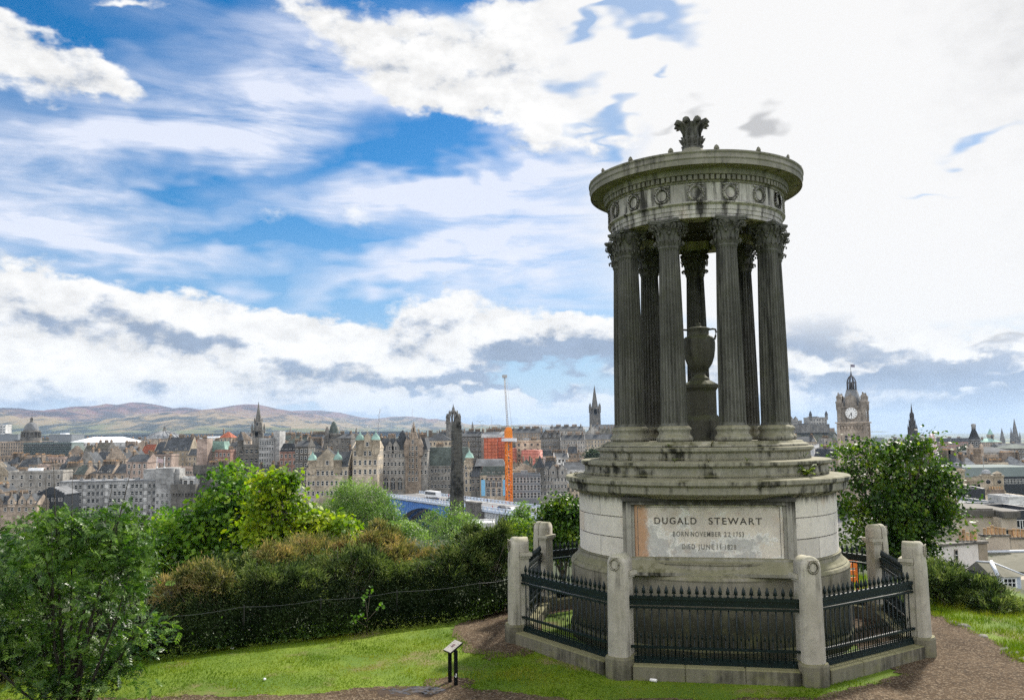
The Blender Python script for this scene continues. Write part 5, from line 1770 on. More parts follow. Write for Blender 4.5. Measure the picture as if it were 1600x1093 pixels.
def newspaper_building():
    Y = 430
    o = bld("grand dark baronial block with a tall pointed gable and ground arches", 592, 668, 703, Y, 'grey', 'slate', 'mansard', rpy=684, pyb=744, depth=22, win=13, ws=(1.15, 2.0), pitch=4.1, rows=3,
            gables=[(-0.55, 4, 5), (-0.3, 4, 5)], chim=[(-0.62, 6), (-0.1, 4), (0.75, 6)], name="baronial_block", dorm=5)
    b = o.location
    u = Y / F_PX
    def z(py):
        return at(630, py, Y).z - b.z
    X = lambda px: at(px, 710, Y).x - b.x
    def gable(m):
        m.box(X(634), X(658), -1.2, 10, 0, z(703))
        m.add([(X(635), -1.2, z(703)), (X(658), -1.2, z(703)), (X(646.5), -1.2, z(669)), (X(635), 6, z(703)), (X(658), 6, z(703)), (X(646.5), 6, z(669))], [(0, 1, 2), (4, 3, 5), (1, 4, 5, 2), (3, 0, 2, 5)])
        for k in range(6):
            for s in (-1, 1):
                x = X(646.5) + s * (X(658) - X(646.5)) * (1 - (k + 0.5) / 6)
                m.box(x - 0.5, x + 0.5, -1.3, 0, z(703) + (z(669) - z(703)) * k / 6, z(703) + (z(669) - z(703)) * (k + 1.15) / 6)
        m.lathe([(1.0, z(672)), (0.9, z(668)), (0.5, z(664)), (0.08, z(659))], 8, cx=X(646.5), cy=0)
        for px in (636, 657):
            m.lathe([(1.3, z(712)), (1.5, z(706)), (1.5, z(698)), (1.7, z(697)), (1.2, z(691)), (0.3, z(685)), (0.05, z(682))], 12, cx=X(px), cy=-0.8)
        for px in (639, 643, 650, 654):
            m.box(X(px) - 0.25, X(px) + 0.25, -1.6, -1.2, z(738), z(703))
    shape(o, "gable", WALL['brown'], gable)
    for px in (640, 645.5, 651):
        for py in (690, 700, 709, 719, 728, 738, 748):
            if py < 700 and px != 645.5:
                continue
            w = link("window", WIN['sash'], o, (X(px), -1.22, z(py)))
            w.scale = (1.0, 1, 2.0)
    for px in (603, 614, 625):
        w = link("arch_opening", WIN['arch'], o, (X(px), -0.05, z(755)))
        w.scale = (2.3, 1, 6.0)
    shape(o, "corner_dome", ROOF['slate'], lambda m: (m.lathe([(2.3, z(698)), (2.5, z(690)), (2.2, z(684)), (1.6, z(678)), (0.6, z(673)), (0.05, z(671))], 16, cx=X(628), cy=3)))
newspaper_building()
bld("long grey tenement with a green slate roof behind the obelisk", 667, 736, 727, 440, 'grey', 'green', 'mansard', rpy=698, pyb=772, depth=18, win=13, ws=(1.1, 2.0), dorm=6, chim=[(-0.5, 6), (0.3, 6), (0.9, 4)], pitch=3.9)
bld("flat roofed grey range beyond the pointed gable", 664, 706, 688, 640, 'tan', 'slate', 'hip', rpy=676, pyb=702, depth=18, win=7, wk='dark', chim=[(-0.7, 4)])
bld("tan round-cornered tower house with a pale green cone", 725, 738, 722, 424, 'tan', 'slate', 'flat', pyb=778, depth=10, win=2, ws=(1.0, 2.2), chim=[], turrets=[(0.3, 1.9, 3.0, 'ogee', 'copper')])
bld("dark tall tenement right behind the obelisk", 722, 756, 681, 620, 'dark', 'slate', 'gable', rpy=674, pyb=722, depth=16, win=8, ws=(1.1, 1.8), chim=[(-0.9, 6), (-0.2, 6), (0.4, 6), (0.9, 6)])

def scaffolded(label, px0, px1, py0, py1, Y, col, round_=False):
    a, b = at(px0, py0, Y), at(px1, py0, Y)
    zt = at((px0 + px1) / 2, py0, Y).z
    zb = min(gz(a.x, Y), at(px0, py1, Y).z) - 2
    o = empty("scaffolded_building", ((a.x + b.x) / 2, Y, zb), 0, label, "building")
    hw, H = (b.x - a.x) / 2, zt - zb
    mt = plain(label[:12].replace(' ', '_') + "_sheeting", col, rough=0.7, var=0.22, scale=0.25, bump=0.4)
    m, s = MB(), MB()
    if round_:
        m.lathe([(hw, 0), (hw, H), (hw * 0.2, H + 0.3)], 24, cx=0, cy=hw)
        for k in range(int(H / 2.2)):
            s.lathe([(hw + 0.15, H - 2.2 * k - 0.15), (hw + 0.3, H - 2.2 * k - 0.15), (hw + 0.3, H - 2.2 * k), (hw + 0.15, H - 2.2 * k)], 24, cy=hw)
    else:
        m.box(-hw, hw, 0, 12, 0, H)
        for k in range(int(H / 2.2)):
            s.box(-hw - 0.1, hw + 0.1, -0.25, 0, H - 2.2 * k - 0.2, H - 2.2 * k)
        for i in range(int(hw * 2 / 2.4) + 1):
            x = -hw + i * 2.4
            s.box(x - 0.08, x + 0.08, -0.25, -0.01, 0, H + 0.9)
    m.build("sheeting", mt, o)
    s.build("scaffold", plain("scaffold_board", tuple(c * 0.6 for c in col), rough=0.7), o)
    CITY.append(((px0 + px1) / 2, py0, px0, px1, Y, o))
    return o
scaffolded("tall building wrapped in bright orange-red sheeting left of the crane mast", 756, 777, 684, 722, 565, (0.55, 0.15, 0.075))
scaffolded("second orange-red sheeted block directly behind the crane mast", 778, 793, 683, 722, 570, (0.55, 0.15, 0.075))
scaffolded("narrow dull red sheeted face right of the crane mast", 800, 807, 700, 724, 560, (0.45, 0.15, 0.10))
scaffolded("rounded block wrapped in pinkish red sheeting", 815, 848, 703, 734, 555, (0.52, 0.18, 0.13), True)
bld("tan unfinished block between the two red sheeted buildings", 806, 845, 689, 575, 'cream', 'pale', 'flat', pyb=724, depth=14, win=4, wk='dark', ws=(1.4, 1.6), chim=[(0.5, 6)])
bld("tenement with pale grey roofs above the orange sheeting", 752, 796, 683, 600, 'grey', 'pale', 'gable', rpy=674, pyb=692, depth=18, win=9, chim=[(-0.9, 6), (-0.4, 8), (0.2, 8), (0.9, 6)])

def banner_building():
    Y = 420
    o = bld("tan classical store front with arched windows and two blue banners", 750, 793, 742, Y, 'cream', 'green', 'mansard', rpy=727, pyb=778, depth=18, win=6, wk='dark', rows=1, ws=(1.2, 1.6), dorm=5, chim=[(0.5, 6)], name="store_building", pitch=3.2)
    b = o.location
    X = lambda px: at(px, 750, Y).x - b.x
    def z(py):
        return at(771, py, Y).z - b.z
    for px in (762.5, 771, 780):
        w = link("window", WIN['arch'], o, (X(px), -0.02, z(755)))
        w.scale = (2.0, 1, 3.4)
        w = link("window", WIN['wide'], o, (X(px), -0.02, z(765)))
        w.scale = (2.0, 1, 2.4)
        w = link("window", WIN['wide'], o, (X(px), -0.02, z(772)))
        w.scale = (2.0, 1, 1.6)
    bm = plain("blue_banner_cloth", (0.22, 0.50, 0.72), rough=0.8, var=0.12, scale=0.3)
    for px in (755, 788.5):
        shape(o, "banner", bm, lambda m: m.box(X(px) - 0.95, X(px) + 0.95, -0.25, -0.05, z(774), z(749)))
    shape(o, "sign_board", plain("sign_board_paint", (0.33, 0.30, 0.27), rough=0.7), lambda m: m.box(X(761), X(784), -0.3, -0.02, z(746), z(742.5)))
    shape(o, "upper_roof", ROOF['pale'], lambda m: m.frustum([(X(741), 4), (X(790), 4), (X(790), 18), (X(741), 18)], z(728), [(X(744), 8), (X(786), 8), (X(786), 14), (X(744), 14)], z(718)))
    bld("dark gabled side wing of the store with the blue banners", 736, 750.5, 744, 421, 'dark', 'slate', 'gable', rpy=722, pyb=778, depth=16, win=2, wk='dark', chim=[])
banner_building()
bld("white steel and glass office frame right of the crane", 801, 844, 742, 420, 'metal', 'pale', 'flat', pyb=780, depth=14, win=8, wk='wide', ws=(2.0, 2.6), chim=[], name="glass_office", pitch=3.6)
bld("brick-red gabled house above the glass office", 802, 836, 734, 450, 'brown', 'slate', 'front', rpy=724, pyb=748, depth=12, win=4, chim=[(-0.5, 4), (0.6, 4)])
bld("grey gabled tenements with a slate cone turret", 838, 886, 742, 430, 'grey', 'slate', 'gable', rpy=733, pyb=782, depth=12, win=9, ws=(1.0, 1.8), gables=[(-0.5, 5, 5.5), (0.1, 5, 5.5), (0.7, 5, 5.5)], turrets=[(-0.75, 2.0, 5.5, 'cone', 'slate')], pitch=3.3, chim=[(0.35, 4)])
bld("white house with dark square windows and a red corner", 866, 888, 714, 560, 'white', 'slate', 'gable', rpy=708, pyb=736, depth=12, win=4, wk='dark', ws=(1.4, 1.8), chim=[(0.9, 3)])
bld("plain white block left of the white house", 847, 859, 716, 565, 'white', 'pale', 'flat', pyb=738, depth=10, chim=[])
bld("low slate-roofed hall behind the ledge of the monument", 881, 925, 733, 450, 'white', 'slate', 'gable', rpy=722, pyb=748, depth=14, win=6, wk='dark', chim=[])
bld("long white wall building with pale stone below the slate hall", 885, 930, 757, 440, 'cream', 'pale', 'flat', pyb=780, depth=12, win=7, wk='dark', chim=[])
bld("dark grey high tenement with many windows behind the white house", 845, 876, 683, 700, 'dark', 'slate', 'gable', rpy=676, pyb=718, depth=16, win=8, ws=(1.1, 1.9), chim=[(-0.9, 6), (-0.3, 6), (0.3, 6), (0.9, 6)], gables=[(-0.5, 5, 6), (0.4, 5, 6)])
bld("paler high tenement stepping up beside the dark one", 876, 914, 687, 690, 'grey', 'slate', 'gable', rpy=679, pyb=722, depth=16, win=10, ws=(1.1, 1.9), chim=[(-0.9, 6), (-0.2, 6), (0.5, 6), (0.9, 6)])
bld("tenements crowned with chimneys near the tall needle spire", 860, 912, 672, 850, 'grey', 'slate', 'gable', rpy=666, pyb=690, depth=18, win=12, chim=[(-0.9, 8), (-0.5, 8), (0.0, 8), (0.5, 8), (0.9, 8)])
bld("brown tenements on the ridge between crane and chimneys", 800, 846, 676, 830, 'brown', 'slate', 'gable', rpy=669, pyb=692, depth=18, win=10, chim=[(-0.9, 8), (-0.4, 6), (0.1, 8), (0.6, 6)])
bld("tan stone church hall at the foot of the needle spire", 925, 966, 671, 1120, 'tan', 'slate', 'gable', rpy=663, pyb=690, depth=26, win=8, wk='dark', ws=(1.6, 3), chim=[(-0.5, 4)])
bld("steep stack of tan tenements below the needle spire", 908, 962, 686, 800, 'tan', 'slate', 'gable', rpy=678, pyb=716, depth=16, win=11, chim=[(-0.9, 6), (0.0, 6), (0.9, 6)])

# ---------------------------------------------------------------- spires and towers
def spire(name, label, px, Y, tiers, mat, n=8, pinn=None, cat="spire", roof=None, rot=math.pi / 8):
    """tiers: (photo y, half-width in photo pixels) from the ground up; pinn: (py foot, py tip, offset px)"""
    u = Y / F_PX
    p = at(px, tiers[0][0], Y)
    zb = min(gz(p.x, Y) - 1, p.z)
    o = empty(name, (p.x, Y, zb), 0, label, cat)
    def z(py):
        return at(px, py, Y).z - zb
    k = math.cos(math.pi / n)
    def poly(r):
        return [(r / k * math.cos(rot + 2 * math.pi * i / n), r / k * math.sin(rot + 2 * math.pi * i / n)) for i in range(n)]
    m, sp = MB(), MB()
    lo = [(0.0, tiers[0][1])] + [(z(py), w) for py, w in tiers]
    for (z0, w0), (z1, w1) in zip(lo[:-1], lo[1:]):
        if z1 - z0 < 0.01:
            continue
        tgt = sp if roof and w1 < w0 * 0.3 else m
        tgt.frustum(poly(max(0.02, w0 * u)), z0, poly(max(0.02, w1 * u)), z1)
    for (pf, pt, off) in (pinn or []):
        for i in range(4):
            a = math.pi / 4 + i * math.pi / 2
            c, s = math.cos(a) * off * u * 1.3, math.sin(a) * off * u * 1.3
            w = max(0.35, off * u * 0.16)
            h = z(pt) - z(pf)
            m.frustum([(c - w, s - w), (c + w, s - w), (c + w, s + w), (c - w, s + w)], z(pf) - h * 0.4, [(c - w, s - w), (c + w, s - w), (c + w, s + w), (c - w, s + w)], z(pf) + h * 0.35)
            m.frustum([(c - w * 1.2, s - w * 1.2), (c + w * 1.2, s - w * 1.2), (c + w * 1.2, s + w * 1.2), (c - w * 1.2, s + w * 1.2)], z(pf) + h * 0.35, [(c - 0.05, s - 0.05), (c + 0.05, s - 0.05), (c + 0.05, s + 0.05), (c - 0.05, s + 0.05)], z(pt))
    m.build("tower" if roof or sp.v else "shaft", mat, o)
    if sp.v:
        sp.build("steeple", roof, o)
    for py, w in tiers[:-2]:
        if w * u > 1.6:
            q = MB()
            q.box(-w * u * 0.25, w * u * 0.25, -w * u * 1.0 - 0.12, -w * u + 0.3, z(py) - w * u * 1.0, z(py) - 0.5)
            q.build("belfry_opening", GLASS, o)
    CITY.append((px, tiers[-1][0], px - tiers[0][1], px + tiers[0][1], Y, o))
    return o
SQ = dict(n=4, rot=math.pi / 4)
def slate_of(m):
    return m
spire("church_steeple", "slender dark church steeple with a needle point over the old town", 403, 600, [(696, 8), (674, 8), (673.5, 8.8), (672, 8.8), (671.5, 6), (659, 5.6), (658.5, 4.4), (627, 0.15)], WALL['dark'], pinn=[(672, 661, 8), (658, 652, 5)])
spire("church_steeple", "tall black needle spire high on the ridge beside the monument columns", 930, 1150, [(668, 8.6), (640, 8.2), (639, 8.8), (637.5, 8.8), (637, 5.0), (601, 0.1)], WALL['dark'], pinn=[(640, 629, 8)])
spire("church_steeple", "small pale distant spire between office tower and black drum tower", 453.5, 900, [(690, 5), (679, 4), (678, 2.6), (665, 0.1)], WALL['grey'], pinn=[(680, 673, 4)])
spire("church_steeple", "tiny dark spire just right of the obelisk on the skyline", 738.5, 900, [(682, 2.2), (668, 2.0), (667.5, 1.8), (658, 0.1)], WALL['dark'])
spire("church_steeple", "little dark flèche on the roofs above the twin ogee turrets", 556.5, 700, [(682, 1.6), (673, 1.4), (667, 0.1)], WALL['dark'])
spire("cathedral_spire", "tallest of the three far cathedral spires, at the end of the skyline", 1588.5, 2200, [(712, 5.6), (690, 5.4), (684, 4.6), (653, 0.1)], WALL['dark'], pinn=[(688, 674, 5)])
spire("cathedral_spire", "slim western spire close against the tallest cathedral spire", 1582.5, 2250, [(712, 2.6), (690, 2.5), (667, 0.1)], WALL['dark'])
spire("cathedral_spire", "middle far spire standing apart, left of the tallest cathedral spire", 1568, 2150, [(712, 3.8), (688, 3.6), (668, 0.1)], WALL['dark'])
spire("clock_turret", "distant clock turret with a pointed green copper cap", 1549.5, 1500, [(712, 3.6), (682, 3.5), (681.5, 4.1), (679, 4.1), (678.5, 3.4), (669, 0.2)], WALL['brown'], roof=ROOF['copper'], **SQ)

def crown_church():
    Y, px = 750, 708.5
    u = Y / F_PX
    p = at(px, 672, Y)
    zb = gz(p.x, Y) - 1
    o = empty("crown_steeple", (p.x, Y, zb), 0.3, "square church tower topped by an open stone crown, half behind the obelisk", "church")
    def z(py):
        return at(px, py, Y).z - zb
    w = 9.5 * u
    shape(o, "tower", WALL['dark'], lambda m: (m.box(-w, w, -w, w, 0, z(661)), m.box(-w - 0.5, w + 0.5, -w - 0.5, w + 0.5, z(661) + 0.01, z(659))))
    def crown(m):
        for i in range(8):
            a = math.pi / 4 * i
            rr = w * (1.25 if i % 2 else 0.95)
            c, s = math.cos(a), math.sin(a)
            m.tube([(rr * c, rr * s, z(660)), (rr * 0.95 * c, rr * 0.95 * s, z(653)), (rr * 0.7 * c, rr * 0.7 * s, z(647)), (rr * 0.35 * c, rr * 0.35 * s, z(643.5)), (0, 0, z(642))], 0.75, 6)
            m.lathe([(0.9, z(660)), (0.9, z(652)), (1.1, z(651.5)), (0.05, z(645))], 6, cx=rr * c, cy=rr * s)
            m.lathe([(0.45, z(646.5)), (0.5, z(644)), (0.03, z(640))], 6, cx=rr * 0.66 * c, cy=rr * 0.66 * s)
        m.lathe([(1.6, z(643.5)), (1.8, z(641)), (1.2, z(640)), (1.3, z(638)), (0.5, z(635)), (0.06, z(630))], 10)
    shape(o, "crown", WALL['dark'], crown)
    CITY.append((px, 645, 698, 718, Y, o))
crown_church()

def obelisk():
    Y = 235
    p = at(714, 800, Y)
    zb = gz(p.x, Y) - 1
    u = Y / F_PX
    o = empty("obelisk", (p.x, Y, zb), R(24), "tall blackened stone obelisk rising in front of the bridge", "obelisk")
    def z(py):
        return at(714, py, Y).z - zb
    mt = weathered("blackened_obelisk_stone", (0.17, 0.16, 0.14), (0.085, 0.08, 0.07), (0.016, 0.0155, 0.014), (0.42, 0.60), 0.2, scale=0.45, blocks=None)
    def sq(h):
        return [(-h, -h), (h, -h), (h, h), (-h, h)]
    def body(m):
        h0, h1 = 8.9 * u, 6.0 * u
        za, zc = z(800), z(664)
        n = 22
        for k in range(n):
            a, b = k / n, (k + 1) / n
            m.frustum(sq(h0 + (h1 - h0) * a), za + (zc - za) * a, sq(h0 + (h1 - h0) * b), za + (zc - za) * b - 0.05)
        m.frustum(sq(h1), zc, sq(0.08), z(648))
    shape(o, "shaft", mt, body)
    shape(o, "pedestal", mt, lambda m: (m.box(-12 * u, 12 * u, -12 * u, 12 * u, 0, z(806)), m.frustum(sq(12 * u), z(806), sq(9.5 * u), z(800))))
    CITY.append((714, 650, 702, 726, Y, o))
obelisk()

def clock_tower():
    Y, px = 480, 1335
    u = Y / F_PX
    p = at(px, 690, Y)
    zb = gz(p.x, Y) - 1
    o = empty("clock_tower", (p.x, Y, zb), R(-29), "square stone hotel clock tower with a white dial, corner turrets and a domed lantern", "clock tower")
    def z(py):
        return at(px, py, Y).z - zb
    w = 19.2 * u
    T = city_stone("tower_stone", (0.50, 0.415, 0.33), soot=0.5, var=0.02)
    def sq(h):
        return [(-h, -h), (h, -h), (h, h), (-h, h)]
    def shaft(m):
        m.box(-w, w, -w, w, 0, z(661))
        for s in (-1, 1):                                   # corner strips and corbel table
            for t_ in (-1, 1):
                m.box(s * w - 0.9, s * w + 0.9, t_ * w - 0.9, t_ * w + 0.9, 0, z(663))
        m.box(-w - 1.6, w + 1.6, -w - 1.6, w + 1.6, z(661) + 0.01, z(659))
        m.box(-w - 0.8, w + 0.8, -w - 0.8, w + 0.8, z(664), z(661) - 0.01)
        for i in range(7):
            x = -w * 0.75 + w * 1.5 * i / 6
            m.lathe([(0.2, z(672)), (0.7, z(669)), (0.8, z(665.5))], 8, cx=x, cy=-w)
            m.lathe([(0.2, z(672)), (0.7, z(669)), (0.8, z(665.5))], 8, cx=w, cy=x)
            m.lathe([(0.2, z(672)), (0.7, z(669)), (0.8, z(665.5))], 8, cx=-w, cy=x)
        m.box(-w - 0.3, w + 0.3, -w - 0.3, w + 0.3, z(694), z(692))
    shape(o, "shaft", T, shaft)
    w2 = w * 0.92
    def belfry(m):
        m.box(-w2, w2, -w2, w2, z(659) + 0.01, z(634))
        m.box(-w2 - 0.5, w2 + 0.5, -w2 - 0.5, w2 + 0.5, z(637), z(634.5))
        for s in (-1, 1):
            for t_ in (-1, 1):
                m.lathe([(1.2, z(659)), (1.2, z(642)), (1.55, z(639)), (1.55, z(630)), (1.8, z(629)), (1.8, z(627)), (1.15, z(626.5)), (1.15, z(622)), (1.4, z(621)), (1.0, z(618)), (0.35, z(616.5)), (0.5, z(615)), (0.05, z(612.5))], 12, cx=s * w2, cy=t_ * w2)
        for a in range(4):                                  # shaped wall-head gables above each dial
            m.M = Matrix.Rotation(a * math.pi / 2, 4, 'Z')
            pts = [(-3.0, z(634)), (3.0, z(634)), (3.0, z(627))] + [(3.0 * math.cos(R(q)), z(627) + 3.4 * math.sin(R(q))) for q in range(15, 180, 15)] + [(-3.0, z(627))]
            n_ = len(pts)
            m.add([(x, -w2 - 0.3, zz) for x, zz in pts] + [(x, -w2 + 1.2, zz) for x, zz in pts], [tuple(range(n_))] + [(i, n_ + i, n_ + (i + 1) % n_, (i + 1) % n_) for i in range(n_)])
            m.lathe([(0.5, z(617.5)), (0.4, z(615.5)), (0.05, z(613.5))], 6, cx=0, cy=-w2)
            for s in (-1, 1):
                m.box(s * 4.6 - 0.7, s * 4.6 + 0.7, -w2 - 0.35, -w2 + 0.9, z(634), z(629))
            ring = []
            for q in range(24):
                b_ = 2 * math.pi * q / 24
                ring.append((b_, 3.05, 3.55))
            vs = [(r_ * math.sin(b_), -w2 - 0.42, z(645.5) + r_ * math.cos(b_)) for b_, r0, r1 in ring for r_ in (r0, r1)]
            m.add(vs, [(2 * i, 2 * i + 1, (2 * i + 3) % 48, (2 * i + 2) % 48) for i in range(24)])
        m.M = Matrix.Identity(4)
    shape(o, "belfry", city_stone("tower_stone_dark", (0.34, 0.295, 0.245), soot=0.65, var=0.02), belfry)
    dial_m = plain("dial_white", (0.82, 0.81, 0.78), rough=0.5, var=0.02)
    blk = plain("dial_black", (0.015, 0.015, 0.015), rough=0.5)
    for a in range(4):
        rz_ = a * math.pi / 2
        c, s = math.cos(rz_), math.sin(rz_)
        d = MB()
        n_ = 40
        d.add([(3.05 * math.sin(2 * math.pi * i / n_), -0.2, 3.05 * math.cos(2 * math.pi * i / n_)) for i in range(n_)], [tuple(range(n_))])
        dl = d.build("clock_dial", dial_m, o, ((w2 + 0.22) * s, -(w2 + 0.22) * c, z(645.5)), rz_)
        h = MB()
        for k in range(12):
            b_ = 2 * math.pi * k / 12
            h.M = Matrix.Rotation(b_, 4, 'Y')
            h.box(-0.13, 0.13, -0.26, -0.205, 2.05, 2.8)
        for ang, L, ww in ((R(172), 1.7, 0.20), (R(215), 2.45, 0.13)):
            h.M = Matrix.Rotation(ang, 4, 'Y')
            h.box(-ww, ww, -0.31, -0.265, -0.4, L)
        h.build("numeral_and_hand_set", blk, dl)
    def roof(m):
        m.frustum(sq(w2 * 0.78), z(634), sq(7.2 * u), z(609))
    shape(o, "roof", ROOF['pale'], roof)
    def lantern(m):
        m.lathe([(7.6 * u, z(609)), (8.0 * u, z(608)), (7.2 * u, z(607.5))], 8)
        for i in range(8):
            a = math.pi / 8 + i * math.pi / 4
            c, s = math.cos(a), math.sin(a)
            m.tube([(6.6 * u * c, 6.6 * u * s, z(608)), (6.6 * u * c, 6.6 * u * s, z(597))], 0.36, 6)
            m.tube([(6.8 * u * c, 6.8 * u * s, z(597.5)), (5.8 * u * c, 5.8 * u * s, z(593)), (3.4 * u * c, 3.4 * u * s, z(588.5)), (0.8 * u * c, 0.8 * u * s, z(586.5))], 0.26, 6)
        m.lathe([(7.4 * u, z(598)), (7.6 * u, z(597)), (6.8 * u, z(596.5)), (6.2 * u, z(596.6))], 8)
        m.lathe([(1.2 * u, z(608)), (1.2 * u, z(600)), (1.6 * u, z(599)), (0.3 * u, z(596))], 8)
        m.lathe([(2.0 * u, z(587.5)), (1.5 * u, z(586)), (1.0 * u, z(584)), (0.7 * u, z(581)), (0.15 * u, z(579))], 8)
    shape(o, "lantern", city_stone("lantern_stone", (0.11, 0.11, 0.115), soot=0.4, var=0.02), lantern)
    shape(o, "flagpole", plain("pole_grey", (0.3, 0.3, 0.3)), lambda m: m.tube([(0, 0, z(580)), (0, 0, z(568.5))], 0.14, 6))
    def flag(m):
        vs, fs = [], []
        for i in range(8):
            for j in range(2):
                vs.append((0.15 + i * 0.29, 0.2 * math.sin(i * 1.0), z(569) - j * 1.5 - 0.03 * i))
        for i in range(7):
            fs.append((i * 2, i * 2 + 1, i * 2 + 3, i * 2 + 2))
        m.add(vs, fs, 0, True)
    shape(o, "flag", plain("flag_dark_cloth", (0.22, 0.2, 0.25), rough=0.9), flag)
    for px_, rz_, yy in ((0, 0, -1),):
        for zz in (z(684), z(700), z(716)):
            for x in (-3.2, 0, 3.2):
                wo = link("window", WIN['dark'], o, (x, -w - 0.02, zz))
                wo.scale = (1.5, 1, 3.0)
    CITY.append((px, 620, 1312, 1359, Y, o))
clock_tower()

def gothic_monument():
    Y, px = 750, 1431
    u = Y / F_PX
    o = spire("gothic_monument", "blackened gothic memorial spire in diminishing pinnacled stages behind the tree", px, Y,
              [(760, 12), (728, 10.5), (700, 7.6), (690, 6.8), (689.5, 6.2), (673, 5.2), (672.5, 4.0), (662, 3.5), (661.5, 2.6), (651, 2.2), (650.5, 1.6), (644, 1.4), (643.5, 1.1), (629, 0.1)],
              city_stone("gothic_black_stone", (0.075, 0.070, 0.066), soot=0.5, var=0.02), pinn=[(690, 678, 6.8), (673, 662, 5.0), (662, 653, 3.4), (651, 644, 2.0), (705, 680, 9)], cat="monument", **SQ)
gothic_monument()
spire("pinnacle_turret", "dark slim pinnacle between the gothic memorial and the observation wheel", 1450.5, 740, [(760, 4.6), (705, 4.0), (700, 3.0), (678, 0.2)], WALL['dark'], pinn=[(706, 692, 4)])

def wheel():
    Y, px = 720, 1459
    u = Y / F_PX
    p = at(px, 726, Y)
    c = at(px, 701, Y)
    o = empty("observation_wheel", (p.x, Y, p.z - 3), R(72), "pale pink and white observation wheel seen nearly edge-on", "wheel")
    h = c.z - p.z + 3
    r = 23.5 * u
    wm = plain("wheel_white_steel", (0.74, 0.66, 0.66), rough=0.5)
    def rim(m):
        for d in (-1.2, 1.2):
            m.tube([(r * math.cos(a), d, h + r * math.sin(a)) for a in [2 * math.pi * i / 40 for i in range(41)]], 0.28, 6)
        for i in range(20):
            a = 2 * math.pi * i / 20
            for d in (-1.2, 1.2):
                m.tube([(0, d * 0.5, h), (r * math.cos(a), d, h + r * math.sin(a))], 0.10, 4)
    shape(o, "rim", wm, rim)
    shape(o, "support", wm, lambda m: [m.tube([(s * 7, d * 4, 0), (0, d * 1.6, h)], 0.5, 6) for s in (-1, 1) for d in (-1, 1)])
    cm = plain("gondola_pink", (0.70, 0.50, 0.48), rough=0.4)
    g0 = MB()
    g0.ball((0, 0, 0), 1.1, 1.1, 1.2, 10, 6)
    g0.box(-0.1, 0.1, -1.2, 1.2, 1.0, 1.4)
    gm = g0.mesh("gondola", cm)
    for i in range(20):
        a = 2 * math.pi * i / 20
        link("gondola", gm, o, ((r + 0.2) * math.cos(a), 0, h + (r + 0.2) * math.sin(a) - 1.4))
    CITY.append((px, 690, 1452, 1466, Y, o))
wheel()

def castle():
    Y = 1450
    u = Y / F_PX
    rk = weathered("castle_rock_face", (0.16, 0.145, 0.115), (0.095, 0.10, 0.065), (0.045, 0.05, 0.035), (0.45, 0.62), 0.3, scale=0.03, bump=0.6)
    # crag
    prof = [(1200, 672), (1225, 668), (1240, 667), (1262, 668), (1294, 669), (1303, 673), (1310, 680), (1318, 690), (1330, 700)]
    xs = np.linspace(1190, 1335, 70)
    top = np.interp(xs, [p[0] for p in prof], [p[1] for p in prof])
    rows = []
    for k in range(14):
        q = k / 13
        row = []
        for x, t in zip(xs, top):
            P = at(x, t, Y)
            zb = gz(P.x, Y) - 3
            dz = (P.z - zb) * (1 - q)
            jit = 7 * (fbm2(np.array([x * 0.12]), np.array([q * 6.0]), 51, 4)[0] - 0.5)
            row.append((P.x + jit * 0.5, Y - 60 * q ** 1.3 + jit * 2, zb + dz))
        rows.append(row)
    back = [[(x, y + 90, z_) for x, y, z_ in rows[0]]]
    P = np.array(back + rows)
    tag(link("castle_rock", grid_mesh("castle_rock", P, rk)), "steep dark crag carrying the castle", "rock")
    w_ = 'grey'
    bld("low castle ranges with small turrets at the near end of the crag", 1228, 1253, 657, Y, 'grey', 'slate', 'flat', pyb=668, depth=30, win=7, wk='dark', ws=(1.6, 2.2), rows=1, chim=[(-0.4, 4), (0.5, 4)], hang=True, name="castle_range", cat="castle", gables=[(-0.3, 7, 7), (0.25, 7, 7)])
    bld("long castle curtain wall along the crag", 1228, 1296, 663, Y - 15, 'dark', 'slate', 'flat', pyb=672, depth=12, chim=[], hang=True, name="castle_wall", cat="castle")
    bld("high square castle palace block with corner turrets on the crag", 1266, 1292, 652, Y + 6, 'grey', 'slate', 'flat', pyb=668, depth=34, win=6, wk='dark', ws=(2.0, 3.4), pitch=6.5, chim=[(-0.8, 6), (0.3, 6)], hang=True, name="castle_palace", cat="castle", turrets=[(-0.95, 2.4, 7, 'cone', 'slate'), (0.95, 2.4, 7, 'cone', 'slate')])
    bld("flat battery at the far end of the castle crag", 1292, 1304, 669, Y, 'brown', 'slate', 'flat', pyb=676, depth=20, chim=[], hang=True, name="castle_battery", cat="castle")
castle()

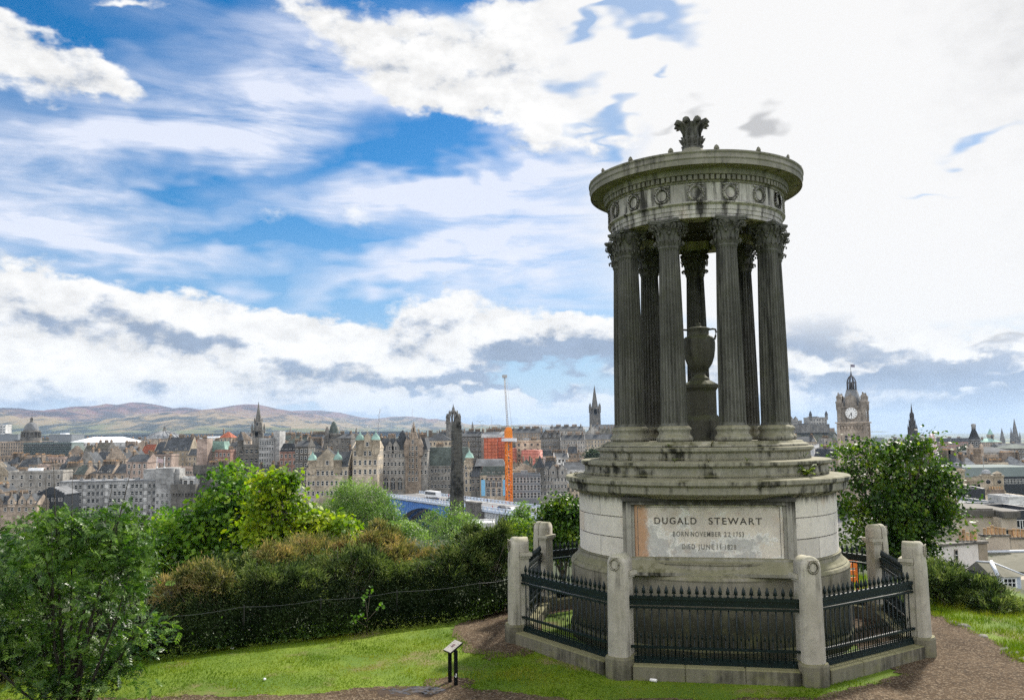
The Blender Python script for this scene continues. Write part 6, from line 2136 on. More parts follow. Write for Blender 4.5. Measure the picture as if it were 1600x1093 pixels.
# ---------------------------------------------------------------- right hand: new town roofs
bld("long red sandstone hotel with rows of white dormers", 1462, 1522, 690, 1250, 'red', 'slate', 'mansard', rpy=684, pyb=712, depth=30, win=22, ws=(1.4, 2.4), pitch=5.0, dorm=12, chim=[(-0.6, 8), (0.0, 8), (0.5, 8)], name="hotel")
bld("tan office range with pale roofs left of the clock tower", 1246, 1276, 690, 640, 'tan', 'slate', 'gable', rpy=682, pyb=716, depth=14, win=7, chim=[(-0.9, 6), (0.9, 6)])
bld("white roofed low block under the castle crag", 1272, 1312, 698, 600, 'white', 'pale', 'hip', rpy=692, pyb=722, depth=16, win=8, wk='dark', chim=[(0.0, 4)])
bld("grey stone chimney block just left of the clock tower", 1288, 1300, 686, 560, 'grey', 'slate', 'flat', pyb=722, depth=10, win=2, wk='dark', chim=[(0.0, 6)])
bld("flat hotel range at the foot of the clock tower", 1296, 1375, 716, 500, 'tan', 'slate', 'mansard', rpy=700, pyb=760, depth=26, win=14, ws=(1.2, 2.2), dorm=7, chim=[(-0.8, 6), (-0.2, 6), (0.3, 6), (0.9, 6)], name="hotel")
bld("distant office slab on the skyline right of the clock tower", 1362, 1382, 684, 1500, 'metal', 'pale', 'flat', pyb=700, depth=20, chim=[], name="office_slab")
bld("distant tan range behind the gothic memorial", 1396, 1450, 689, 1350, 'tan', 'slate', 'gable', rpy=684, pyb=712, depth=26, win=18, wk='dark', chim=[(-0.7, 8), (0.0, 8), (0.6, 8)])

def store_tower():
    Y, px = 520, 1524
    u = Y / F_PX
    p = at(px, 712, Y)
    zb = gz(p.x, Y) - 1
    o = empty("corner_tower", (p.x, Y, zb), R(10), "department store corner tower with a bell-shaped slate roof and open crown", "tower")
    def z(py):
        return at(px, py, Y).z - zb
    T = WALL['brown']
    shape(o, "shaft", T, lambda m: (m.lathe([(10.5 * u, 0), (10.5 * u, z(702)), (11.5 * u, z(701.5)), (11.5 * u, z(699)), (9.2 * u, z(698.8))], 8), [m.lathe([(1.2, z(712)), (1.2, z(696)), (0.1, z(692))], 8, cx=10 * u * math.cos(i * math.pi / 2 + 0.4), cy=10 * u * math.sin(i * math.pi / 2 + 0.4)) for i in range(4)]))
    shape(o, "lantern_stage", ROOF['pale'], lambda m: m.lathe([(8.6 * u, z(699)), (8.6 * u, z(688)), (9.8 * u, z(687.5)), (9.8 * u, z(686)), (8.4 * u, z(685.8))], 12))
    for i in range(10):
        a = 2 * math.pi * i / 10
        wo = link("window", WIN['pane'], o, (8.62 * u * math.cos(a), 8.62 * u * math.sin(a), z(693.5)), a + math.pi / 2)
        wo.scale = (1.3, 1, 2.8)
    shape(o, "roof", ROOF['slate'], lambda m: m.lathe([(9.0 * u, z(686)), (6.6 * u, z(681)), (4.4 * u, z(675)), (3.0 * u, z(671)), (2.6 * u, z(669.5))], 12))
    def crown(m):
        for i in range(8):
            a = 2 * math.pi * i / 8
            m.tube([(2.6 * u * math.cos(a), 2.6 * u * math.sin(a), z(670)), (2.4 * u * math.cos(a), 2.4 * u * math.sin(a), z(666))], 0.25, 5)
        m.lathe([(3.0 * u, z(666)), (3.6 * u, z(664.5)), (3.4 * u, z(662.5)), (1.5 * u, z(661.5))], 12)
    shape(o, "crown", WALL['concrete'], crown)
    CITY.append((px, 680, 1514, 1536, Y, o))
store_tower()
bld("brown store range below the bell-roofed corner tower", 1508, 1560, 712, 525, 'brown', 'slate', 'flat', pyb=732, depth=20, win=12, wk='dark', ws=(1.4, 2.2), chim=[(-0.8, 4), (0.2, 6)])
bld("grey slate gallery roof with a columned front", 1536, 1592, 706, 560, 'grey', 'slate', 'hip', rpy=697, pyb=722, depth=30, win=10, wk='dark', chim=[], name="gallery")
bld("dark stone range at the end of the roofscape behind the gallery", 1580, 1620, 700, 600, 'dark', 'green', 'hip', rpy=693, pyb=724, depth=24, win=8, chim=[])
bld("distant brown block with a low dome near the green capped turret", 1536, 1566, 690, 1480, 'brown', 'copper', 'hip', rpy=684, pyb=706, depth=30, win=9, wk='dark', chim=[(-0.6, 6)])
bld("terrace of distant grey houses beneath the cathedral spires", 1560, 1620, 697, 1400, 'dark', 'slate', 'gable', rpy=692, pyb=712, depth=24, win=14, chim=[(-0.7, 8), (0.0, 8), (0.7, 8)])

def register_house():
    Y = 270
    o = bld("long building with a grey-green mansard and a band of dark glazing", 1504, 1640, 744, Y, 'charcoal', 'copper', 'mansard', rpy=727, pyb=752, depth=26, win=26, wk='wide', ws=(1.0, 1.5), rows=1, pitch=1.9, chim=[], name="archive_building", band=False)
    wall = o.children[0]
    for c in o.children:
        if c.name.startswith('roof'):
            c.data.materials[0] = plain("sage_metal_roof", (0.17, 0.20, 0.19), rough=0.8, spec=0.05, var=0.08, scale=0.2)
    bld("pale yellow stone wing with dark windows under the small dome", 1488, 1545, 749, 262, 'cream', 'pale', 'flat', pyb=768, depth=10, win=6, wk='dark', ws=(1.6, 2.0), rows=1, chim=[], name="stone_wing")
    for (px, Y2, py_d0, py_top, hw, pyb, lab) in ((1497, 258, 733, 722, 8.5, 760, "round-domed stone turret with a dark round opening, nearest the big tree"),
                                                 (1544, 225, 742, 733, 7.5, 788, "square stone turret with a small dome and flagstaff before the mansard roof"),
                                                 (1560.5, 240, 742, 736, 6.5, 772, "squat stone turret with a round louvred opening behind the flagstaff turret")):
        u = Y2 / F_PX
        p = at(px, pyb, Y2)
        zb = min(p.z, gz(p.x, Y2)) - 3
        t = empty("turret", (p.x, Y2, zb), R(-14), lab, "turret")
        def z(py):
            return at(px, py, Y2).z - zb
        h = hw * u
        shape(t, "shaft", WALL['cream'], lambda m: (m.box(-h, h, -h, h, 0, z(py_d0)), m.box(-h * 1.15, h * 1.15, -h * 1.15, h * 1.15, z(py_d0 + 2.5), z(py_d0) + 0.05),
                                                   m.lathe([(h * 0.85, z(py_d0)), (h * 0.85, z(py_d0 - 2.5))], 16), m.box(-h * 1.25, h * 1.25, -h * 1.25, h * 1.25, 0, z(py_d0 + 24))))
        if px != 1560.5:
            shape(t, "dome", ROOF['pale'], lambda m: m.lathe([(h * 0.92 * math.cos(R(q)), z(py_d0 - 2.5) + (z(py_top) - z(py_d0 - 2.5)) * math.sin(R(q))) for q in range(0, 91, 10)], 18))
        else:
            shape(t, "cap", WALL['cream'], lambda m: m.pyramid(-h, h, -h, h, z(py_d0 - 2.4), z(py_top - 1)))
        q = MB()
        q.lathe([(0.001, -0.05), (h * 0.42, -0.05), (h * 0.42, 0.0)], 18)
        op = q.build("round_opening", GLASS, t, (0, -h - 0.03, z(py_d0 + 10)))
        op.rotation_euler = (-math.pi / 2, 0, 0)
        q = MB()
        q.lathe([(h * 0.44, 0.0), (h * 0.44, 0.1), (h * 0.60, 0.1), (h * 0.60, 0.0)], 18, smooth=False)
        op2 = q.build("round_surround", LINTEL, t, (0, -h - 0.01, z(py_d0 + 10)))
        op2.rotation_euler = (math.pi / 2, 0, 0)
        if px == 1544:
            shape(t, "flagstaff", WALL['white'], lambda m: m.tube([(-0.5, 0, z(734)), (-0.5, 0, z(711))], 0.07, 6))
        CITY.append((px, py_top, px - hw, px + hw, Y2, t))
register_house()
bld("tan classical parapet block with a white awning roof", 1536, 1600, 778, 215, 'tan', 'white', 'flat', pyb=792, depth=16, win=7, wk='dark', rows=1, ws=(1.0, 1.6), chim=[(0.6, 6)])
bld("pale stone front with small balusters behind the charcoal plant box", 1530, 1575, 789, 200, 'cream', 'pale', 'flat', pyb=800, depth=8, win=8, wk='dark', rows=1, ws=(0.5, 0.8), pitch=1.6, chim=[])
bld("charcoal steel plant box on a flat roof", 1490, 1536, 768, 180, 'charcoal', 'pale', 'flat', pyb=788, depth=10, chim=[], name="plant_box", yaw=-0.25, band=False)
bld("low grey roof deck with skylights in front of the plant box", 1478, 1560, 790, 165, 'metal', 'pale', 'flat', pyb=802, depth=16, win=9, wk='wide', rows=1, ws=(1.6, 0.9), pitch=1.4, chim=[], name="roof_deck", band=False)
bld("white cabin on the flat roof beside the parapet house", 1576, 1606, 781, 160, 'white', 'white', 'flat', pyb=797, depth=7, win=1, wk='wide', rows=1, ws=(1.8, 1.1), pitch=1.7, chim=[], name="roof_cabin", band=False)
bld("dark glazed wall building right of the parapet house", 1572, 1640, 804, 130, 'charcoal', 'pale', 'flat', pyb=838, depth=12, win=6, wk='wide', ws=(1.5, 2.3), chim=[], name="glazed_building", pitch=2.6, band=False)

# near houses on the slope below the hilltop
def near_houses():
    beige = weathered("beige_ashlar", (0.56, 0.48, 0.38), (0.46, 0.385, 0.30), (0.16, 0.14, 0.11), (0.58, 0.78), 0.4, scale=0.5)
    cope = weathered("dark_coping", (0.17, 0.155, 0.13), (0.11, 0.10, 0.085), (0.04, 0.04, 0.035), (0.45, 0.66), 0.3, scale=0.6)
    white = weathered("white_harling", (0.72, 0.67, 0.61), (0.64, 0.59, 0.535), (0.35, 0.31, 0.27), (0.62, 0.80), 0.5, scale=0.5, bump=0.2)
    tanw = weathered("tan_side_wall", (0.36, 0.30, 0.225), (0.27, 0.225, 0.165), (0.11, 0.095, 0.075), (0.5, 0.7), 0.5, scale=0.5)
    moss = weathered("mossy_slates", (0.17, 0.16, 0.135), (0.105, 0.10, 0.085), (0.04, 0.042, 0.032), (0.46, 0.66), 0.2, lichen=0.5, lichen_col=(0.11, 0.105, 0.05), scale=1.2, bump=0.8)
    lead = plain("lead_flashing", (0.50, 0.52, 0.55), rough=0.5, var=0.1)
    # parapet house
    Y = 110
    a, b = at(1486, 805, Y), at(1572, 805, Y)
    zb = gz(a.x, Y) - 3
    o = empty("parapet_house", (a.x, Y, zb), R(-6), "beige stone house with a heavy dark parapet cornice", "house")
    W = b.x - a.x
    H = at(1525, 806, Y).z - zb
    shape(o, "wall", beige, lambda m: (m.box(0, W * 0.70, 0, 9, 0, H), m.box(W * 0.74, W, -2.0, 9, 0, H), m.box(W * 0.70, W * 0.74, -0.6, 9, 0, H)))
    shape(o, "cornice", cope, lambda m: (m.bbox(-0.35, W * 0.74, -0.4, 9.4, H + 0.004, H + 0.85, 0.1), m.bbox(W * 0.745, W + 0.35, -2.4, 9.4, H + 0.004, H + 0.85, 0.1), m.box(-0.15, W * 0.72, -0.2, 9.2, H + 0.85, H + 1.0)))
    q = link("window", WIN['dark'], o, (W * 0.86, -2.03, H - 2.2))
    q.scale = (0.85, 1, 1.6)
    pots_at = []
    def stack(label, px0, px1, py_top, py_pot, Y, n, depth=0.9, wall_h=3.0, potcols=None, cat="chimney", mat=beige, tall=(1.0,)):
        a, b = at(px0, py_top, Y), at(px1, py_top, Y)
        o = empty("chimney_stack", ((a.x + b.x) / 2, Y, a.z - wall_h), 0, label, cat)
        hw = (b.x - a.x) / 2
        shape(o, "stack", mat, lambda m: m.box(-hw, hw, 0, depth, 0, wall_h))
        shape(o, "coping", cope, lambda m: m.bbox(-hw - 0.12, hw + 0.12, -0.12, depth + 0.12, wall_h + 0.003, wall_h + 0.16, 0.03))
        hh = (at(px0, py_pot, Y).z - a.z)
        for i in range(n):
            x = -hw + 2 * hw * (i + 0.5) / n
            f = tall[i % len(tall)]
            c = MB()
            r_ = min(0.24, hw / n * 0.8)
            c.lathe([(r_, 0), (r_ * 0.95, hh * 0.6 * f), (r_ * 0.8, hh * 0.9 * f), (r_ * 1.05, hh * 0.93 * f), (r_ * 1.05, hh * f), (r_ * 0.6, hh * f), (r_ * 0.6, hh * f * 0.7)], 14)
            c.build("chimney_pot", POT, o, (x, depth / 2, wall_h + 0.16))
        return o
    # white gable
    Y = 75
    a, b = at(1462, 848, Y), at(1528, 848, Y)
    zt = at(1528, 849, Y).z
    zb = gz(a.x, Y) - 4
    g = empty("gable_house", (b.x, Y, zb), R(20), "white harled gable end of a house below the slope with a tan flank", "house")
    W = (b.x - a.x) / math.cos(R(20)) + 1.0
    H = zt - zb
    shape(g, "gable", white, lambda m: m.prism([(-W, 0), (0, 0), (0, 0.65), (-W, 0.65)], 0, H + 0.0))
    shape(g, "flank", tanw, lambda m: m.box(0.003, 1.0, -0.04, 0.7, 0, H - 0.05))
    shape(g, "coping", cope, lambda m: m.bbox(-W - 0.1, 1.1, -0.15, 0.85, H + 0.003, H + 0.2, 0.04))
    w = link("window", WIN['dark'], g, (-2.55, -0.03, H - 0.8))
    w.scale = (0.32, 1, 0.85)
    stack("group of short clay pots on the white gable, one dark with a white cap", 1500, 1530, 847, 831, Y + 0.4, 5, depth=0.5, wall_h=0.9, tall=(0.9, 1.1, 0.75, 0.85, 1.0), mat=tanw)
    stack("chimney wall carrying six buff clay pots, above the slate roof", 1540, 1577, 838, 826, 80, 6, depth=0.9, wall_h=4.0, tall=(0.8, 0.95, 1.15, 0.95, 0.85))
    stack("chimney wall with buff clay pots cut by the edge of view", 1580, 1625, 842, 829, 82, 7, depth=0.9, wall_h=4.4, tall=(0.9, 1.0, 0.95))
    # slate roof with the dormer bay
    Y = 70
    h = empty("slate_house", (at(1575, 880, Y).x, Y, gz(at(1575, 880, Y).x, Y) - 3), 0, "old mossy slate roofed house with a white dormer bay window", "house")
    bx, bz = h.location.x, h.location.z
    def L(px, py, Yw):
        p = at(px, py, Yw)
        return (p.x - bx, Yw - Y, p.z - bz)
    def slab(m, pts, t=0.25):
        n_ = len(pts)
        m.add([p for p in pts] + [(p[0], p[1], p[2] - t) for p in pts], [tuple(range(n_)), tuple(reversed(range(n_, 2 * n_)))] + [(i, n_ + i, n_ + (i + 1) % n_, (i + 1) % n_) for i in range(n_)])
    shape(h, "roof", moss, lambda m: (slab(m, [L(1538, 889, 74), L(1632, 895, 74), L(1632, 861, 79), L(1538, 863, 79)]),
                                      slab(m, [L(1528, 985, 62), L(1650, 985, 62), L(1650, 905, 70), L(1536, 905, 70)])))
    shape(h, "ridge_lead", lead, lambda m: m.tube([L(1538, 862, 79), L(1632, 860, 79)], 0.14, 8))
    shape(h, "wall", tanw, lambda m: m.box(L(1540, 890, 75)[0], L(1640, 890, 75)[0], 1.0, 9, 0, L(1540, 905, 70)[2] - 0.3))
    dz0, dz1 = L(1576, 936, 68)[2], L(1576, 900, 68)[2]
    x0, x1, x2, x3 = L(1560, 920, 68.6)[0], L(1567, 920, 68)[0], L(1589, 920, 68)[0], L(1595, 920, 68.6)[0]
    yf = -2.0
    d = MB()
    d.prism([(x0, yf + 0.5), (x1, yf), (x2, yf), (x3, yf + 0.5), (x3, yf + 4), (x0, yf + 4)], dz0, dz1)
    dorm = d.build("dormer_bay", plain("dormer_lead_paint", (0.42, 0.46, 0.52), rough=0.5), h)
    charc = plain("slate_cheek", (0.022, 0.024, 0.028), rough=0.5)
    shape(h, "dormer_cheek", charc, lambda m: m.box(L(1543, 920, 69)[0], x0 - 0.01, yf + 0.8, yf + 4, dz0, dz1 - 0.05))
    m = MB()
    xm = (x1 + x2) / 2
    xl = L(1541, 890, 69)[0]
    zr = L(1560, 879, 70)[2]
    m.add([(xl, yf + 0.3, dz1), (x0 - 0.2, yf + 0.3, dz1), (x1 - 0.1, yf - 0.3, dz1), (x2 + 0.1, yf - 0.3, dz1), (x3 + 0.25, yf + 0.4, dz1), (x3 + 0.25, yf + 4, dz1), (xl, yf + 4, dz1), (xl + 0.3, yf + 3, zr), (xm, yf + 2.4, zr)],
          [(0, 1, 8, 7), (1, 2, 8), (2, 3, 8), (3, 4, 8), (4, 5, 8), (5, 6, 7, 8), (6, 0, 7), (6, 5, 4, 3, 2, 1, 0)])
    m.build("dormer_roof", moss, h)
    shape(h, "dormer_lead", lead, lambda q: (q.tube([(x0 - 0.15, yf + 0.25, dz1 + 0.03), (xm, yf + 2.4, zr + 0.03)], 0.16, 6), q.tube([(x3 + 0.2, yf + 0.4, dz1 + 0.03), (xm, yf + 2.4, zr + 0.03)], 0.07, 6), q.tube([(xl + 0.3, yf + 3, zr), (xm, yf + 2.4, zr + 0.02)], 0.08, 6)))
    def sash(px0, px1, y, cols):
        f, gl = MB(), MB()
        gl.box(px0 + 0.05, px1 - 0.05, y - 0.03, y - 0.01, dz0 + 0.25, dz1 - 0.15)
        for i in range(cols + 1):
            x = px0 + 0.04 + (px1 - px0 - 0.08) * i / cols
            t_ = 0.06 if i in (0, cols) else 0.022
            f.box(x - t_, x + t_, y - 0.075, y - 0.032, dz0 + 0.2, dz1 - 0.1)
        for k in range(5):
            zz = dz0 + 0.22 + (dz1 - dz0 - 0.34) * k / 4
            t_ = 0.06 if k in (0, 4) else (0.035 if k == 2 else 0.02)
            f.box(px0, px1, y - 0.08, y - 0.031, zz - t_, zz + t_)
        w_ = f.build("window", plain("white_window_paint", (0.80, 0.80, 0.78), rough=0.5, var=0.02), h)
        gl.build("pane", GLASS, w_)
    sash(x1 + 0.02, x2 - 0.02, yf, 3)
    wdt = math.hypot(x1 - x0, 0.5)
    f = MB()
    f.M = Matrix.Translation((x0, yf + 0.5, 0)) @ Matrix.Rotation(math.atan2(-0.5, x1 - x0), 4, 'Z')
    for i in range(3):
        x = 0.04 + (wdt - 0.08) * i / 2
        f.box(x - 0.025, x + 0.025, -0.075, -0.032, dz0 + 0.2, dz1 - 0.1)
    for k in range(5):
        zz = dz0 + 0.22 + (dz1 - dz0 - 0.34) * k / 4
        f.box(0.02, wdt - 0.02, -0.08, -0.031, zz - 0.03, zz + 0.03)
    w2 = f.build("window", plain("white_window_paint", (0.80, 0.80, 0.78), rough=0.5, var=0.02), h)
    gl = MB()
    gl.M = f.M
    gl.box(0.05, wdt - 0.05, -0.03, -0.01, dz0 + 0.25, dz1 - 0.15)
    gl.build("pane", GLASS, w2)
near_houses()

# ================================================================ bridge, traffic, crane, infill streets
def bridge():
    A, B = Vector((-62.0, 407.0, 0)), Vector((29.0, 253.0, 0))
    L = (B - A).length
    ang = math.atan2((B - A).y, (B - A).x)
    ztop = -20.9                                            # parapet top
    o = empty("road_bridge", (A.x, A.y, -52.0), ang, "long road bridge with blue plated arches and a white lattice span", "bridge")
    zt = ztop + 52.0
    dk = zt - 1.3
    BLUE = plain("bridge_blue_paint", (0.075, 0.20, 0.50), rough=0.45, var=0.10, scale=0.5)
    PALE = plain("bridge_pale_paint", (0.55, 0.62, 0.72), rough=0.5, var=0.08, scale=0.5)
    WHT = plain("bridge_white_paint", (0.72, 0.74, 0.75), rough=0.5, var=0.05)
    # local: +x runs along the bridge towards the viewer's right, y<0 is the viewer's side
    shape(o, "deck", plain("road_asphalt", (0.16, 0.16, 0.165), rough=0.9, var=0.15, scale=0.4), lambda m: m.box(0, L, 0.2, 19.8, dk - 0.9, dk - 0.004))
    def pave(m):
        m.box(0, L, 0.9, 3.6, dk, dk + 0.13)
        m.box(0, L, 16.4, 19.1, dk, dk + 0.13)
    shape(o, "pavement", plain("paving_flags", (0.36, 0.35, 0.33), rough=0.9, var=0.1), pave)
    def parapet(m):
        for y in (0.45, 19.55):
            m.box(0, L, y - 0.12, y + 0.12, dk - 0.05, dk + 0.25)
            m.box(0, L, y - 0.16, y + 0.16, zt - 0.16, zt)
            for i in range(int(L / 3.0)):
                m.box(i * 3.0 - 0.2, i * 3.0 + 0.2, y - 0.2, y + 0.2, dk, zt + 0.05)
            for i in range(int(L / 0.75)):
                m.box(i * 0.75 - 0.07, i * 0.75 + 0.07, y - 0.06, y + 0.06, dk + 0.25, zt - 0.16)
        m.box(0, L, -0.1, 0.9, dk - 0.55, dk - 0.06)
    shape(o, "parapet", PALE, parapet)
    spans = [(9.0, 88.0, 13.5, BLUE), (100.0, 146.0, 7.5, WHT)]
    for (s0, s1, rise, mt) in spans:
        n = 40
        def rib(m, y0, y1, thick):
            for i in range(n):
                u0, u1 = i / n, (i + 1) / n
                za = dk - 1.8 - rise * (2 * u0 - 1) ** 2
                zb = dk - 1.8 - rise * (2 * u1 - 1) ** 2
                xa, xb = s0 + (s1 - s0) * u0, s0 + (s1 - s0) * u1
                m.add([(xa, y0, za - thick), (xb, y0, zb - thick), (xb, y1, zb - thick), (xa, y1, za - thick), (xa, y0, za), (xb, y0, zb), (xb, y1, zb), (xa, y1, za)],
                      [(3, 2, 1, 0), (4, 5, 6, 7), (0, 1, 5, 4), (2, 3, 7, 6)])
        shape(o, "arch_rib", mt, lambda m: [rib(m, y, y + 0.9, 1.0) for y in (0.3, 5.0, 10.0, 15.0, 18.8)])
        def spandrel(m):
            for i in range(n):
                u0, u1 = i / n, (i + 1) / n
                za = dk - 1.8 - rise * (2 * u0 - 1) ** 2
                zb = dk - 1.8 - rise * (2 * u1 - 1) ** 2
                xa, xb = s0 + (s1 - s0) * u0, s0 + (s1 - s0) * u1
                if mt is BLUE:
                    m.add([(xa, 0.5, za - 0.02), (xb, 0.5, zb - 0.02), (xb, 0.5, dk - 0.9), (xa, 0.5, dk - 0.9)], [(0, 1, 2, 3)])
                    m.box(xa - 0.12, xa + 0.12, 0.34, 0.5, za, dk - 0.9)
                else:
                    m.box(xa - 0.16, xa + 0.16, 0.5, 0.9, za - 0.1, dk - 0.9)
                    if dk - 0.9 - za > 1.6:
                        m.lathe([(0.62, -0.18), (0.86, -0.18), (0.86, 0.18), (0.62, 0.18)], 10, 0, math.pi, cx=0) if False else None
                        xm = (xa + xb) / 2
                        for k in range(5):
                            a0, a1 = math.pi * k / 5, math.pi * (k + 1) / 5
                            r0, r1 = 0.66, 0.85
                            zc = dk - 1.75
                            m.add([(xm + r0 * math.cos(a0), 0.6, zc + r0 * math.sin(a0)), (xm + r1 * math.cos(a0), 0.6, zc + r1 * math.sin(a0)), (xm + r1 * math.cos(a1), 0.6, zc + r1 * math.sin(a1)), (xm + r0 * math.cos(a1), 0.6, zc + r0 * math.sin(a1))], [(3, 2, 1, 0)])
        shape(o, "spandrel", mt, spandrel)
    for (x0, x1) in ((-6, 8.5), (88.5, 99.5), (146.5, 156), (174, 184)):
        shape(o, "pier", WALL['dark'], lambda m: (m.box(x0, x1, -1.2, 21.2, 0, dk - 0.95), m.box(x0 + 0.8, x1 - 0.8, -2.0, -0.2, 0, zt + 0.9), m.box(x0 + 0.5, x1 - 0.5, -2.3, 0.0, zt + 0.9, zt + 1.5)))
    return o, A, ang, -52 + dk
BR, BRA, BRANG, BRZ = bridge()
def on_bridge(s, t):
    c, sn = math.cos(BRANG), math.sin(BRANG)
    return Vector((BRA.x + s * c - t * sn, BRA.y + s * sn + t * c, BRZ))

CAR_GLASS = plain("car_glass", (0.02, 0.024, 0.03), rough=0.08, var=0.1)
TYRE = plain("tyre_rubber", (0.018, 0.018, 0.018), rough=0.8)
RIM = plain("wheel_metal", (0.4, 0.4, 0.42), rough=0.35, metal=0.8)
def vehicle(name, label, loc, rz, col, L=4.4, W=1.78, H=1.48, kind='car', group=None, cat="car"):
    o = empty(name, loc, rz, label, cat, group)
    paint = plain(name + "_paint", col, rough=0.28, var=0.03)
    m = MB()
    if kind == 'car':
        side = [(-L / 2, 0.35), (L / 2, 0.35), (L / 2, 0.72), (L / 2 - 0.9, 0.92), (L / 2 - 1.55, H), (-L / 2 + 1.0, H), (-L / 2 + 0.25, 0.95), (-L / 2, 0.85)]
        glass = [(L / 2 - 1.02, 0.93), (L / 2 - 1.55, H - 0.08), (-L / 2 + 1.0, H - 0.08), (-L / 2 + 0.42, 0.96)]
    elif kind == 'van':
        side = [(-L / 2, 0.4), (L / 2, 0.4), (L / 2, 1.0), (L / 2 - 0.5, 1.25), (L / 2 - 1.1, H - 0.05), (-L / 2 + 0.1, H), (-L / 2, H - 0.1)]
        glass = [(L / 2 - 0.6, 1.27), (L / 2 - 1.12, H - 0.15), (L / 2 - 2.0, H - 0.2), (L / 2 - 2.0, 1.27)]
    else:
        side = [(-L / 2, 0.4), (L / 2, 0.4), (L / 2, 1.3), (L / 2 - 0.25, H - 0.2), (L / 2 - 0.5, H), (-L / 2 + 0.2, H), (-L / 2, H - 0.2)]
        glass = [(L / 2 - 0.3, 1.35), (L / 2 - 0.3, H - 0.45), (-L / 2 + 0.3, H - 0.45), (-L / 2 + 0.3, 1.5)]
    n = len(side)
    vs = [(x, -W / 2, z) for x, z in side] + [(x, W / 2, z) for x, z in side]
    m.add(vs, [tuple(range(n)), tuple(reversed(range(n, 2 * n)))] + [(i, n + i, n + (i + 1) % n, (i + 1) % n) for i in range(n)])
    m.build("body", paint, o)
    g = MB()
    for s in (-1, 1):
        k = len(glass)
        pts = [(x, s * (W / 2 + 0.012), z) for x, z in glass]
        g.add(pts, [tuple(range(k)) if s > 0 else tuple(reversed(range(k)))])
    xw = glass[0][0] + 0.03, glass[1][0] + 0.06
    g.add([(xw[0] + 0.02, -W / 2 + 0.1, glass[0][1] + 0.03), (xw[0] + 0.02, W / 2 - 0.1, glass[0][1] + 0.03), (xw[1], W / 2 - 0.2, glass[1][1]), (xw[1], -W / 2 + 0.2, glass[1][1])], [(0, 1, 2, 3)])
    g.build("glazing", CAR_GLASS, o)
    for x in (-L / 2 + L * 0.19, L / 2 - L * 0.19):
        for s in (-1, 1):
            w = MB()
            w.lathe([(0.1, -0.1), (0.31, -0.1), (0.33, 0.0), (0.31, 0.1), (0.1, 0.1)], 14)
            wo = w.build("wheel", TYRE, o, (x, s * (W / 2 - 0.08), 0.33))
            wo.rotation_euler = (math.pi / 2, 0, 0)
            link("rim", RIM_ME, wo)
    if kind == 'bus':
        shape(o, "advert_panel", plain("bus_yellow_panel", (0.62, 0.62, 0.05), rough=0.4), lambda q: q.box(-2.5, 2.2, -W / 2 - 0.02, -W / 2 - 0.004, 0.55, 1.35))
    return o
_r = MB()
_r.lathe([(0.001, -0.12), (0.2, -0.115), (0.2, 0.115), (0.001, 0.12)], 10)
RIM_ME = _r.mesh("rim", RIM)
vehicle("coach", "white single-deck coach with a yellow side panel on the bridge", on_bridge(31, 12), BRANG + math.pi, (0.78, 0.78, 0.78), 11.5, 2.5, 3.1, 'bus', cat="bus")
cars = [(47, 5.5, (0.03, 0.03, 0.035), "black car following the coach on the bridge"), (54, 9.5, (0.10, 0.11, 0.12), "dark grey car among traffic left of the obelisk"), (61, 5.5, (0.16, 0.22, 0.24), "blue-grey car left of the obelisk on the bridge"),
        (68, 9.5, (0.55, 0.56, 0.58), "silver car nearest the obelisk on the bridge"), (104, 5.5, (0.04, 0.04, 0.045), "black car just right of the obelisk on the bridge"),
        (111, 5.5, (0.70, 0.70, 0.70), "white car over the lattice span, nearer the obelisk"), (117, 9.5, (0.06, 0.06, 0.07), "dark car in the far lane above the lattice span"), (124, 5.5, (0.03, 0.032, 0.036), "black car at the middle of the lattice span"),
        (131, 5.5, (0.72, 0.73, 0.74), "white car beneath the crane mast on the bridge"), (138, 9.5, (0.30, 0.31, 0.33), "grey car beyond the white car under the crane"), (144, 5.5, (0.12, 0.03, 0.03), "dark red car near the monument end of the bridge"),
        (150, 5.5, (0.60, 0.61, 0.62), "silver car nearest the monument end of the bridge")]
for s, t_, c, lab in cars:
    vehicle("parked_car" if False else "car", lab, on_bridge(s, t_), BRANG + (math.pi if t_ > 7 else 0), c, group="cars crossing the bridge")
q = at(655, 815, 300)
vehicle("van", "white van parked in the yard under the blue arch", (q.x, 300, gz(q.x, 300) + 0.05), 0.3, (0.78, 0.78, 0.78), 5.4, 2.0, 2.4, 'van', cat="van")

def person_mesh(mats, stride=0.18):
    """small walking figure as one skin: legs, trunk, arms, neck and head"""
    m = MB()
    for s, f in ((-1, stride), (1, -stride)):
        m.tube([(s * 0.10, f, 0.02), (s * 0.10, f * 0.6, 0.45), (s * 0.09, 0, 0.88)], [0.055, 0.065, 0.095], 6, mat=1)
        m.box(s * 0.10 - 0.045, s * 0.10 + 0.045, f - 0.16, f + 0.07, 0, 0.07, 1)
        m.tube([(s * 0.21, 0, 1.40), (s * 0.26, -f * 0.4, 1.12), (s * 0.25, -f * 0.9, 0.86)], [0.06, 0.05, 0.04], 6)
        m.ball((s * 0.25, -f * 0.95, 0.82), 0.045, 0.05, 0.065, 6, 4, mat=2)
    m.lathe([(0.13, 0.82), (0.17, 0.92), (0.15, 1.10), (0.20, 1.38), (0.15, 1.47), (0.06, 1.50)], 10)
    m.lathe([(0.055, 1.48), (0.055, 1.56)], 8, mat=2)
    m.ball((0, 0, 1.66), 0.085, 0.10, 0.125, 10, 6, mat=2)
    m.ball((0, 0.02, 1.70), 0.092, 0.10, 0.10, 10, 6, mat=3)
    return m.mesh("person", mats)
SKIN = plain("skin", (0.45, 0.28, 0.2), rough=0.6)
HAIR = plain("hair", (0.04, 0.03, 0.02), rough=0.6)
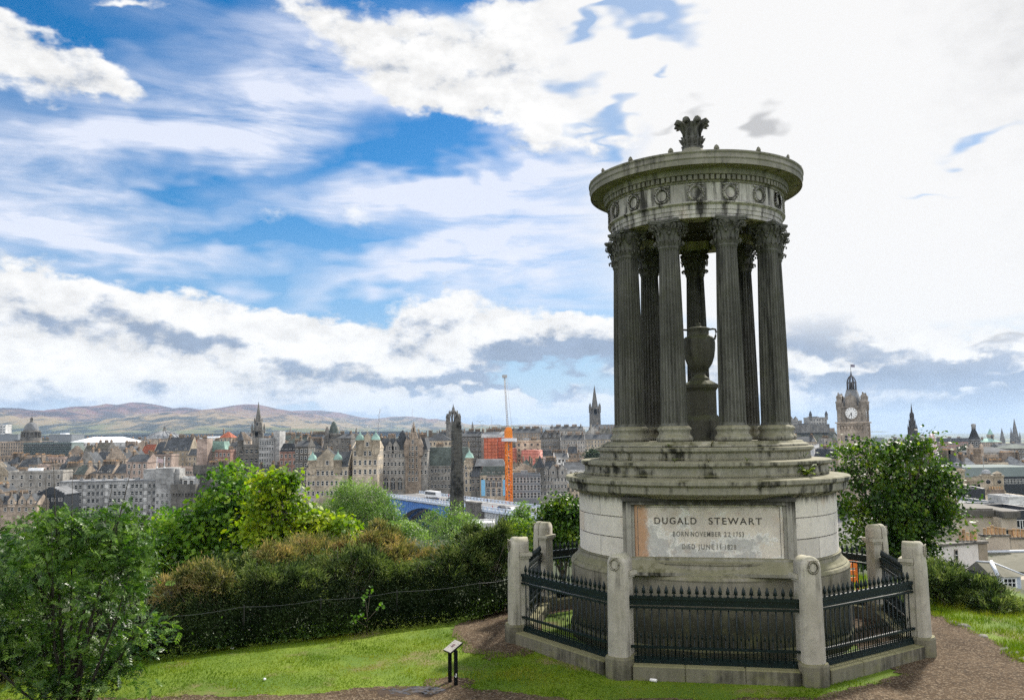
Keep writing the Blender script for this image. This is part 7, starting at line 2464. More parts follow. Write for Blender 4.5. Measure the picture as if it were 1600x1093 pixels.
TROU = plain("dark_trousers", (0.03, 0.03, 0.04), rough=0.8)
pk = [("black coat", (0.02, 0.02, 0.022)), ("blue jacket", (0.06, 0.10, 0.25)), ("red jacket", (0.35, 0.04, 0.03)), ("pale top", (0.6, 0.58, 0.55)), ("grey coat", (0.15, 0.15, 0.16))]
pmesh = [(lab, person_mesh([plain(lab.replace(' ', '_'), c, rough=0.8), TROU, SKIN, HAIR], 0.12 + 0.05 * (i % 3))) for i, (lab, c) in enumerate(pk)]
prng = random.Random(5)
for i in range(30):
    s = 36 + i * 4.0 + prng.uniform(-1.4, 1.4)
    if 86 < s < 101:
        continue
    lab, me = pmesh[prng.randrange(5)]
    side = prng.choice((1.8, 2.6, 17.2))
    p = on_bridge(s, side)
    o = link("person", me, None, (p.x, p.y, p.z + 0.135), BRANG + prng.choice((math.pi / 2, -math.pi / 2)))
    where = "left of the obelisk" if s < 90 else "right of the obelisk"
    tag(o, f"person in a {lab} walking on the bridge {where}", "person", f"walkers in a {lab} on the bridge {where}")

# ---- crane
def crane():
    Y = 408
    p = at(795.5, 780, Y)
    zb = gz(p.x, Y) - 1
    o = empty("tower_crane", (p.x, Y, zb), R(20), "orange lattice tower crane with a raised pale jib", "crane")
    OR = plain("crane_orange", (0.78, 0.22, 0.015), rough=0.5, var=0.08)
    GR = plain("crane_jib_grey", (0.42, 0.40, 0.38), rough=0.5)
    u = Y / F_PX
    def z(py):
        return at(795, py, Y).z - zb
    h = 1.15
    zt = z(690)
    def mast(m):
        for sx in (-1, 1):
            for sy in (-1, 1):
                m.box(sx * h - 0.24, sx * h + 0.24, sy * h - 0.24, sy * h + 0.24, 0, zt)
        n = int(zt / 2.6)
        for k in range(n):
            a, b = zt * k / n, zt * (k + 1) / n
            s = 1 if k % 2 else -1
            for fc in range(4):
                m.M = Matrix.Rotation(fc * math.pi / 2, 4, 'Z')
                m.tube([(-h * s, -h, a), (h * s, -h, b)], 0.15, 4)
                m.tube([(-h, -h, b), (h, -h, b)], 0.12, 4)
            m.M = Matrix.Identity(4)
    shape(o, "mast", OR, mast)
    def head(m):
        m.box(-1.5, 1.5, -1.5, 1.5, z(684), z(673))
        m.frustum([(-1.5, -1.5), (1.5, -1.5), (1.5, 1.5), (-1.5, 1.5)], z(673), [(-0.9, -0.9), (0.9, -0.9), (0.9, 0.9), (-0.9, 0.9)], z(667))
    shape(o, "slewing_head", OR, head)
    shape(o, "platform", plain("crane_platform_white", (0.7, 0.7, 0.72), rough=0.5), lambda m: (m.box(-2.6, 2.6, -2.4, 2.4, z(689), z(684.2)), m.box(2.0, 3.8, -1.2, 1.2, z(690), z(684.5))))
    top = Vector((at(788, 588, Y).x - p.x, 0, z(588)))
    bot = Vector((-0.4, 0, z(672)))
    c, s = math.cos(R(-20)), math.sin(R(-20))
    top = Vector((top.x * c, top.x * s, top.z))
    def jib(m):
        n = 26
        offs = [Vector((0.42, -0.42, 0)), Vector((-0.42, -0.42, 0)), Vector((0, 0.5, 0))]
        for of in offs:
            m.tube([bot + of, top + of * 0.6], 0.10, 5)
        for k in range(n):
            a, b = k / n, (k + 1) / n
            for i in range(3):
                m.tube([bot.lerp(top, a) + offs[i], bot.lerp(top, b) + offs[(i + 1) % 3]], 0.08, 4)
        m.box(top.x - 0.9, top.x + 1.2, top.y - 0.6, top.y + 0.6, top.z - 0.6, top.z + 0.8)
    shape(o, "jib", GR, jib)
    shape(o, "hoist_cable", GR, lambda m: m.tube([top + Vector((1.1, 0, 0)), Vector((2.4, 0, z(690)))], 0.06, 4))
crane()
def thin_mast(label, px, py0, py1, Y, lean=0, name="mast", cat="mast", r=0.3, col=(0.35, 0.36, 0.38)):
    p, t_ = at(px, py1, Y), at(px + lean, py0, Y)
    o = empty(name, (p.x, Y, p.z - 6), 0, label, cat)
    H = t_.z - p.z + 6
    dx = t_.x - p.x
    mt = plain(name + "_steel", col, rough=0.5)
    shape(o, "pole", mt, lambda m: m.tube([(0, 0, 0), (dx, 0, H)], r, 6, r1=r * 0.4))
    shape(o, "stay", mt, lambda m: [m.tube([(dx * k / 8, 0, H * k / 8), (dx * k / 8 + (1.4 if k % 2 else -1.4) * r * 2, 0, H * (k + 0.5) / 8), (dx * (k + 1) / 8, 0, H * (k + 1) / 8)], r * 0.3, 4) for k in range(3, 8)])
thin_mast("thin leaning crane jib on the skyline right of the twin ogee turrets", 588.5, 638, 684, 800, 5, "crane_jib", "crane", 0.45)
thin_mast("tall pale radio mast behind the pointed gable", 644, 637, 672, 900, 0.3, "radio_mast", "mast", 0.3, (0.5, 0.5, 0.52))
thin_mast("hair-thin mast on the ridge left of the crane", 768, 648, 674, 900, 0, "radio_mast", "mast", 0.25, (0.45, 0.46, 0.48))

# ---- infill streets between the surveyed buildings
bld("soot-dark arcaded warehouse seen under the blue arch", 640, 690, 790, 452, 'brown', 'slate', 'flat', pyb=822, depth=10, win=7, wk='arch', ws=(2.2, 3.2), rows=2, pitch=5.0, chim=[])
bld("pale flat station roof below the white lattice span", 728, 772, 820, 270, 'white', 'white', 'flat', pyb=830, depth=12, win=8, wk='wide', rows=1, ws=(1.8, 1.0), pitch=1.6, chim=[], name="station_roof", band=False)
bld("low dark glazed shed at the edge of the trees beside the brown row", 58, 100, 772, 390, 'charcoal', 'pale', 'front', rpy=760, pyb=800, depth=14, win=4, wk='wide', ws=(1.8, 1.6), rows=1, chim=[], name="shed", cat="shed")
LANDMARKS = [(41, "stone dome"), (74, "green scaffold netting"), (155, "white shed"), (205, "concrete office"), (257, "ribbed white dome"), (275, "cream tenement"), (336, "copper roofs"), (390, "castellated block"), (403, "dark steeple"), (420, "grey mid-rise office"),
             (470, "sooty corner tenement"), (512, "baronial hall"), (519, "black drum tower"), (570, "twin ogee turrets"), (646, "pointed gable"), (690, "green slate roof"), (714, "obelisk"), (745, "tall dark tenement"), (775, "orange sheeting"), (795, "crane mast"),
             (831, "pink sheeted block"), (876, "white house"), (930, "needle spire"), (1280, "castle crag"), (1335, "clock tower"), (1431, "gothic memorial"), (1459, "observation wheel"), (1492, "red hotel"), (1524, "bell-roofed tower"), (1560, "gallery roof")]
frng = random.Random(21)
used_labels = {}
TONE = {'grey': "grey", 'dark': "soot-black", 'tan': "tan", 'brown': "brown", 'pink': "pinkish", 'cream': "cream", 'white': "white", 'red': "red-brown"}
def filler_row(Y, xs, top, jit, walls, roofs=('slate', 'slate', 'slate', 'green', 'moss'), wid=(14, 26), types=('gable', 'gable', 'gable', 'front', 'flat', 'hip', 'mansard'), dist="in the middle row", pyd=34, win=True):
    px = xs[0]
    while px < xs[1]:
        w = frng.uniform(*wid)
        wl, rf, ty = frng.choice(walls), frng.choice(roofs), frng.choice(types)
        py = (np.interp(px + w / 2, *zip(*top)) if isinstance(top, list) else top) + frng.uniform(-jit, jit)
        nch = frng.choice((2, 2, 3, 4))
        ch = [(u, frng.choice((3, 4, 6))) for u in ([-0.9, 0.9], [-0.9, 0.1, 0.9], [-0.9, -0.3, 0.3, 0.9])[min(2, nch - 2)]]
        if ty == 'front':
            ch = ch[:1] if frng.random() < 0.5 else [(-0.5, 4), (0.5, 3)]
        lm = min(LANDMARKS, key=lambda q: abs(q[0] - px - w / 2))
        rel = "left of" if px + w / 2 < lm[0] - 7 else ("right of" if px + w / 2 > lm[0] + 7 else "in line with")
        rt = {'gable': "pitched", 'front': "end-gabled", 'flat': "flat-topped", 'hip': "hip-roofed", 'mansard': "mansard"}[ty]
        h = "tall" if w < 18 else "broad"
        lab = f"{h} {TONE[wl]} {rt} tenement {dist}, {rel} the {lm[1]}"
        grp = "infill tenements " + dist
        cols = max(2, int(w * Y / F_PX / 3.0))
        bld(lab, px, px + w - 0.3, py, Y + frng.uniform(-8, 8), wl, rf, ty, pyb=py + pyd, depth=13, win=cols if win else None, wk=frng.choice(('sash', 'sash', 'dark')), chim=ch, group=grp, yaw=frng.uniform(-0.15, 0.15),
            dorm=frng.choice((0, 0, 2)) if ty in ('gable', 'mansard') else 0, rows=3)
        px += w + frng.uniform(-1, 1.5)
W1 = ('grey', 'dark', 'brown', 'tan', 'grey', 'brown')
filler_row(560, (-6, 120), 727, 3, ('grey', 'brown', 'pink', 'tan'), dist="below the skyline roofs")
filler_row(500, (95, 215), 738, 4, W1, dist="behind the concrete office")
filler_row(690, (108, 330), [(108, 705), (330, 698)], 3, ('brown', 'tan', 'grey', 'pink', 'dark'), dist="on the ridge")
filler_row(460, (318, 440), [(318, 742), (440, 745)], 4, W1, dist="above the big trees")
filler_row(760, (330, 640), [(330, 692), (500, 690), (640, 688)], 3, W1, wid=(12, 22), dist="on the ridge")
filler_row(560, (440, 600), [(440, 702), (600, 700)], 4, ('dark', 'grey', 'brown'), dist="behind the street fronts")
filler_row(640, (740, 930), [(740, 704), (850, 712), (930, 712)], 5, W1, dist="on the slope")
filler_row(900, (640, 960), [(640, 682), (800, 678), (960, 676)], 2, W1, wid=(12, 20), dist="on the skyline")
filler_row(500, (800, 930), [(800, 728), (930, 738)], 4, ('grey', 'tan', 'dark', 'brown'), dist="behind the lower street")
filler_row(1000, (60, 460), [(60, 694), (460, 687)], 2, ('tan', 'grey', 'brown', 'white'), wid=(16, 30), dist="beyond the ridge", win=False)
filler_row(800, (1236, 1300), 700, 5, ('tan', 'grey', 'dark', 'cream'), dist="under the crag")
filler_row(660, (1240, 1310), 712, 4, ('tan', 'white', 'grey'), dist="under the crag")
filler_row(900, (1504, 1620), 716, 4, ('grey', 'dark', 'brown'), wid=(18, 32), dist="beyond the gardens")
filler_row(420, (1460, 1620), 728, 4, ('tan', 'cream', 'grey'), roofs=('pale', 'slate'), wid=(20, 36), types=('flat', 'hip'), dist="behind the mansard roof")
filler_row(330, (1440, 1520), 746, 4, ('tan', 'cream', 'grey'), roofs=('pale', 'slate'), wid=(20, 36), types=('flat', 'hip'), dist="beside the big tree")
filler_row(150, (1440, 1492), 800, 4, ('cream', 'tan'), roofs=('pale',), wid=(24, 36), types=('flat',), dist="close under the hilltop tree")
filler_row(560, (-210, -8), [(-210, 735), (-8, 728)], 6, ('grey', 'brown', 'pink', 'tan'), dist="far beyond the stone dome")
filler_row(430, (-230, -10), [(-230, 768), (-10, 762)], 6, ('grey', 'brown', 'tan'), wid=(20, 34), dist="down the slope beyond the brown row")
filler_row(800, (-220, -16), [(-220, 702), (-16, 700)], 4, ('grey', 'tan', 'brown'), dist="along the ridge beyond the tower block", win=False)
filler_row(430, (1622, 1800), 722, 6, ('tan', 'cream', 'grey'), roofs=('pale', 'slate'), wid=(24, 40), types=('flat', 'hip'), dist="past the gallery roof")
filler_row(800, (1622, 1800), 706, 5, ('grey', 'dark', 'tan'), wid=(18, 32), dist="past the far spires", win=False)

# ================================================================ vegetation
def unit(v):
    return v / np.maximum(1e-9, np.linalg.norm(v, axis=-1, keepdims=True))

def leaf_quads(C, D, Nn, length, width, fold=0.0):
    """one kite-shaped leaf per centre: C positions, D growth direction, Nn rough normal"""
    S = unit(np.cross(D, Nn))
    Nr = unit(np.cross(S, D))
    L = np.asarray(length).reshape(-1, 1)
    W = np.asarray(width).reshape(-1, 1)
    a = C - D * L * 0.5
    b = C + S * W * 0.5 + Nr * (W * fold)
    c = C + D * L * 0.5
    d = C - S * W * 0.5 + Nr * (W * fold)
    return np.stack([a, b, c, d], 1).reshape(-1, 3)

def crown_points(lobes, n_clumps, per, clump_r, g, shell=0.55, flat=0.35):
    """lobes: list of (centre, radii). Leafy pads sit in the outer part of each lobe, tilted outward, with gaps between them"""
    vol = np.array([r[0] * r[1] * r[2] for _, r in lobes]) ** (2 / 3)
    pick = g.choice(len(lobes), n_clumps, p=vol / vol.sum())
    Cn = np.array([c for c, _ in lobes])[pick]
    Rn = np.array([r for _, r in lobes])[pick]
    d = unit(g.normal(size=(n_clumps, 3)))
    rad = shell + (1.08 - shell) * g.random((n_clumps, 1)) ** 0.6
    cc = Cn + d * Rn * rad
    size = clump_r * (0.45 + 1.0 * g.random(n_clumps) ** 1.5)
    k = np.maximum(4, (per * (size / clump_r) ** 2)).astype(int)
    idx = np.repeat(np.arange(n_clumps), k)
    n = len(idx)
    off = g.normal(size=(n, 3)) * np.array([0.62, 0.62, 0.62 * flat])
    # pads droop away from the crown's middle
    rr = np.linalg.norm(off[:, :2], axis=1)
    tilt = (off[:, 0] * d[idx, 0] + off[:, 1] * d[idx, 1])
    off[:, 2] += -0.35 * tilt - 0.12 * rr * rr + 0.25
    P = cc[idx] + off * size[idx, None]
    return P, d[idx], unit(off * np.array([1, 1, 0.3]) + d[idx] * 0.5)

BARK = weathered("tree_bark", (0.15, 0.125, 0.095), (0.095, 0.08, 0.06), (0.03, 0.026, 0.02), (0.5, 0.7), 0.5, scale=2.0)

def limbs(base, lobes, r0, g, n_sub=3):
    """tapered trunk that forks into a limb for every lobe"""
    m = MB()
    base = np.array(base, float)
    cen = np.mean([c for c, _ in lobes], 0)
    low = min(c[2] - r[2] for c, r in lobes)
    fork = base + (cen - base) * 0.38
    fork[2] = max(base[2] + 0.25 * (cen[2] - base[2]), min(fork[2], low + 0.3 * (cen[2] - low)))
    mid = (base + fork) / 2 + g.normal(size=3) * r0 * 0.5
    m.tube([base - np.array([0, 0, 0.6]), mid, fork], [r0 * 1.15, r0 * 0.85, r0 * 0.7], 9)
    for c, r in lobes:
        c = np.array(c)
        tgt = c + np.array([0, 0, r[2] * 0.35])
        j = g.normal(size=3) * np.linalg.norm(tgt - fork) * 0.07
        p1 = fork + (tgt - fork) * 0.5 + j
        m.tube([fork, p1, tgt], [r0 * 0.42, r0 * 0.26, r0 * 0.08], 6)
        for _ in range(n_sub):
            e = c + unit(g.normal(size=3)) * np.array(r) * 0.85
            s = p1 + (tgt - p1) * g.random()
            m.tube([s, (s + e) / 2 + g.normal(size=3) * 0.05 * np.linalg.norm(e - s), e], [r0 * 0.16, r0 * 0.10, r0 * 0.03], 5)
    return m

def tree(name, label, foot, Y, lobes_px, mat, n_clumps, per, leaf, clump=0.5, r0=0.25, seed=1, group=None, dz=1.0, shell=0.5, aspect=0.6, cat="tree", flat=0.4, up=1.0, zfoot=None):
    g = np.random.default_rng(seed)
    u = Y / F_PX
    f = at(foot[0], foot[1], Y)
    zg = gz(f.x, Y) if zfoot is None else zfoot
    org = np.array([f.x, Y, zg])
    lobes = []
    for (px, py, rx, ry) in lobes_px:
        c = np.array(at(px, py, Y)) - org
        depth = g.uniform(-0.5, 0.5) * max(rx, ry) * u * dz
        lobes.append((c + np.array([0, depth, 0]), (rx * u, (rx + ry) / 2 * u * dz, ry * u)))
    o = empty(name, tuple(org), 0, label, cat, group)
    P, outd, dirs = crown_points(lobes, n_clumps, per, clump, g, shell, flat)
    n = len(P)
    D = unit(dirs * 0.6 + g.normal(size=(n, 3)) * 0.55 + np.array([0, 0, -0.15]))
    Nn = unit(outd * 0.5 + np.array([0, 0, up]) + g.normal(size=(n, 3)) * 0.45)
    ln = leaf * (0.7 + 0.6 * g.random(n))
    V = leaf_quads(P, D, Nn, ln, ln * aspect, 0.12)
    link("crown", quads_mesh("crown", V, 4, mat), o)
    limbs((0, 0, 0), lobes, r0, g).build("trunk", BARK, o)
    return o

L_SYC = leaf_mat("leaf_sycamore", [(0.012, 0.040, 0.004), (0.045, 0.125, 0.008), (0.135, 0.260, 0.018), (0.28, 0.40, 0.035)], 0.45, 0.5, 0.55, 0.3)
L_YEL = leaf_mat("leaf_yellow_green", [(0.035, 0.085, 0.006), (0.120, 0.220, 0.010), (0.245, 0.330, 0.015), (0.40, 0.43, 0.025)], 0.48, 0.5, 0.55, 0.3)
L_WIL = leaf_mat("leaf_grey_willow", [(0.040, 0.092, 0.014), (0.098, 0.190, 0.030), (0.18, 0.29, 0.055), (0.26, 0.37, 0.09)], 0.4, 0.5, 0.3, 0.3)
L_MAP = leaf_mat("leaf_maple", [(0.005, 0.016, 0.003), (0.024, 0.064, 0.006), (0.070, 0.145, 0.012), (0.22, 0.29, 0.02)], 0.42, 0.5, 0.9, 0.35)
L_ROW = leaf_mat("leaf_rowan", [(0.009, 0.030, 0.005), (0.038, 0.098, 0.015), (0.11, 0.205, 0.034), (0.24, 0.35, 0.09)], 0.34, 0.4, 2.0, 0.35)
L_MID = leaf_mat("leaf_mid_green", [(0.030, 0.065, 0.012), (0.055, 0.110, 0.018), (0.095, 0.165, 0.025)], 0.35)
L_GOR = leaf_mat("needle_gorse", [(0.006, 0.013, 0.005), (0.026, 0.050, 0.014), (0.12, 0.17, 0.045), (0.30, 0.34, 0.11)], 0.2, 0.7, 2.2, 0.15)
L_GBR = leaf_mat("needle_brown_gorse", [(0.020, 0.030, 0.009), (0.085, 0.100, 0.032), (0.25, 0.225, 0.085), (0.48, 0.33, 0.16)], 0.25, 0.7, 2.2, 0.15)
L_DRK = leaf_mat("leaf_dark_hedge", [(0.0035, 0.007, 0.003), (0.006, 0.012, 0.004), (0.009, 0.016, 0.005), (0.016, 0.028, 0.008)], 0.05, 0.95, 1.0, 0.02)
L_FAR = leaf_mat("leaf_far_trees", [(0.022, 0.042, 0.022), (0.040, 0.068, 0.032), (0.06, 0.09, 0.04)], 0.2)

tree("sycamore", "big dark green sycamore rising over the hedge, below the castellated block", (350, 930), 60,
     [(366, 752, 26, 28), (352, 780, 44, 34), (318, 806, 36, 34), (385, 800, 34, 38), (300, 845, 50, 40), (350, 840, 54, 46), (392, 850, 46, 44), (275, 872, 38, 34), (330, 885, 60, 36), (390, 890, 56, 30), (262, 832, 24, 30)],
     L_SYC, 330, 40, 0.36, 0.95, 0.42, 101, aspect=0.85, shell=0.5)
tree("sycamore", "yellow-green sycamore leaning against the big dark one", (440, 900), 56,
     [(424, 762, 24, 26), (449, 750, 13, 13), (412, 748, 14, 12), (436, 790, 36, 28), (455, 822, 46, 30), (420, 838, 42, 32), (502, 826, 40, 22), (535, 822, 26, 16), (480, 852, 52, 28), (432, 868, 44, 30)],
     L_YEL, 250, 38, 0.34, 0.85, 0.34, 102, aspect=0.85, shell=0.5)
tree("willow", "round feathery grey-green tree in front of the bridge end", (562, 872), 150,
     [(560, 788, 46, 30), (530, 806, 34, 34), (592, 804, 32, 34), (560, 820, 58, 34), (610, 826, 22, 28), (520, 836, 28, 26), (585, 846, 44, 24), (545, 770, 18, 14)],
     L_WIL, 620, 62, 0.46, 1.25, 0.5, 103, aspect=0.3, shell=0.5, flat=0.7)
tree("willow", "smaller grey-green tree right below the obelisk", (705, 862), 190,
     [(704, 806, 28, 18), (684, 820, 30, 24), (724, 820, 28, 24), (706, 836, 48, 26), (746, 832, 16, 16)], L_WIL, 260, 40, 0.5, 1.3, 0.4, 104, aspect=0.4, shell=0.5, flat=0.6)
tree("lime_tree", "bright yellow-green tree before the white lattice span", (800, 870), 125,
     [(808, 828, 26, 16), (788, 838, 22, 16), (830, 832, 20, 16), (804, 846, 44, 18), (766, 848, 16, 12)], L_YEL, 230, 36, 0.38, 1.0, 0.35, 105, aspect=0.7, shell=0.5)
tree("young_tree", "slim grey-green young tree standing up behind the yellow-green one", (815, 850), 135, [(815, 796, 9, 14), (812, 812, 14, 14), (822, 808, 9, 10)], L_WIL, 80, 30, 0.35, 0.7, 0.15, 106, aspect=0.5)
tree("maple", "dense dark tree at the corner behind the enclosure, touching the drum", (882, 900), 42,
     [(880, 796, 24, 20), (862, 812, 20, 20), (898, 808, 18, 24), (878, 830, 34, 28), (895, 850, 24, 34), (860, 848, 20, 24)], L_MAP, 230, 40, 0.18, 0.55, 0.2, 107, aspect=0.8, shell=0.4)
tree("maple", "large dense tree beside the monument, below the clock tower", (1395, 935), 40,
     [(1332, 716, 14, 20), (1352, 702, 12, 14), (1372, 708, 16, 18), (1398, 716, 20, 22), (1418, 702, 14, 14), (1442, 706, 16, 18), (1462, 740, 20, 22), (1326, 755, 20, 30), (1366, 752, 32, 30), (1408, 752, 36, 34), (1446, 768, 30, 32), (1478, 764, 12, 14),
      (1336, 806, 26, 36), (1386, 806, 42, 40), (1436, 812, 38, 34), (1346, 860, 34, 32), (1404, 864, 40, 32), (1466, 806, 18, 22), (1440, 852, 26, 24), (1480, 796, 9, 10)],
     L_MAP, 400, 52, 0.18, 0.66, 0.22, 108, aspect=0.8, shell=0.3)
tree("broadleaf_tree", "mid green trees' crown showing behind the rowan, nearest the concrete office", (90, 960), 34,
     [(60, 838, 60, 34), (120, 830, 44, 30), (178, 838, 46, 34), (214, 868, 34, 30), (20, 860, 54, 40), (90, 885, 90, 44), (180, 900, 60, 44)], L_MID, 420, 40, 0.13, 0.5, 0.25, 109, aspect=0.7, shell=0.45)
tree("bright_shrub", "bright lime-green shrub in the gap under the concrete office", (240, 880), 90, [(236, 834, 22, 12), (225, 846, 20, 14), (250, 842, 14, 10)], L_YEL, 90, 32, 0.3, 0.8, 0.2, 110, aspect=0.6, cat="shrub")
tree("green_shrub", "green shrub between the rowan and the big sycamore", (232, 900), 60, [(232, 868, 26, 18), (216, 886, 26, 20), (246, 890, 22, 18)], L_MID, 150, 36, 0.2, 0.6, 0.2, 111, aspect=0.6, cat="shrub")
tree("green_shrub", "rounded grey-green shrub at the foot of the willow, under the blue arch", (640, 860), 130, [(628, 826, 20, 14), (648, 832, 20, 14), (614, 836, 18, 16)], L_WIL, 110, 34, 0.35, 0.9, 0.2, 112, aspect=0.5, cat="shrub")
tree("green_shrub", "bright green shrub behind the rust-brown gorse, below the willow", (545, 880), 70, [(540, 848, 24, 18), (562, 856, 22, 18), (520, 856, 18, 16)], L_YEL, 110, 36, 0.22, 0.6, 0.2, 113, aspect=0.6, cat="shrub")
for i, (px, py, rx, ry, Y, lab) in enumerate([(1478, 718, 14, 12, 700, "dark park tree just right of the observation wheel"), (1497, 714, 15, 13, 690, "dark park tree below the red sandstone hotel"), (1512, 706, 11, 11, 720, "dark park tree against the bell-roofed tower"),
                                              (1488, 728, 16, 12, 640, "dark park tree in front, lowest below the wheel"), (926, 710, 8, 8, 600, "small dark tree on the slope below the needle spire"), (1466, 738, 14, 12, 600, "dark park tree nearest the crown of the big maple")]):
    tree("park_tree", lab, (px, py + ry + 6), Y, [(px, py, rx, ry), (px - rx * 0.5, py + ry * 0.4, rx * 0.7, ry * 0.7), (px + rx * 0.5, py + ry * 0.4, rx * 0.7, ry * 0.7)], L_FAR, 70, 26, 1.5, 2.6, 0.6, 120 + i, "park trees in the gardens", aspect=0.7)

# ---- the rowan close to the viewer: pinnate leaves on visible twigs
def rowan():
    Y = 16.6
    g = np.random.default_rng(77)
    u = Y / F_PX
    f = at(108, 1093, Y)
    zg = gz(f.x, Y)
    org = np.array([f.x, Y, zg])
    lob = [(62, 838, 34, 30), (110, 832, 40, 32), (98, 808, 14, 20), (165, 840, 40, 34), (192, 812, 16, 22), (205, 870, 32, 36), (35, 880, 44, 44), (100, 890, 56, 46), (165, 905, 52, 46), (20, 950, 46, 48), (80, 960, 56, 50), (145, 975, 56, 46),
           (200, 945, 38, 36), (222, 985, 24, 24), (50, 1015, 46, 36), (120, 1030, 54, 36), (180, 1030, 40, 32), (110, 1075, 40, 22), (-30, 900, 50, 60), (-45, 985, 50, 56), (60, 1060, 30, 22), (170, 1065, 24, 18)]
    lobes = []
    for (px, py, rx, ry) in lob:
        c = np.array(at(px, py, Y)) - org
        lobes.append((c + np.array([0, g.uniform(-0.5, 0.5) * 1.0, 0]), (rx * u, (rx + ry) * 0.6 * u, ry * u)))
    o = empty("rowan_tree", tuple(org), 0, "bushy silvery-dark rowan with feathered leaves growing close by at the lawn edge", "tree")
    P, outd, dirs = crown_points(lobes, 310, 17, 0.30, g, 0.25, 0.4)
    n = len(P)
    D = unit(outd * 0.55 + g.normal(size=(n, 3)) * 0.5 + np.array([0, 0, 0.12]))
    Nn = unit(np.array([0, -0.1, 1.0]) + g.normal(size=(n, 3)) * 0.36)
    S = unit(np.cross(D, Nn))
    Nr = unit(np.cross(S, D))
    Ls = (0.15 + 0.08 * g.random(n)).reshape(-1, 1)
    out = []
    for k in range(5):
        t_ = (k + 0.6) / 5
        droop = -Nr * Ls * 0.35 * t_ * t_
        c = P + D * Ls * t_ + droop
        for s in (-1, 1):
            d2 = unit(S * s * 0.85 + D * 0.55 - Nr * 0.15 + g.normal(size=(n, 3)) * 0.08)
            out.append(leaf_quads(c + d2 * 0.028, d2, Nr, np.full(n, 0.085), np.full(n, 0.034), 0.1))
    out.append(leaf_quads(P + D * Ls * 1.08 - Nr * Ls * 0.35, unit(D - Nr * 0.4), Nr, np.full(n, 0.085), np.full(n, 0.034), 0.1))
    link("crown", quads_mesh("crown", np.concatenate(out), 4, L_ROW), o)
    m = MB()
    for k in range(6):                                      # several stems from the ground
        a = 2 * math.pi * k / 6
        b0 = np.array([0.10 * math.cos(a), 0.10 * math.sin(a), -0.3])
        ids = [i for i in range(len(lobes)) if i % 6 == k]
        for i in ids:
            c = lobes[i][0]
            mid = b0 * 0.4 + c * np.array([0.45, 0.45, 0.5]) + g.normal(size=3) * 0.08
            m.tube([b0, mid, c, c + (c - mid) * 0.5 + np.array([0, 0, 0.15])], [0.035, 0.024, 0.012, 0.004], 6)
            for _ in range(5):
                e = c + unit(g.normal(size=3)) * np.array(lobes[i][1]) * 0.95
                m.tube([c * 0.6 + mid * 0.4, (c + e) / 2 + g.normal(size=3) * 0.04, e], [0.010, 0.007, 0.003], 4)
    m.build("trunk", plain("rowan_bark", (0.035, 0.030, 0.025), rough=0.8), o)
rowan()

# ---- gorse bank and dark hedge along the lawn
TWIG = plain("dry_twig", (0.24, 0.20, 0.14), rough=0.9)
def gorse(name, label, lobes_px, Y, mat, n_clumps, seed, group=None, ln=0.14, per=36):
    g = np.random.default_rng(seed)
    u = Y / F_PX
    px, py = lobes_px[0][0], lobes_px[0][1]
    f = at(px, py, Y)
    zg = gz(f.x, Y)
    org = np.array([f.x, Y, zg])
    o = empty(name, tuple(org), 0, label, "shrub", group)
    lobes = []
    for (px, py, rx, ry) in lobes_px:
        c = np.array(at(px, py, Y)) - org
        lobes.append((c + np.array([0, g.uniform(-0.4, 0.4), 0]), (rx * u, rx * u * 0.9, ry * u)))
    for c, r in list(lobes):
        for _ in range(4):
            q = g.uniform(-0.9, 0.9)
            k = g.uniform(0.25, 0.42)
            lobes.append((np.array([c[0] + q * r[0], c[1] + g.uniform(-0.5, 0.5) * r[1], c[2] + r[2] * g.uniform(0.55, 1.05) * math.sqrt(1 - q * q * 0.8)]), (r[0] * k, r[0] * k, r[2] * k * 1.2)))
    P, outd, dirs = crown_points(lobes, int(n_clumps * 0.62), per * 2, 0.17, g, 0.4, 0.9)
    n = len(P)
    D = unit(outd * 0.5 + dirs * 0.6 + np.array([0, 0, 0.45]) + g.normal(size=(n, 3)) * 0.35)
    Nn = unit(g.normal(size=(n, 3)))
    l = ln * (0.6 + 0.8 * g.random(n))
    link("foliage", quads_mesh("foliage", leaf_quads(P, D, Nn, l, l * 0.19), 4, mat), o)
    m = MB()
    for c, r in lobes:
        for _ in range(5):
            e = np.array(c) + unit(g.normal(size=3) + np.array([0, -0.4, 0.9])) * np.array(r) * 1.02
            b0 = np.array([g.normal() * 0.15, g.normal() * 0.15, -0.3 + 0.0])
            m.tube([b0, (b0 + e) / 2 + g.normal(size=3) * 0.12, e], [0.022, 0.012, 0.004], 5)
    m.build("stem", BARK, o)
    return o
GB = "gorse bushes on the bank"
gorse("gorse_bush", "rust-brown gorse bush nearest the rowan", [(300, 918, 40, 24), (330, 912, 30, 20), (270, 930, 30, 22)], 24.2, L_GBR, 330, 201, GB)
gorse("gorse_bush", "orange-tipped gorse bush below the dark sycamore", [(425, 878, 38, 20), (395, 888, 28, 18), (450, 884, 26, 18)], 26.5, L_GBR, 330, 202, GB)
gorse("gorse_bush", "olive gorse bush between the two rusty ones under the sycamore", [(365, 908, 44, 26), (335, 925, 34, 26)], 25.4, L_GOR, 330, 203, GB)
gorse("gorse_bush", "brownish gorse bush below the yellow-green sycamore", [(500, 868, 44, 24), (475, 880, 34, 22), (525, 876, 28, 22)], 27.5, L_GBR, 340, 204, GB)
gorse("gorse_bush", "tallest rust-brown gorse bush, in front of the willow", [(592, 850, 36, 22), (565, 864, 32, 22), (618, 866, 28, 20), (590, 878, 48, 22)], 28.0, L_GBR, 480, 205, GB)
gorse("gorse_bush", "green gorse bush filling the middle of the bank", [(540, 898, 54, 28), (500, 908, 40, 26), (585, 900, 44, 26)], 26.2, L_GOR, 470, 206, GB)
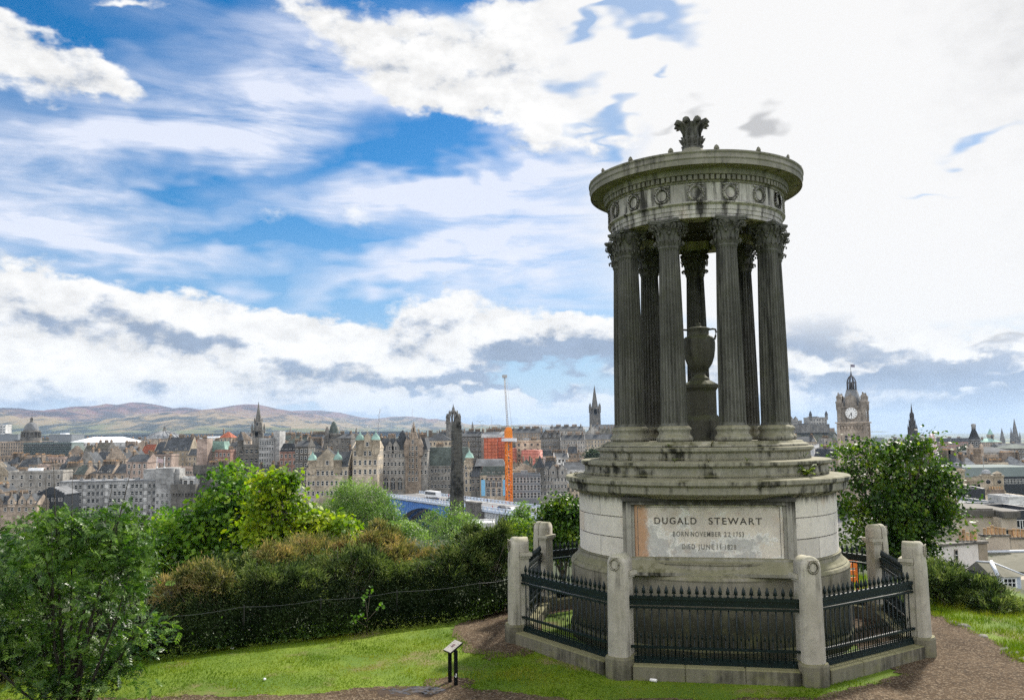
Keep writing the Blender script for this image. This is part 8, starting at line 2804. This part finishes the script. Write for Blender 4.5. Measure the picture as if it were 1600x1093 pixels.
gorse("gorse_bush", "pale brown gorse bush below the obelisk", [(688, 884, 34, 20), (660, 892, 34, 20), (712, 890, 26, 20)], 28.6, L_GBR, 360, 207, GB)
gorse("gorse_bush", "dark green gorse bush at the enclosure's corner post", [(748, 862, 36, 28), (772, 850, 22, 24), (730, 882, 34, 26), (775, 884, 24, 30)], 27.8, L_GOR, 480, 208, GB)
gorse("gorse_bush", "dark green gorse bush on the bank below the pale brown one", [(640, 908, 52, 28), (690, 906, 44, 26), (610, 918, 40, 26)], 27.0, L_GOR, 470, 209, GB)
gorse("gorse_bush", "low dark gorse at the front of the bank, right of the rowan", [(420, 922, 56, 28), (380, 932, 44, 26), (465, 922, 44, 26), (290, 950, 50, 22), (340, 948, 40, 22)], 24.6, L_GOR, 600, 210, GB)
gorse("gorse_bush", "dark gorse bush on the slope above the slate roof", [(1490, 916, 34, 26), (1465, 906, 24, 24), (1515, 930, 34, 22)], 28.5, L_GOR, 420, 211, "gorse on the slope by the path")
gorse("gorse_bush", "straggling dark gorse at the outer end beyond the path grass", [(1550, 952, 34, 20), (1585, 968, 30, 18), (1618, 980, 30, 20)], 28.0, L_GOR, 360, 212, "gorse on the slope by the path")

gorse("gorse_bush", "low dark gorse along the grass edge nearest the outer enclosure post", [(1482, 922, 30, 20), (1462, 914, 22, 18), (1512, 936, 28, 18)], 25.6, L_GOR, 360, 213, "gorse on the slope by the path")
gorse("gorse_bush", "dark gorse on the brink of the slope in front of the dormer house", [(1545, 950, 30, 18), (1580, 964, 28, 18), (1615, 978, 28, 20), (1560, 936, 20, 16)], 25.0, L_GOR, 400, 214, "gorse on the slope by the path")

def hedge():
    g = np.random.default_rng(301)
    N = 46000
    s = g.random(N)
    xs = -13.5 + s * 14.6
    # line of the hedge foot
    ylin = np.interp(xs, [-14, -10.85, -9.65, -8.35, -6.63, -4.93, -3.13, -0.98, -0.2, 1.2], [16.9, 18.68, 19.52, 20.44, 21.56, 22.34, 23.32, 24.56, 25.5, 27.2])
    clump = (fbm2(xs, xs * 0 + 3, 61, 4, 0.9) - 0.5) * 1.2
    dep = g.random(N) ** 1.6 * 2.6
    hmax = 0.72 + 0.55 * clump + 0.20 * dep
    zz = g.random(N) ** 0.75 * hmax
    bulge = 0.30 * np.sin(np.clip(zz / hmax, 0, 1) * math.pi) + 0.25 * (fbm2(xs, zz, 63, 3, 2.2) - 0.5)
    nx, ny = -0.537, 0.843
    P = np.stack([xs + nx * (dep - bulge), ylin + ny * (dep - bulge), np.zeros(N)], -1)
    P[:, 2] = ground_z(P[:, 0], P[:, 1]) * 0.5 + zz
    D = unit(g.normal(size=(N, 3)) + np.array([0.3, -0.6, 0.25]))
    Nn = unit(np.array([0.4, -0.6, 0.6]) + g.normal(size=(N, 3)) * 0.6)
    l = 0.075 * (0.6 + 0.9 * g.random(N))
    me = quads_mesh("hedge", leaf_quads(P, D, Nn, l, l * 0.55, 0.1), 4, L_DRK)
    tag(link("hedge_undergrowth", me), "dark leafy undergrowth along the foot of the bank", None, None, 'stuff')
    # low bright sprays at the foot of the hedge
    M = 3600
    sp = g.choice(np.array([-7.2, -6.9, -6.0, -5.2, -4.6, -4.4, -0.9, -0.7, -0.5]), M) + g.normal(size=M) * 0.28
    yl = np.interp(sp, [-10.85, -9.65, -8.35, -6.63, -4.93, -3.13, -0.98, -0.2], [18.68, 19.52, 20.44, 21.56, 22.34, 23.32, 24.56, 25.5])
    P = np.stack([sp, yl - 0.05 + g.normal(size=M) * 0.12, 0.10 + np.abs(g.normal(size=M)) * 0.16], -1)
    D = unit(g.normal(size=(M, 3)) + np.array([0, -0.4, 0.6]))
    Nn = unit(np.array([0, -0.6, 0.8]) + g.normal(size=(M, 3)) * 0.4)
    tag(link("low_foliage", quads_mesh("low_foliage", leaf_quads(P, D, Nn, np.full(M, 0.085), np.full(M, 0.05), 0.1), 4, L_MID)), "low leafy sprays where the lawn meets the hedge", None, None, 'stuff')
hedge()
# the one leafy sapling that stands out of the hedge
def sapling():
    g = np.random.default_rng(5)
    p = at(575, 985, 22.9)
    o = empty("sapling", (p.x, 22.7, 0.0), 0, "thin bright-leaved sapling standing out of the dark hedge", "sapling")
    pts = []
    m = MB()
    for k in range(5):
        z1 = 0.45 + 0.16 * k
        e = np.array([g.normal() * 0.16 + 0.05 * k - 0.1, -0.2 + g.normal() * 0.08, z1])
        m.tube([(0, 0, 0), (0.03, -0.1, z1 * 0.5), e], [0.012, 0.009, 0.004], 5)
        pts += [e + g.normal(size=3) * 0.07 for _ in range(9)]
    P = np.array(pts)
    n = len(P)
    D = unit(g.normal(size=(n, 3)) + np.array([0, -0.3, 0]))
    Nn = unit(np.array([0, -0.8, 0.6]) + g.normal(size=(n, 3)) * 0.3)
    link("foliage", quads_mesh("foliage", leaf_quads(P, D, Nn, np.full(n, 0.10), np.full(n, 0.07), 0.1), 4, L_SYC), o)
    m.build("stem", BARK, o)
sapling()

# ---- wire fence on the bank
def wire_fence():
    px_ = [-13.0, -10.85, -8.35, -6.63, -4.93, -3.13, -0.98, 0.0]
    py_ = [17.3, 18.72, 20.42, 21.52, 22.32, 23.32, 24.52, 25.5]
    o = empty("wire_fence", (px_[0], py_[0], 0), 0, "thin wire fence running through the front of the hedge", "fence")
    ox, oy = px_[0], py_[0]
    post_m = plain("fence_post_iron", (0.008, 0.009, 0.008), rough=0.6)
    wire_m = plain("fence_wire", (0.09, 0.10, 0.10), rough=0.5)
    for x, y in zip(px_, py_):
        shape(o, "post", post_m, lambda m: m.box(x - ox - 0.015, x - ox + 0.015, y - oy + 0.02, y - oy + 0.05, -0.4, 1.0))
    for z in (0.30, 0.98):
        def wire(m):
            pts = []
            for i in range(len(px_) - 1):
                for k in range(6):
                    q = k / 6
                    pts.append((px_[i] + (px_[i + 1] - px_[i]) * q - ox, py_[i] + (py_[i + 1] - py_[i]) * q - oy - 0.10, z - 0.05 * math.sin(q * math.pi)))
            m.tube(pts, 0.0035, 5)
        shape(o, "wire", wire_m, wire)
wire_fence()

# ---- lawn blades
def lawn():
    g = np.random.default_rng(401)
    N = 420000
    x = g.uniform(-12.5, 15.5, N)
    y = g.uniform(15.6, 31, N)
    d = plateau_d(x, y)
    keep = (d < 0.9) & (dirt_mask(x, y) < 0.12 + 0.12 * g.random(N)) & (np.hypot(x - OCT_C[0], y - OCT_C[1]) > 4.95)
    keep &= ~((np.hypot((x + 3.5) / 0.55, (y - 19.83) / 0.2) < 1) & (g.random(N) < 0.75))
    keep &= puddle_mask(x, y) < 0
    keep &= g.random(N) < -0.55 + 2.7 * fbm2(x, y, 81, 4, 0.8)
    far = np.clip((y - 16) / 12, 0, 1)
    keep &= g.random(N) > far * 0.45
    x, y = x[keep], y[keep]
    n = len(x)
    z = ground_z(x, y)
    tall = fbm2(x, y, 71, 4, 0.9)
    h = 0.020 + 0.11 * np.clip(tall - 0.38, 0, 1) + 0.02 * g.random(n)
    h = np.where((x > 11.0) & (y > 19), h * 2.6, h)
    a = g.uniform(0, 2 * math.pi, n)
    w = 0.006 + 0.005 * g.random(n)
    lean = g.normal(size=(n, 2)) * 0.5
    b = np.stack([x, y, z - 0.005], -1)
    s = np.stack([np.cos(a) * w, np.sin(a) * w, 0 * w], -1)
    t = b + np.stack([lean[:, 0] * h, lean[:, 1] * h, h], -1)
    V = np.stack([b - s, b + s, t], 1).reshape(-1, 3)
    m = leaf_mat("grass_blade", [(0.060, 0.115, 0.006), (0.105, 0.175, 0.008), (0.165, 0.225, 0.010), (0.24, 0.24, 0.03)], 0.3, 0.7, 0.5, 0.08)
    tag(link("grass", quads_mesh("grass", V, 3, m)), "short bright green lawn grass", None, None, 'stuff')
lawn()

# ---- little plants on the masonry
def weed(name, label, r, th, z, n, size, mat, seed, droop=0.0):
    g = np.random.default_rng(seed)
    a = R(th) + OCT_ROT
    x, y = OCT_C[0] + r * math.sin(a), OCT_C[1] - r * math.cos(a)
    o = empty(name, (x, y, z), 0, label, "plant")
    m = MB()
    C, D, Nn = [], [], []
    for k in range(n):
        b = g.uniform(0, 2 * math.pi)
        L = size * g.uniform(0.6, 1.1)
        e = np.array([math.cos(b) * L * 0.55, math.sin(b) * L * 0.55 - 0.3 * L, L * g.uniform(0.4, 1.0) - droop * L])
        midp = e * 0.5 + np.array([0, 0, L * 0.3])
        m.tube([(0, 0, -0.01), midp, e], [0.005, 0.004, 0.002], 4)
        for q in range(1, 9):
            t_ = q / 8
            p = midp * 2 * t_ * (1 - t_) + e * t_ * t_
            for s in (-1, 1):
                C.append(p)
                D.append(np.array([-math.sin(b) * s, math.cos(b) * s, 0.1]) + e / max(L, 1e-6) * 0.5)
                Nn.append(np.array([0, -0.5, 1.0]) + g.normal(size=3) * 0.2)
    n2 = len(C)
    link("foliage", quads_mesh("foliage", leaf_quads(np.array(C), unit(np.array(D)), unit(np.array(Nn)), np.full(n2, size * 0.22), np.full(n2, size * 0.09), 0.1), 4, mat), o)
    m.build("stem", BARK, o)
weed("fern", "pale green fern sprouting from the joint of the lower step", 3.14, 47, 4.03, 15, 0.40, L_YEL, 1, 0.25)
for i, (r, th, z, sz, lab) in enumerate([(2.66, -18, 4.73, 0.13, "tiny yellow weed on the stylobate edge nearest the left front column"), (2.66, 3, 4.74, 0.16, "tiny yellow weed below the urn pedestal"), (3.12, -13, 4.39, 0.12, "tiny yellow weed on the middle step under the left front column"),
                                          (3.12, 1, 4.39, 0.12, "tiny yellow weed on the middle step below the urn"), (3.12, 17, 4.39, 0.12, "tiny yellow weed on the middle step under the right front column"), (3.45, -68, 4.0, 0.15, "small brown-yellow tuft on the outer end of the ledge"), (2.7, 62, 4.42, 0.2, "weed tuft at the end of the upper step beside the fern")]):
    weed("weed", lab, r, th, z, 5, sz, L_GBR if i % 2 else L_YEL, 20 + i)

# ================================================================ small things
def board():
    rz = R(-58)
    o = empty("information_board", (-1.29, 18.2, 0), rz, "small slanted information board on two black posts beside the puddle", "information board")
    blk = plain("board_black_paint", (0.006, 0.0065, 0.007), rough=0.6, var=0.2, spec=0.1)
    for s in (-1, 1):
        p = shape(o, "post", blk, lambda m: m.bbox(s * 0.13 - 0.032, s * 0.13 + 0.032, -0.032, 0.032, -0.4, 0.70, 0.006))
        if s > 0:
            q = MB()
            q.M = Matrix.Translation((s * 0.13, 0, 0)) @ Matrix.Rotation(R(58), 4, 'Z')
            for (x0, x1, z0, z1) in ((-0.018, 0.018, 0.18, 0.19), (-0.018, -0.008, 0.19, 0.225), (0.008, 0.018, 0.19, 0.235)):
                q.box(x0, x1, -0.049, -0.046, z0, z1)
            q.add([(-0.002, -0.048, 0.225), (0.026, -0.048, 0.225), (0.012, -0.048, 0.265)], [(0, 1, 2)])
            q.build("trail_mark", plain("white_arrow_paint", (0.7, 0.7, 0.7), rough=0.6), p)
    pl = MB()
    pl.M = Matrix.Translation((0, 0.0, 0.755)) @ Matrix.Rotation(R(31), 4, 'X')
    pl.bbox(-0.16, 0.16, -0.165, 0.165, -0.03, 0.0, 0.006)
    pl.build("panel", blk, o)
    fa = MB()
    fa.M = pl.M
    fa.box(-0.153, 0.153, -0.158, 0.158, 0.0005, 0.005)
    face = fa.build("panel_face", plain("board_cream_print", (0.50, 0.45, 0.38), rough=0.45, var=0.08, scale=9), o)
    pr = MB()
    pr.M = pl.M
    pr.box(-0.045, 0.045, -0.03, 0.06, 0.0052, 0.007)
    pr.build("printed_picture", plain("board_print_brown", (0.22, 0.14, 0.13), rough=0.4, var=0.5, scale=40), face)
    ln = MB()
    ln.M = pl.M
    for k in range(4):
        ln.box(-0.13, -0.065, 0.09 - k * 0.05, 0.098 - k * 0.05, 0.0052, 0.0065)
        ln.box(0.065, 0.13, 0.09 - k * 0.05, 0.098 - k * 0.05, 0.0052, 0.0065)
    ln.build("text_rule", plain("board_print_grey", (0.28, 0.25, 0.23), rough=0.4), face)
board()
def litter(label, x, y, sx, sy, sz, col, rz, name="litter", crush=True):
    m = MB()
    m.lathe([(0.001, 0), (sy, 0.0), (sy * 1.06, sx * 0.1), (sy, sx * 0.5), (sy * 1.05, sx * 0.9), (sy * 0.9, sx), (0.001, sx)], 14)
    me = m.mesh(name, plain(name + "_white", col, rough=0.4, var=0.15, scale=30))
    for v in me.vertices:
        k = 0.75 + 0.35 * mnoise.noise(Vector((v.co.x * 40, v.co.y * 40, v.co.z * 40)))
        v.co.x *= k
        v.co.y *= k * sz
    o = link(name, me, None, (x, y, gz(x, y) + 0.035))
    o.rotation_euler = (math.pi / 2, 0, rz)
    tag(o, label, "litter")
litter("crushed white paper cup lying at the foot of the kerb wall", 2.75, 18.2, 0.14, 0.05, 0.8, (0.75, 0.72, 0.70), R(60), "crushed_cup")
litter("white scrap of paper on the lawn near the puddle", -5.26, 18.6, 0.08, 0.035, 0.5, (0.75, 0.75, 0.75), R(20), "paper_scrap")
litter("white scrap of paper at the foot of the dark hedge", -6.85, 21.3, 0.07, 0.03, 0.5, (0.75, 0.75, 0.75), R(80), "paper_scrap")
# edging stones between path and grass
def stones():
    g = random.Random(9)
    mt = weathered("edging_stone", (0.24, 0.22, 0.19), (0.15, 0.14, 0.12), (0.05, 0.05, 0.045), (0.45, 0.65), 0.1, scale=4)
    ys = [19.5, 20.1, 20.45, 21.7, 22.9, 23.3, 24.6]
    for i, y in enumerate(ys):
        x = float(np.interp(y, [10, 19.5, 21.0, 23.07, 24.45, 27], [11.0, 11.19, 11.44, 11.6, 11.52, 10.8])) + g.uniform(-0.05, 0.10)
        m = MB()
        m.ball((0, 0, -0.01), g.uniform(0.10, 0.17), g.uniform(0.16, 0.28), g.uniform(0.04, 0.075), 10, 6)
        me = m.mesh("edging_stone", mt)
        for v in me.vertices:
            v.co *= 1 + 0.35 * mnoise.noise(v.co * 9 + Vector((i * 3.1, 0, 0)))
        o = link("edging_stone", me, None, (x, y, gz(x, y)), g.uniform(0, 3))
        tag(o, "rough grey stone in the broken edging between path and grass", "stone", "edging stones along the path")
stones()
# orange barrier glimpsed behind the railings
def barrier():
    p = at(1333, 905, 27.5)
    o = empty("site_barrier", (p.x, 27.6, gz(p.x, 27.6)), 0.2, "orange plastic barrier glimpsed through the railings behind the drum", "barrier")
    om = plain("orange_plastic", (0.75, 0.20, 0.03), rough=0.45)
    shape(o, "panel", om, lambda m: [m.bbox(-0.2, 0.2, -0.03, 0.03, 0.35 + 0.22 * k, 0.5 + 0.22 * k, 0.01) for k in range(4)])
    for s in (-1, 1):
        shape(o, "leg", om, lambda m: (m.bbox(s * 0.18 - 0.03, s * 0.18 + 0.03, -0.04, 0.04, 0.04, 1.2, 0.01), m.bbox(s * 0.18 - 0.05, s * 0.18 + 0.05, -0.25, 0.25, 0, 0.05, 0.01)))
barrier()
def gull():
    p = at(749.5, 659, 300)
    m = MB()
    m.lathe([(0.01, -0.28), (0.06, -0.2), (0.085, 0.0), (0.07, 0.15), (0.045, 0.24), (0.01, 0.32)], 10)
    for s in (-1, 1):
        m.add([(0, s * 0.05, -0.08), (0, s * 0.05, 0.14), (0.16, s * 0.35, 0.10), (0.10, s * 0.75, -0.08), (0.12, s * 0.33, -0.10)], [(0, 1, 2, 4), (4, 2, 3)])
        m.add([(0.012, s * 0.05, -0.08), (0.012, s * 0.05, 0.14), (0.172, s * 0.35, 0.10), (0.11, s * 0.75, -0.08), (0.132, s * 0.33, -0.10)], [(4, 2, 1, 0), (3, 2, 4)])
    me = m.mesh("gull", plain("gull_grey", (0.30, 0.31, 0.33), rough=0.7))
    o = link("gull", me, None, (p.x, 300, p.z))
    o.scale = (2.0, 2.0, 2.0)
    o.rotation_euler = (R(20), R(-90), R(60))
    tag(o, "grey gull gliding above the roofs right of the obelisk", "bird")
gull()

# ================================================================ air
def build_haze():
    m = bpy.data.materials.new("air_haze")
    m.use_nodes = True
    m.node_tree.nodes.clear()
    t = NT(m.node_tree)
    out = t.n('ShaderNodeOutputMaterial')
    v = t.n('ShaderNodeVolumePrincipled')
    v.inputs['Color'].default_value = (0.60, 0.77, 1.0, 1)
    v.inputs['Density'].default_value = HAZE
    v.inputs['Anisotropy'].default_value = 0.0
    t.t.links.new(v.outputs[0], out.inputs['Volume'])
    mb = MB()
    mb.box(-15000, 15000, -90, 21500, -130, 470)
    o = mb.build("haze", m)
    tag(o, kind='stuff')
HAZE = 3.5e-5
build_haze()
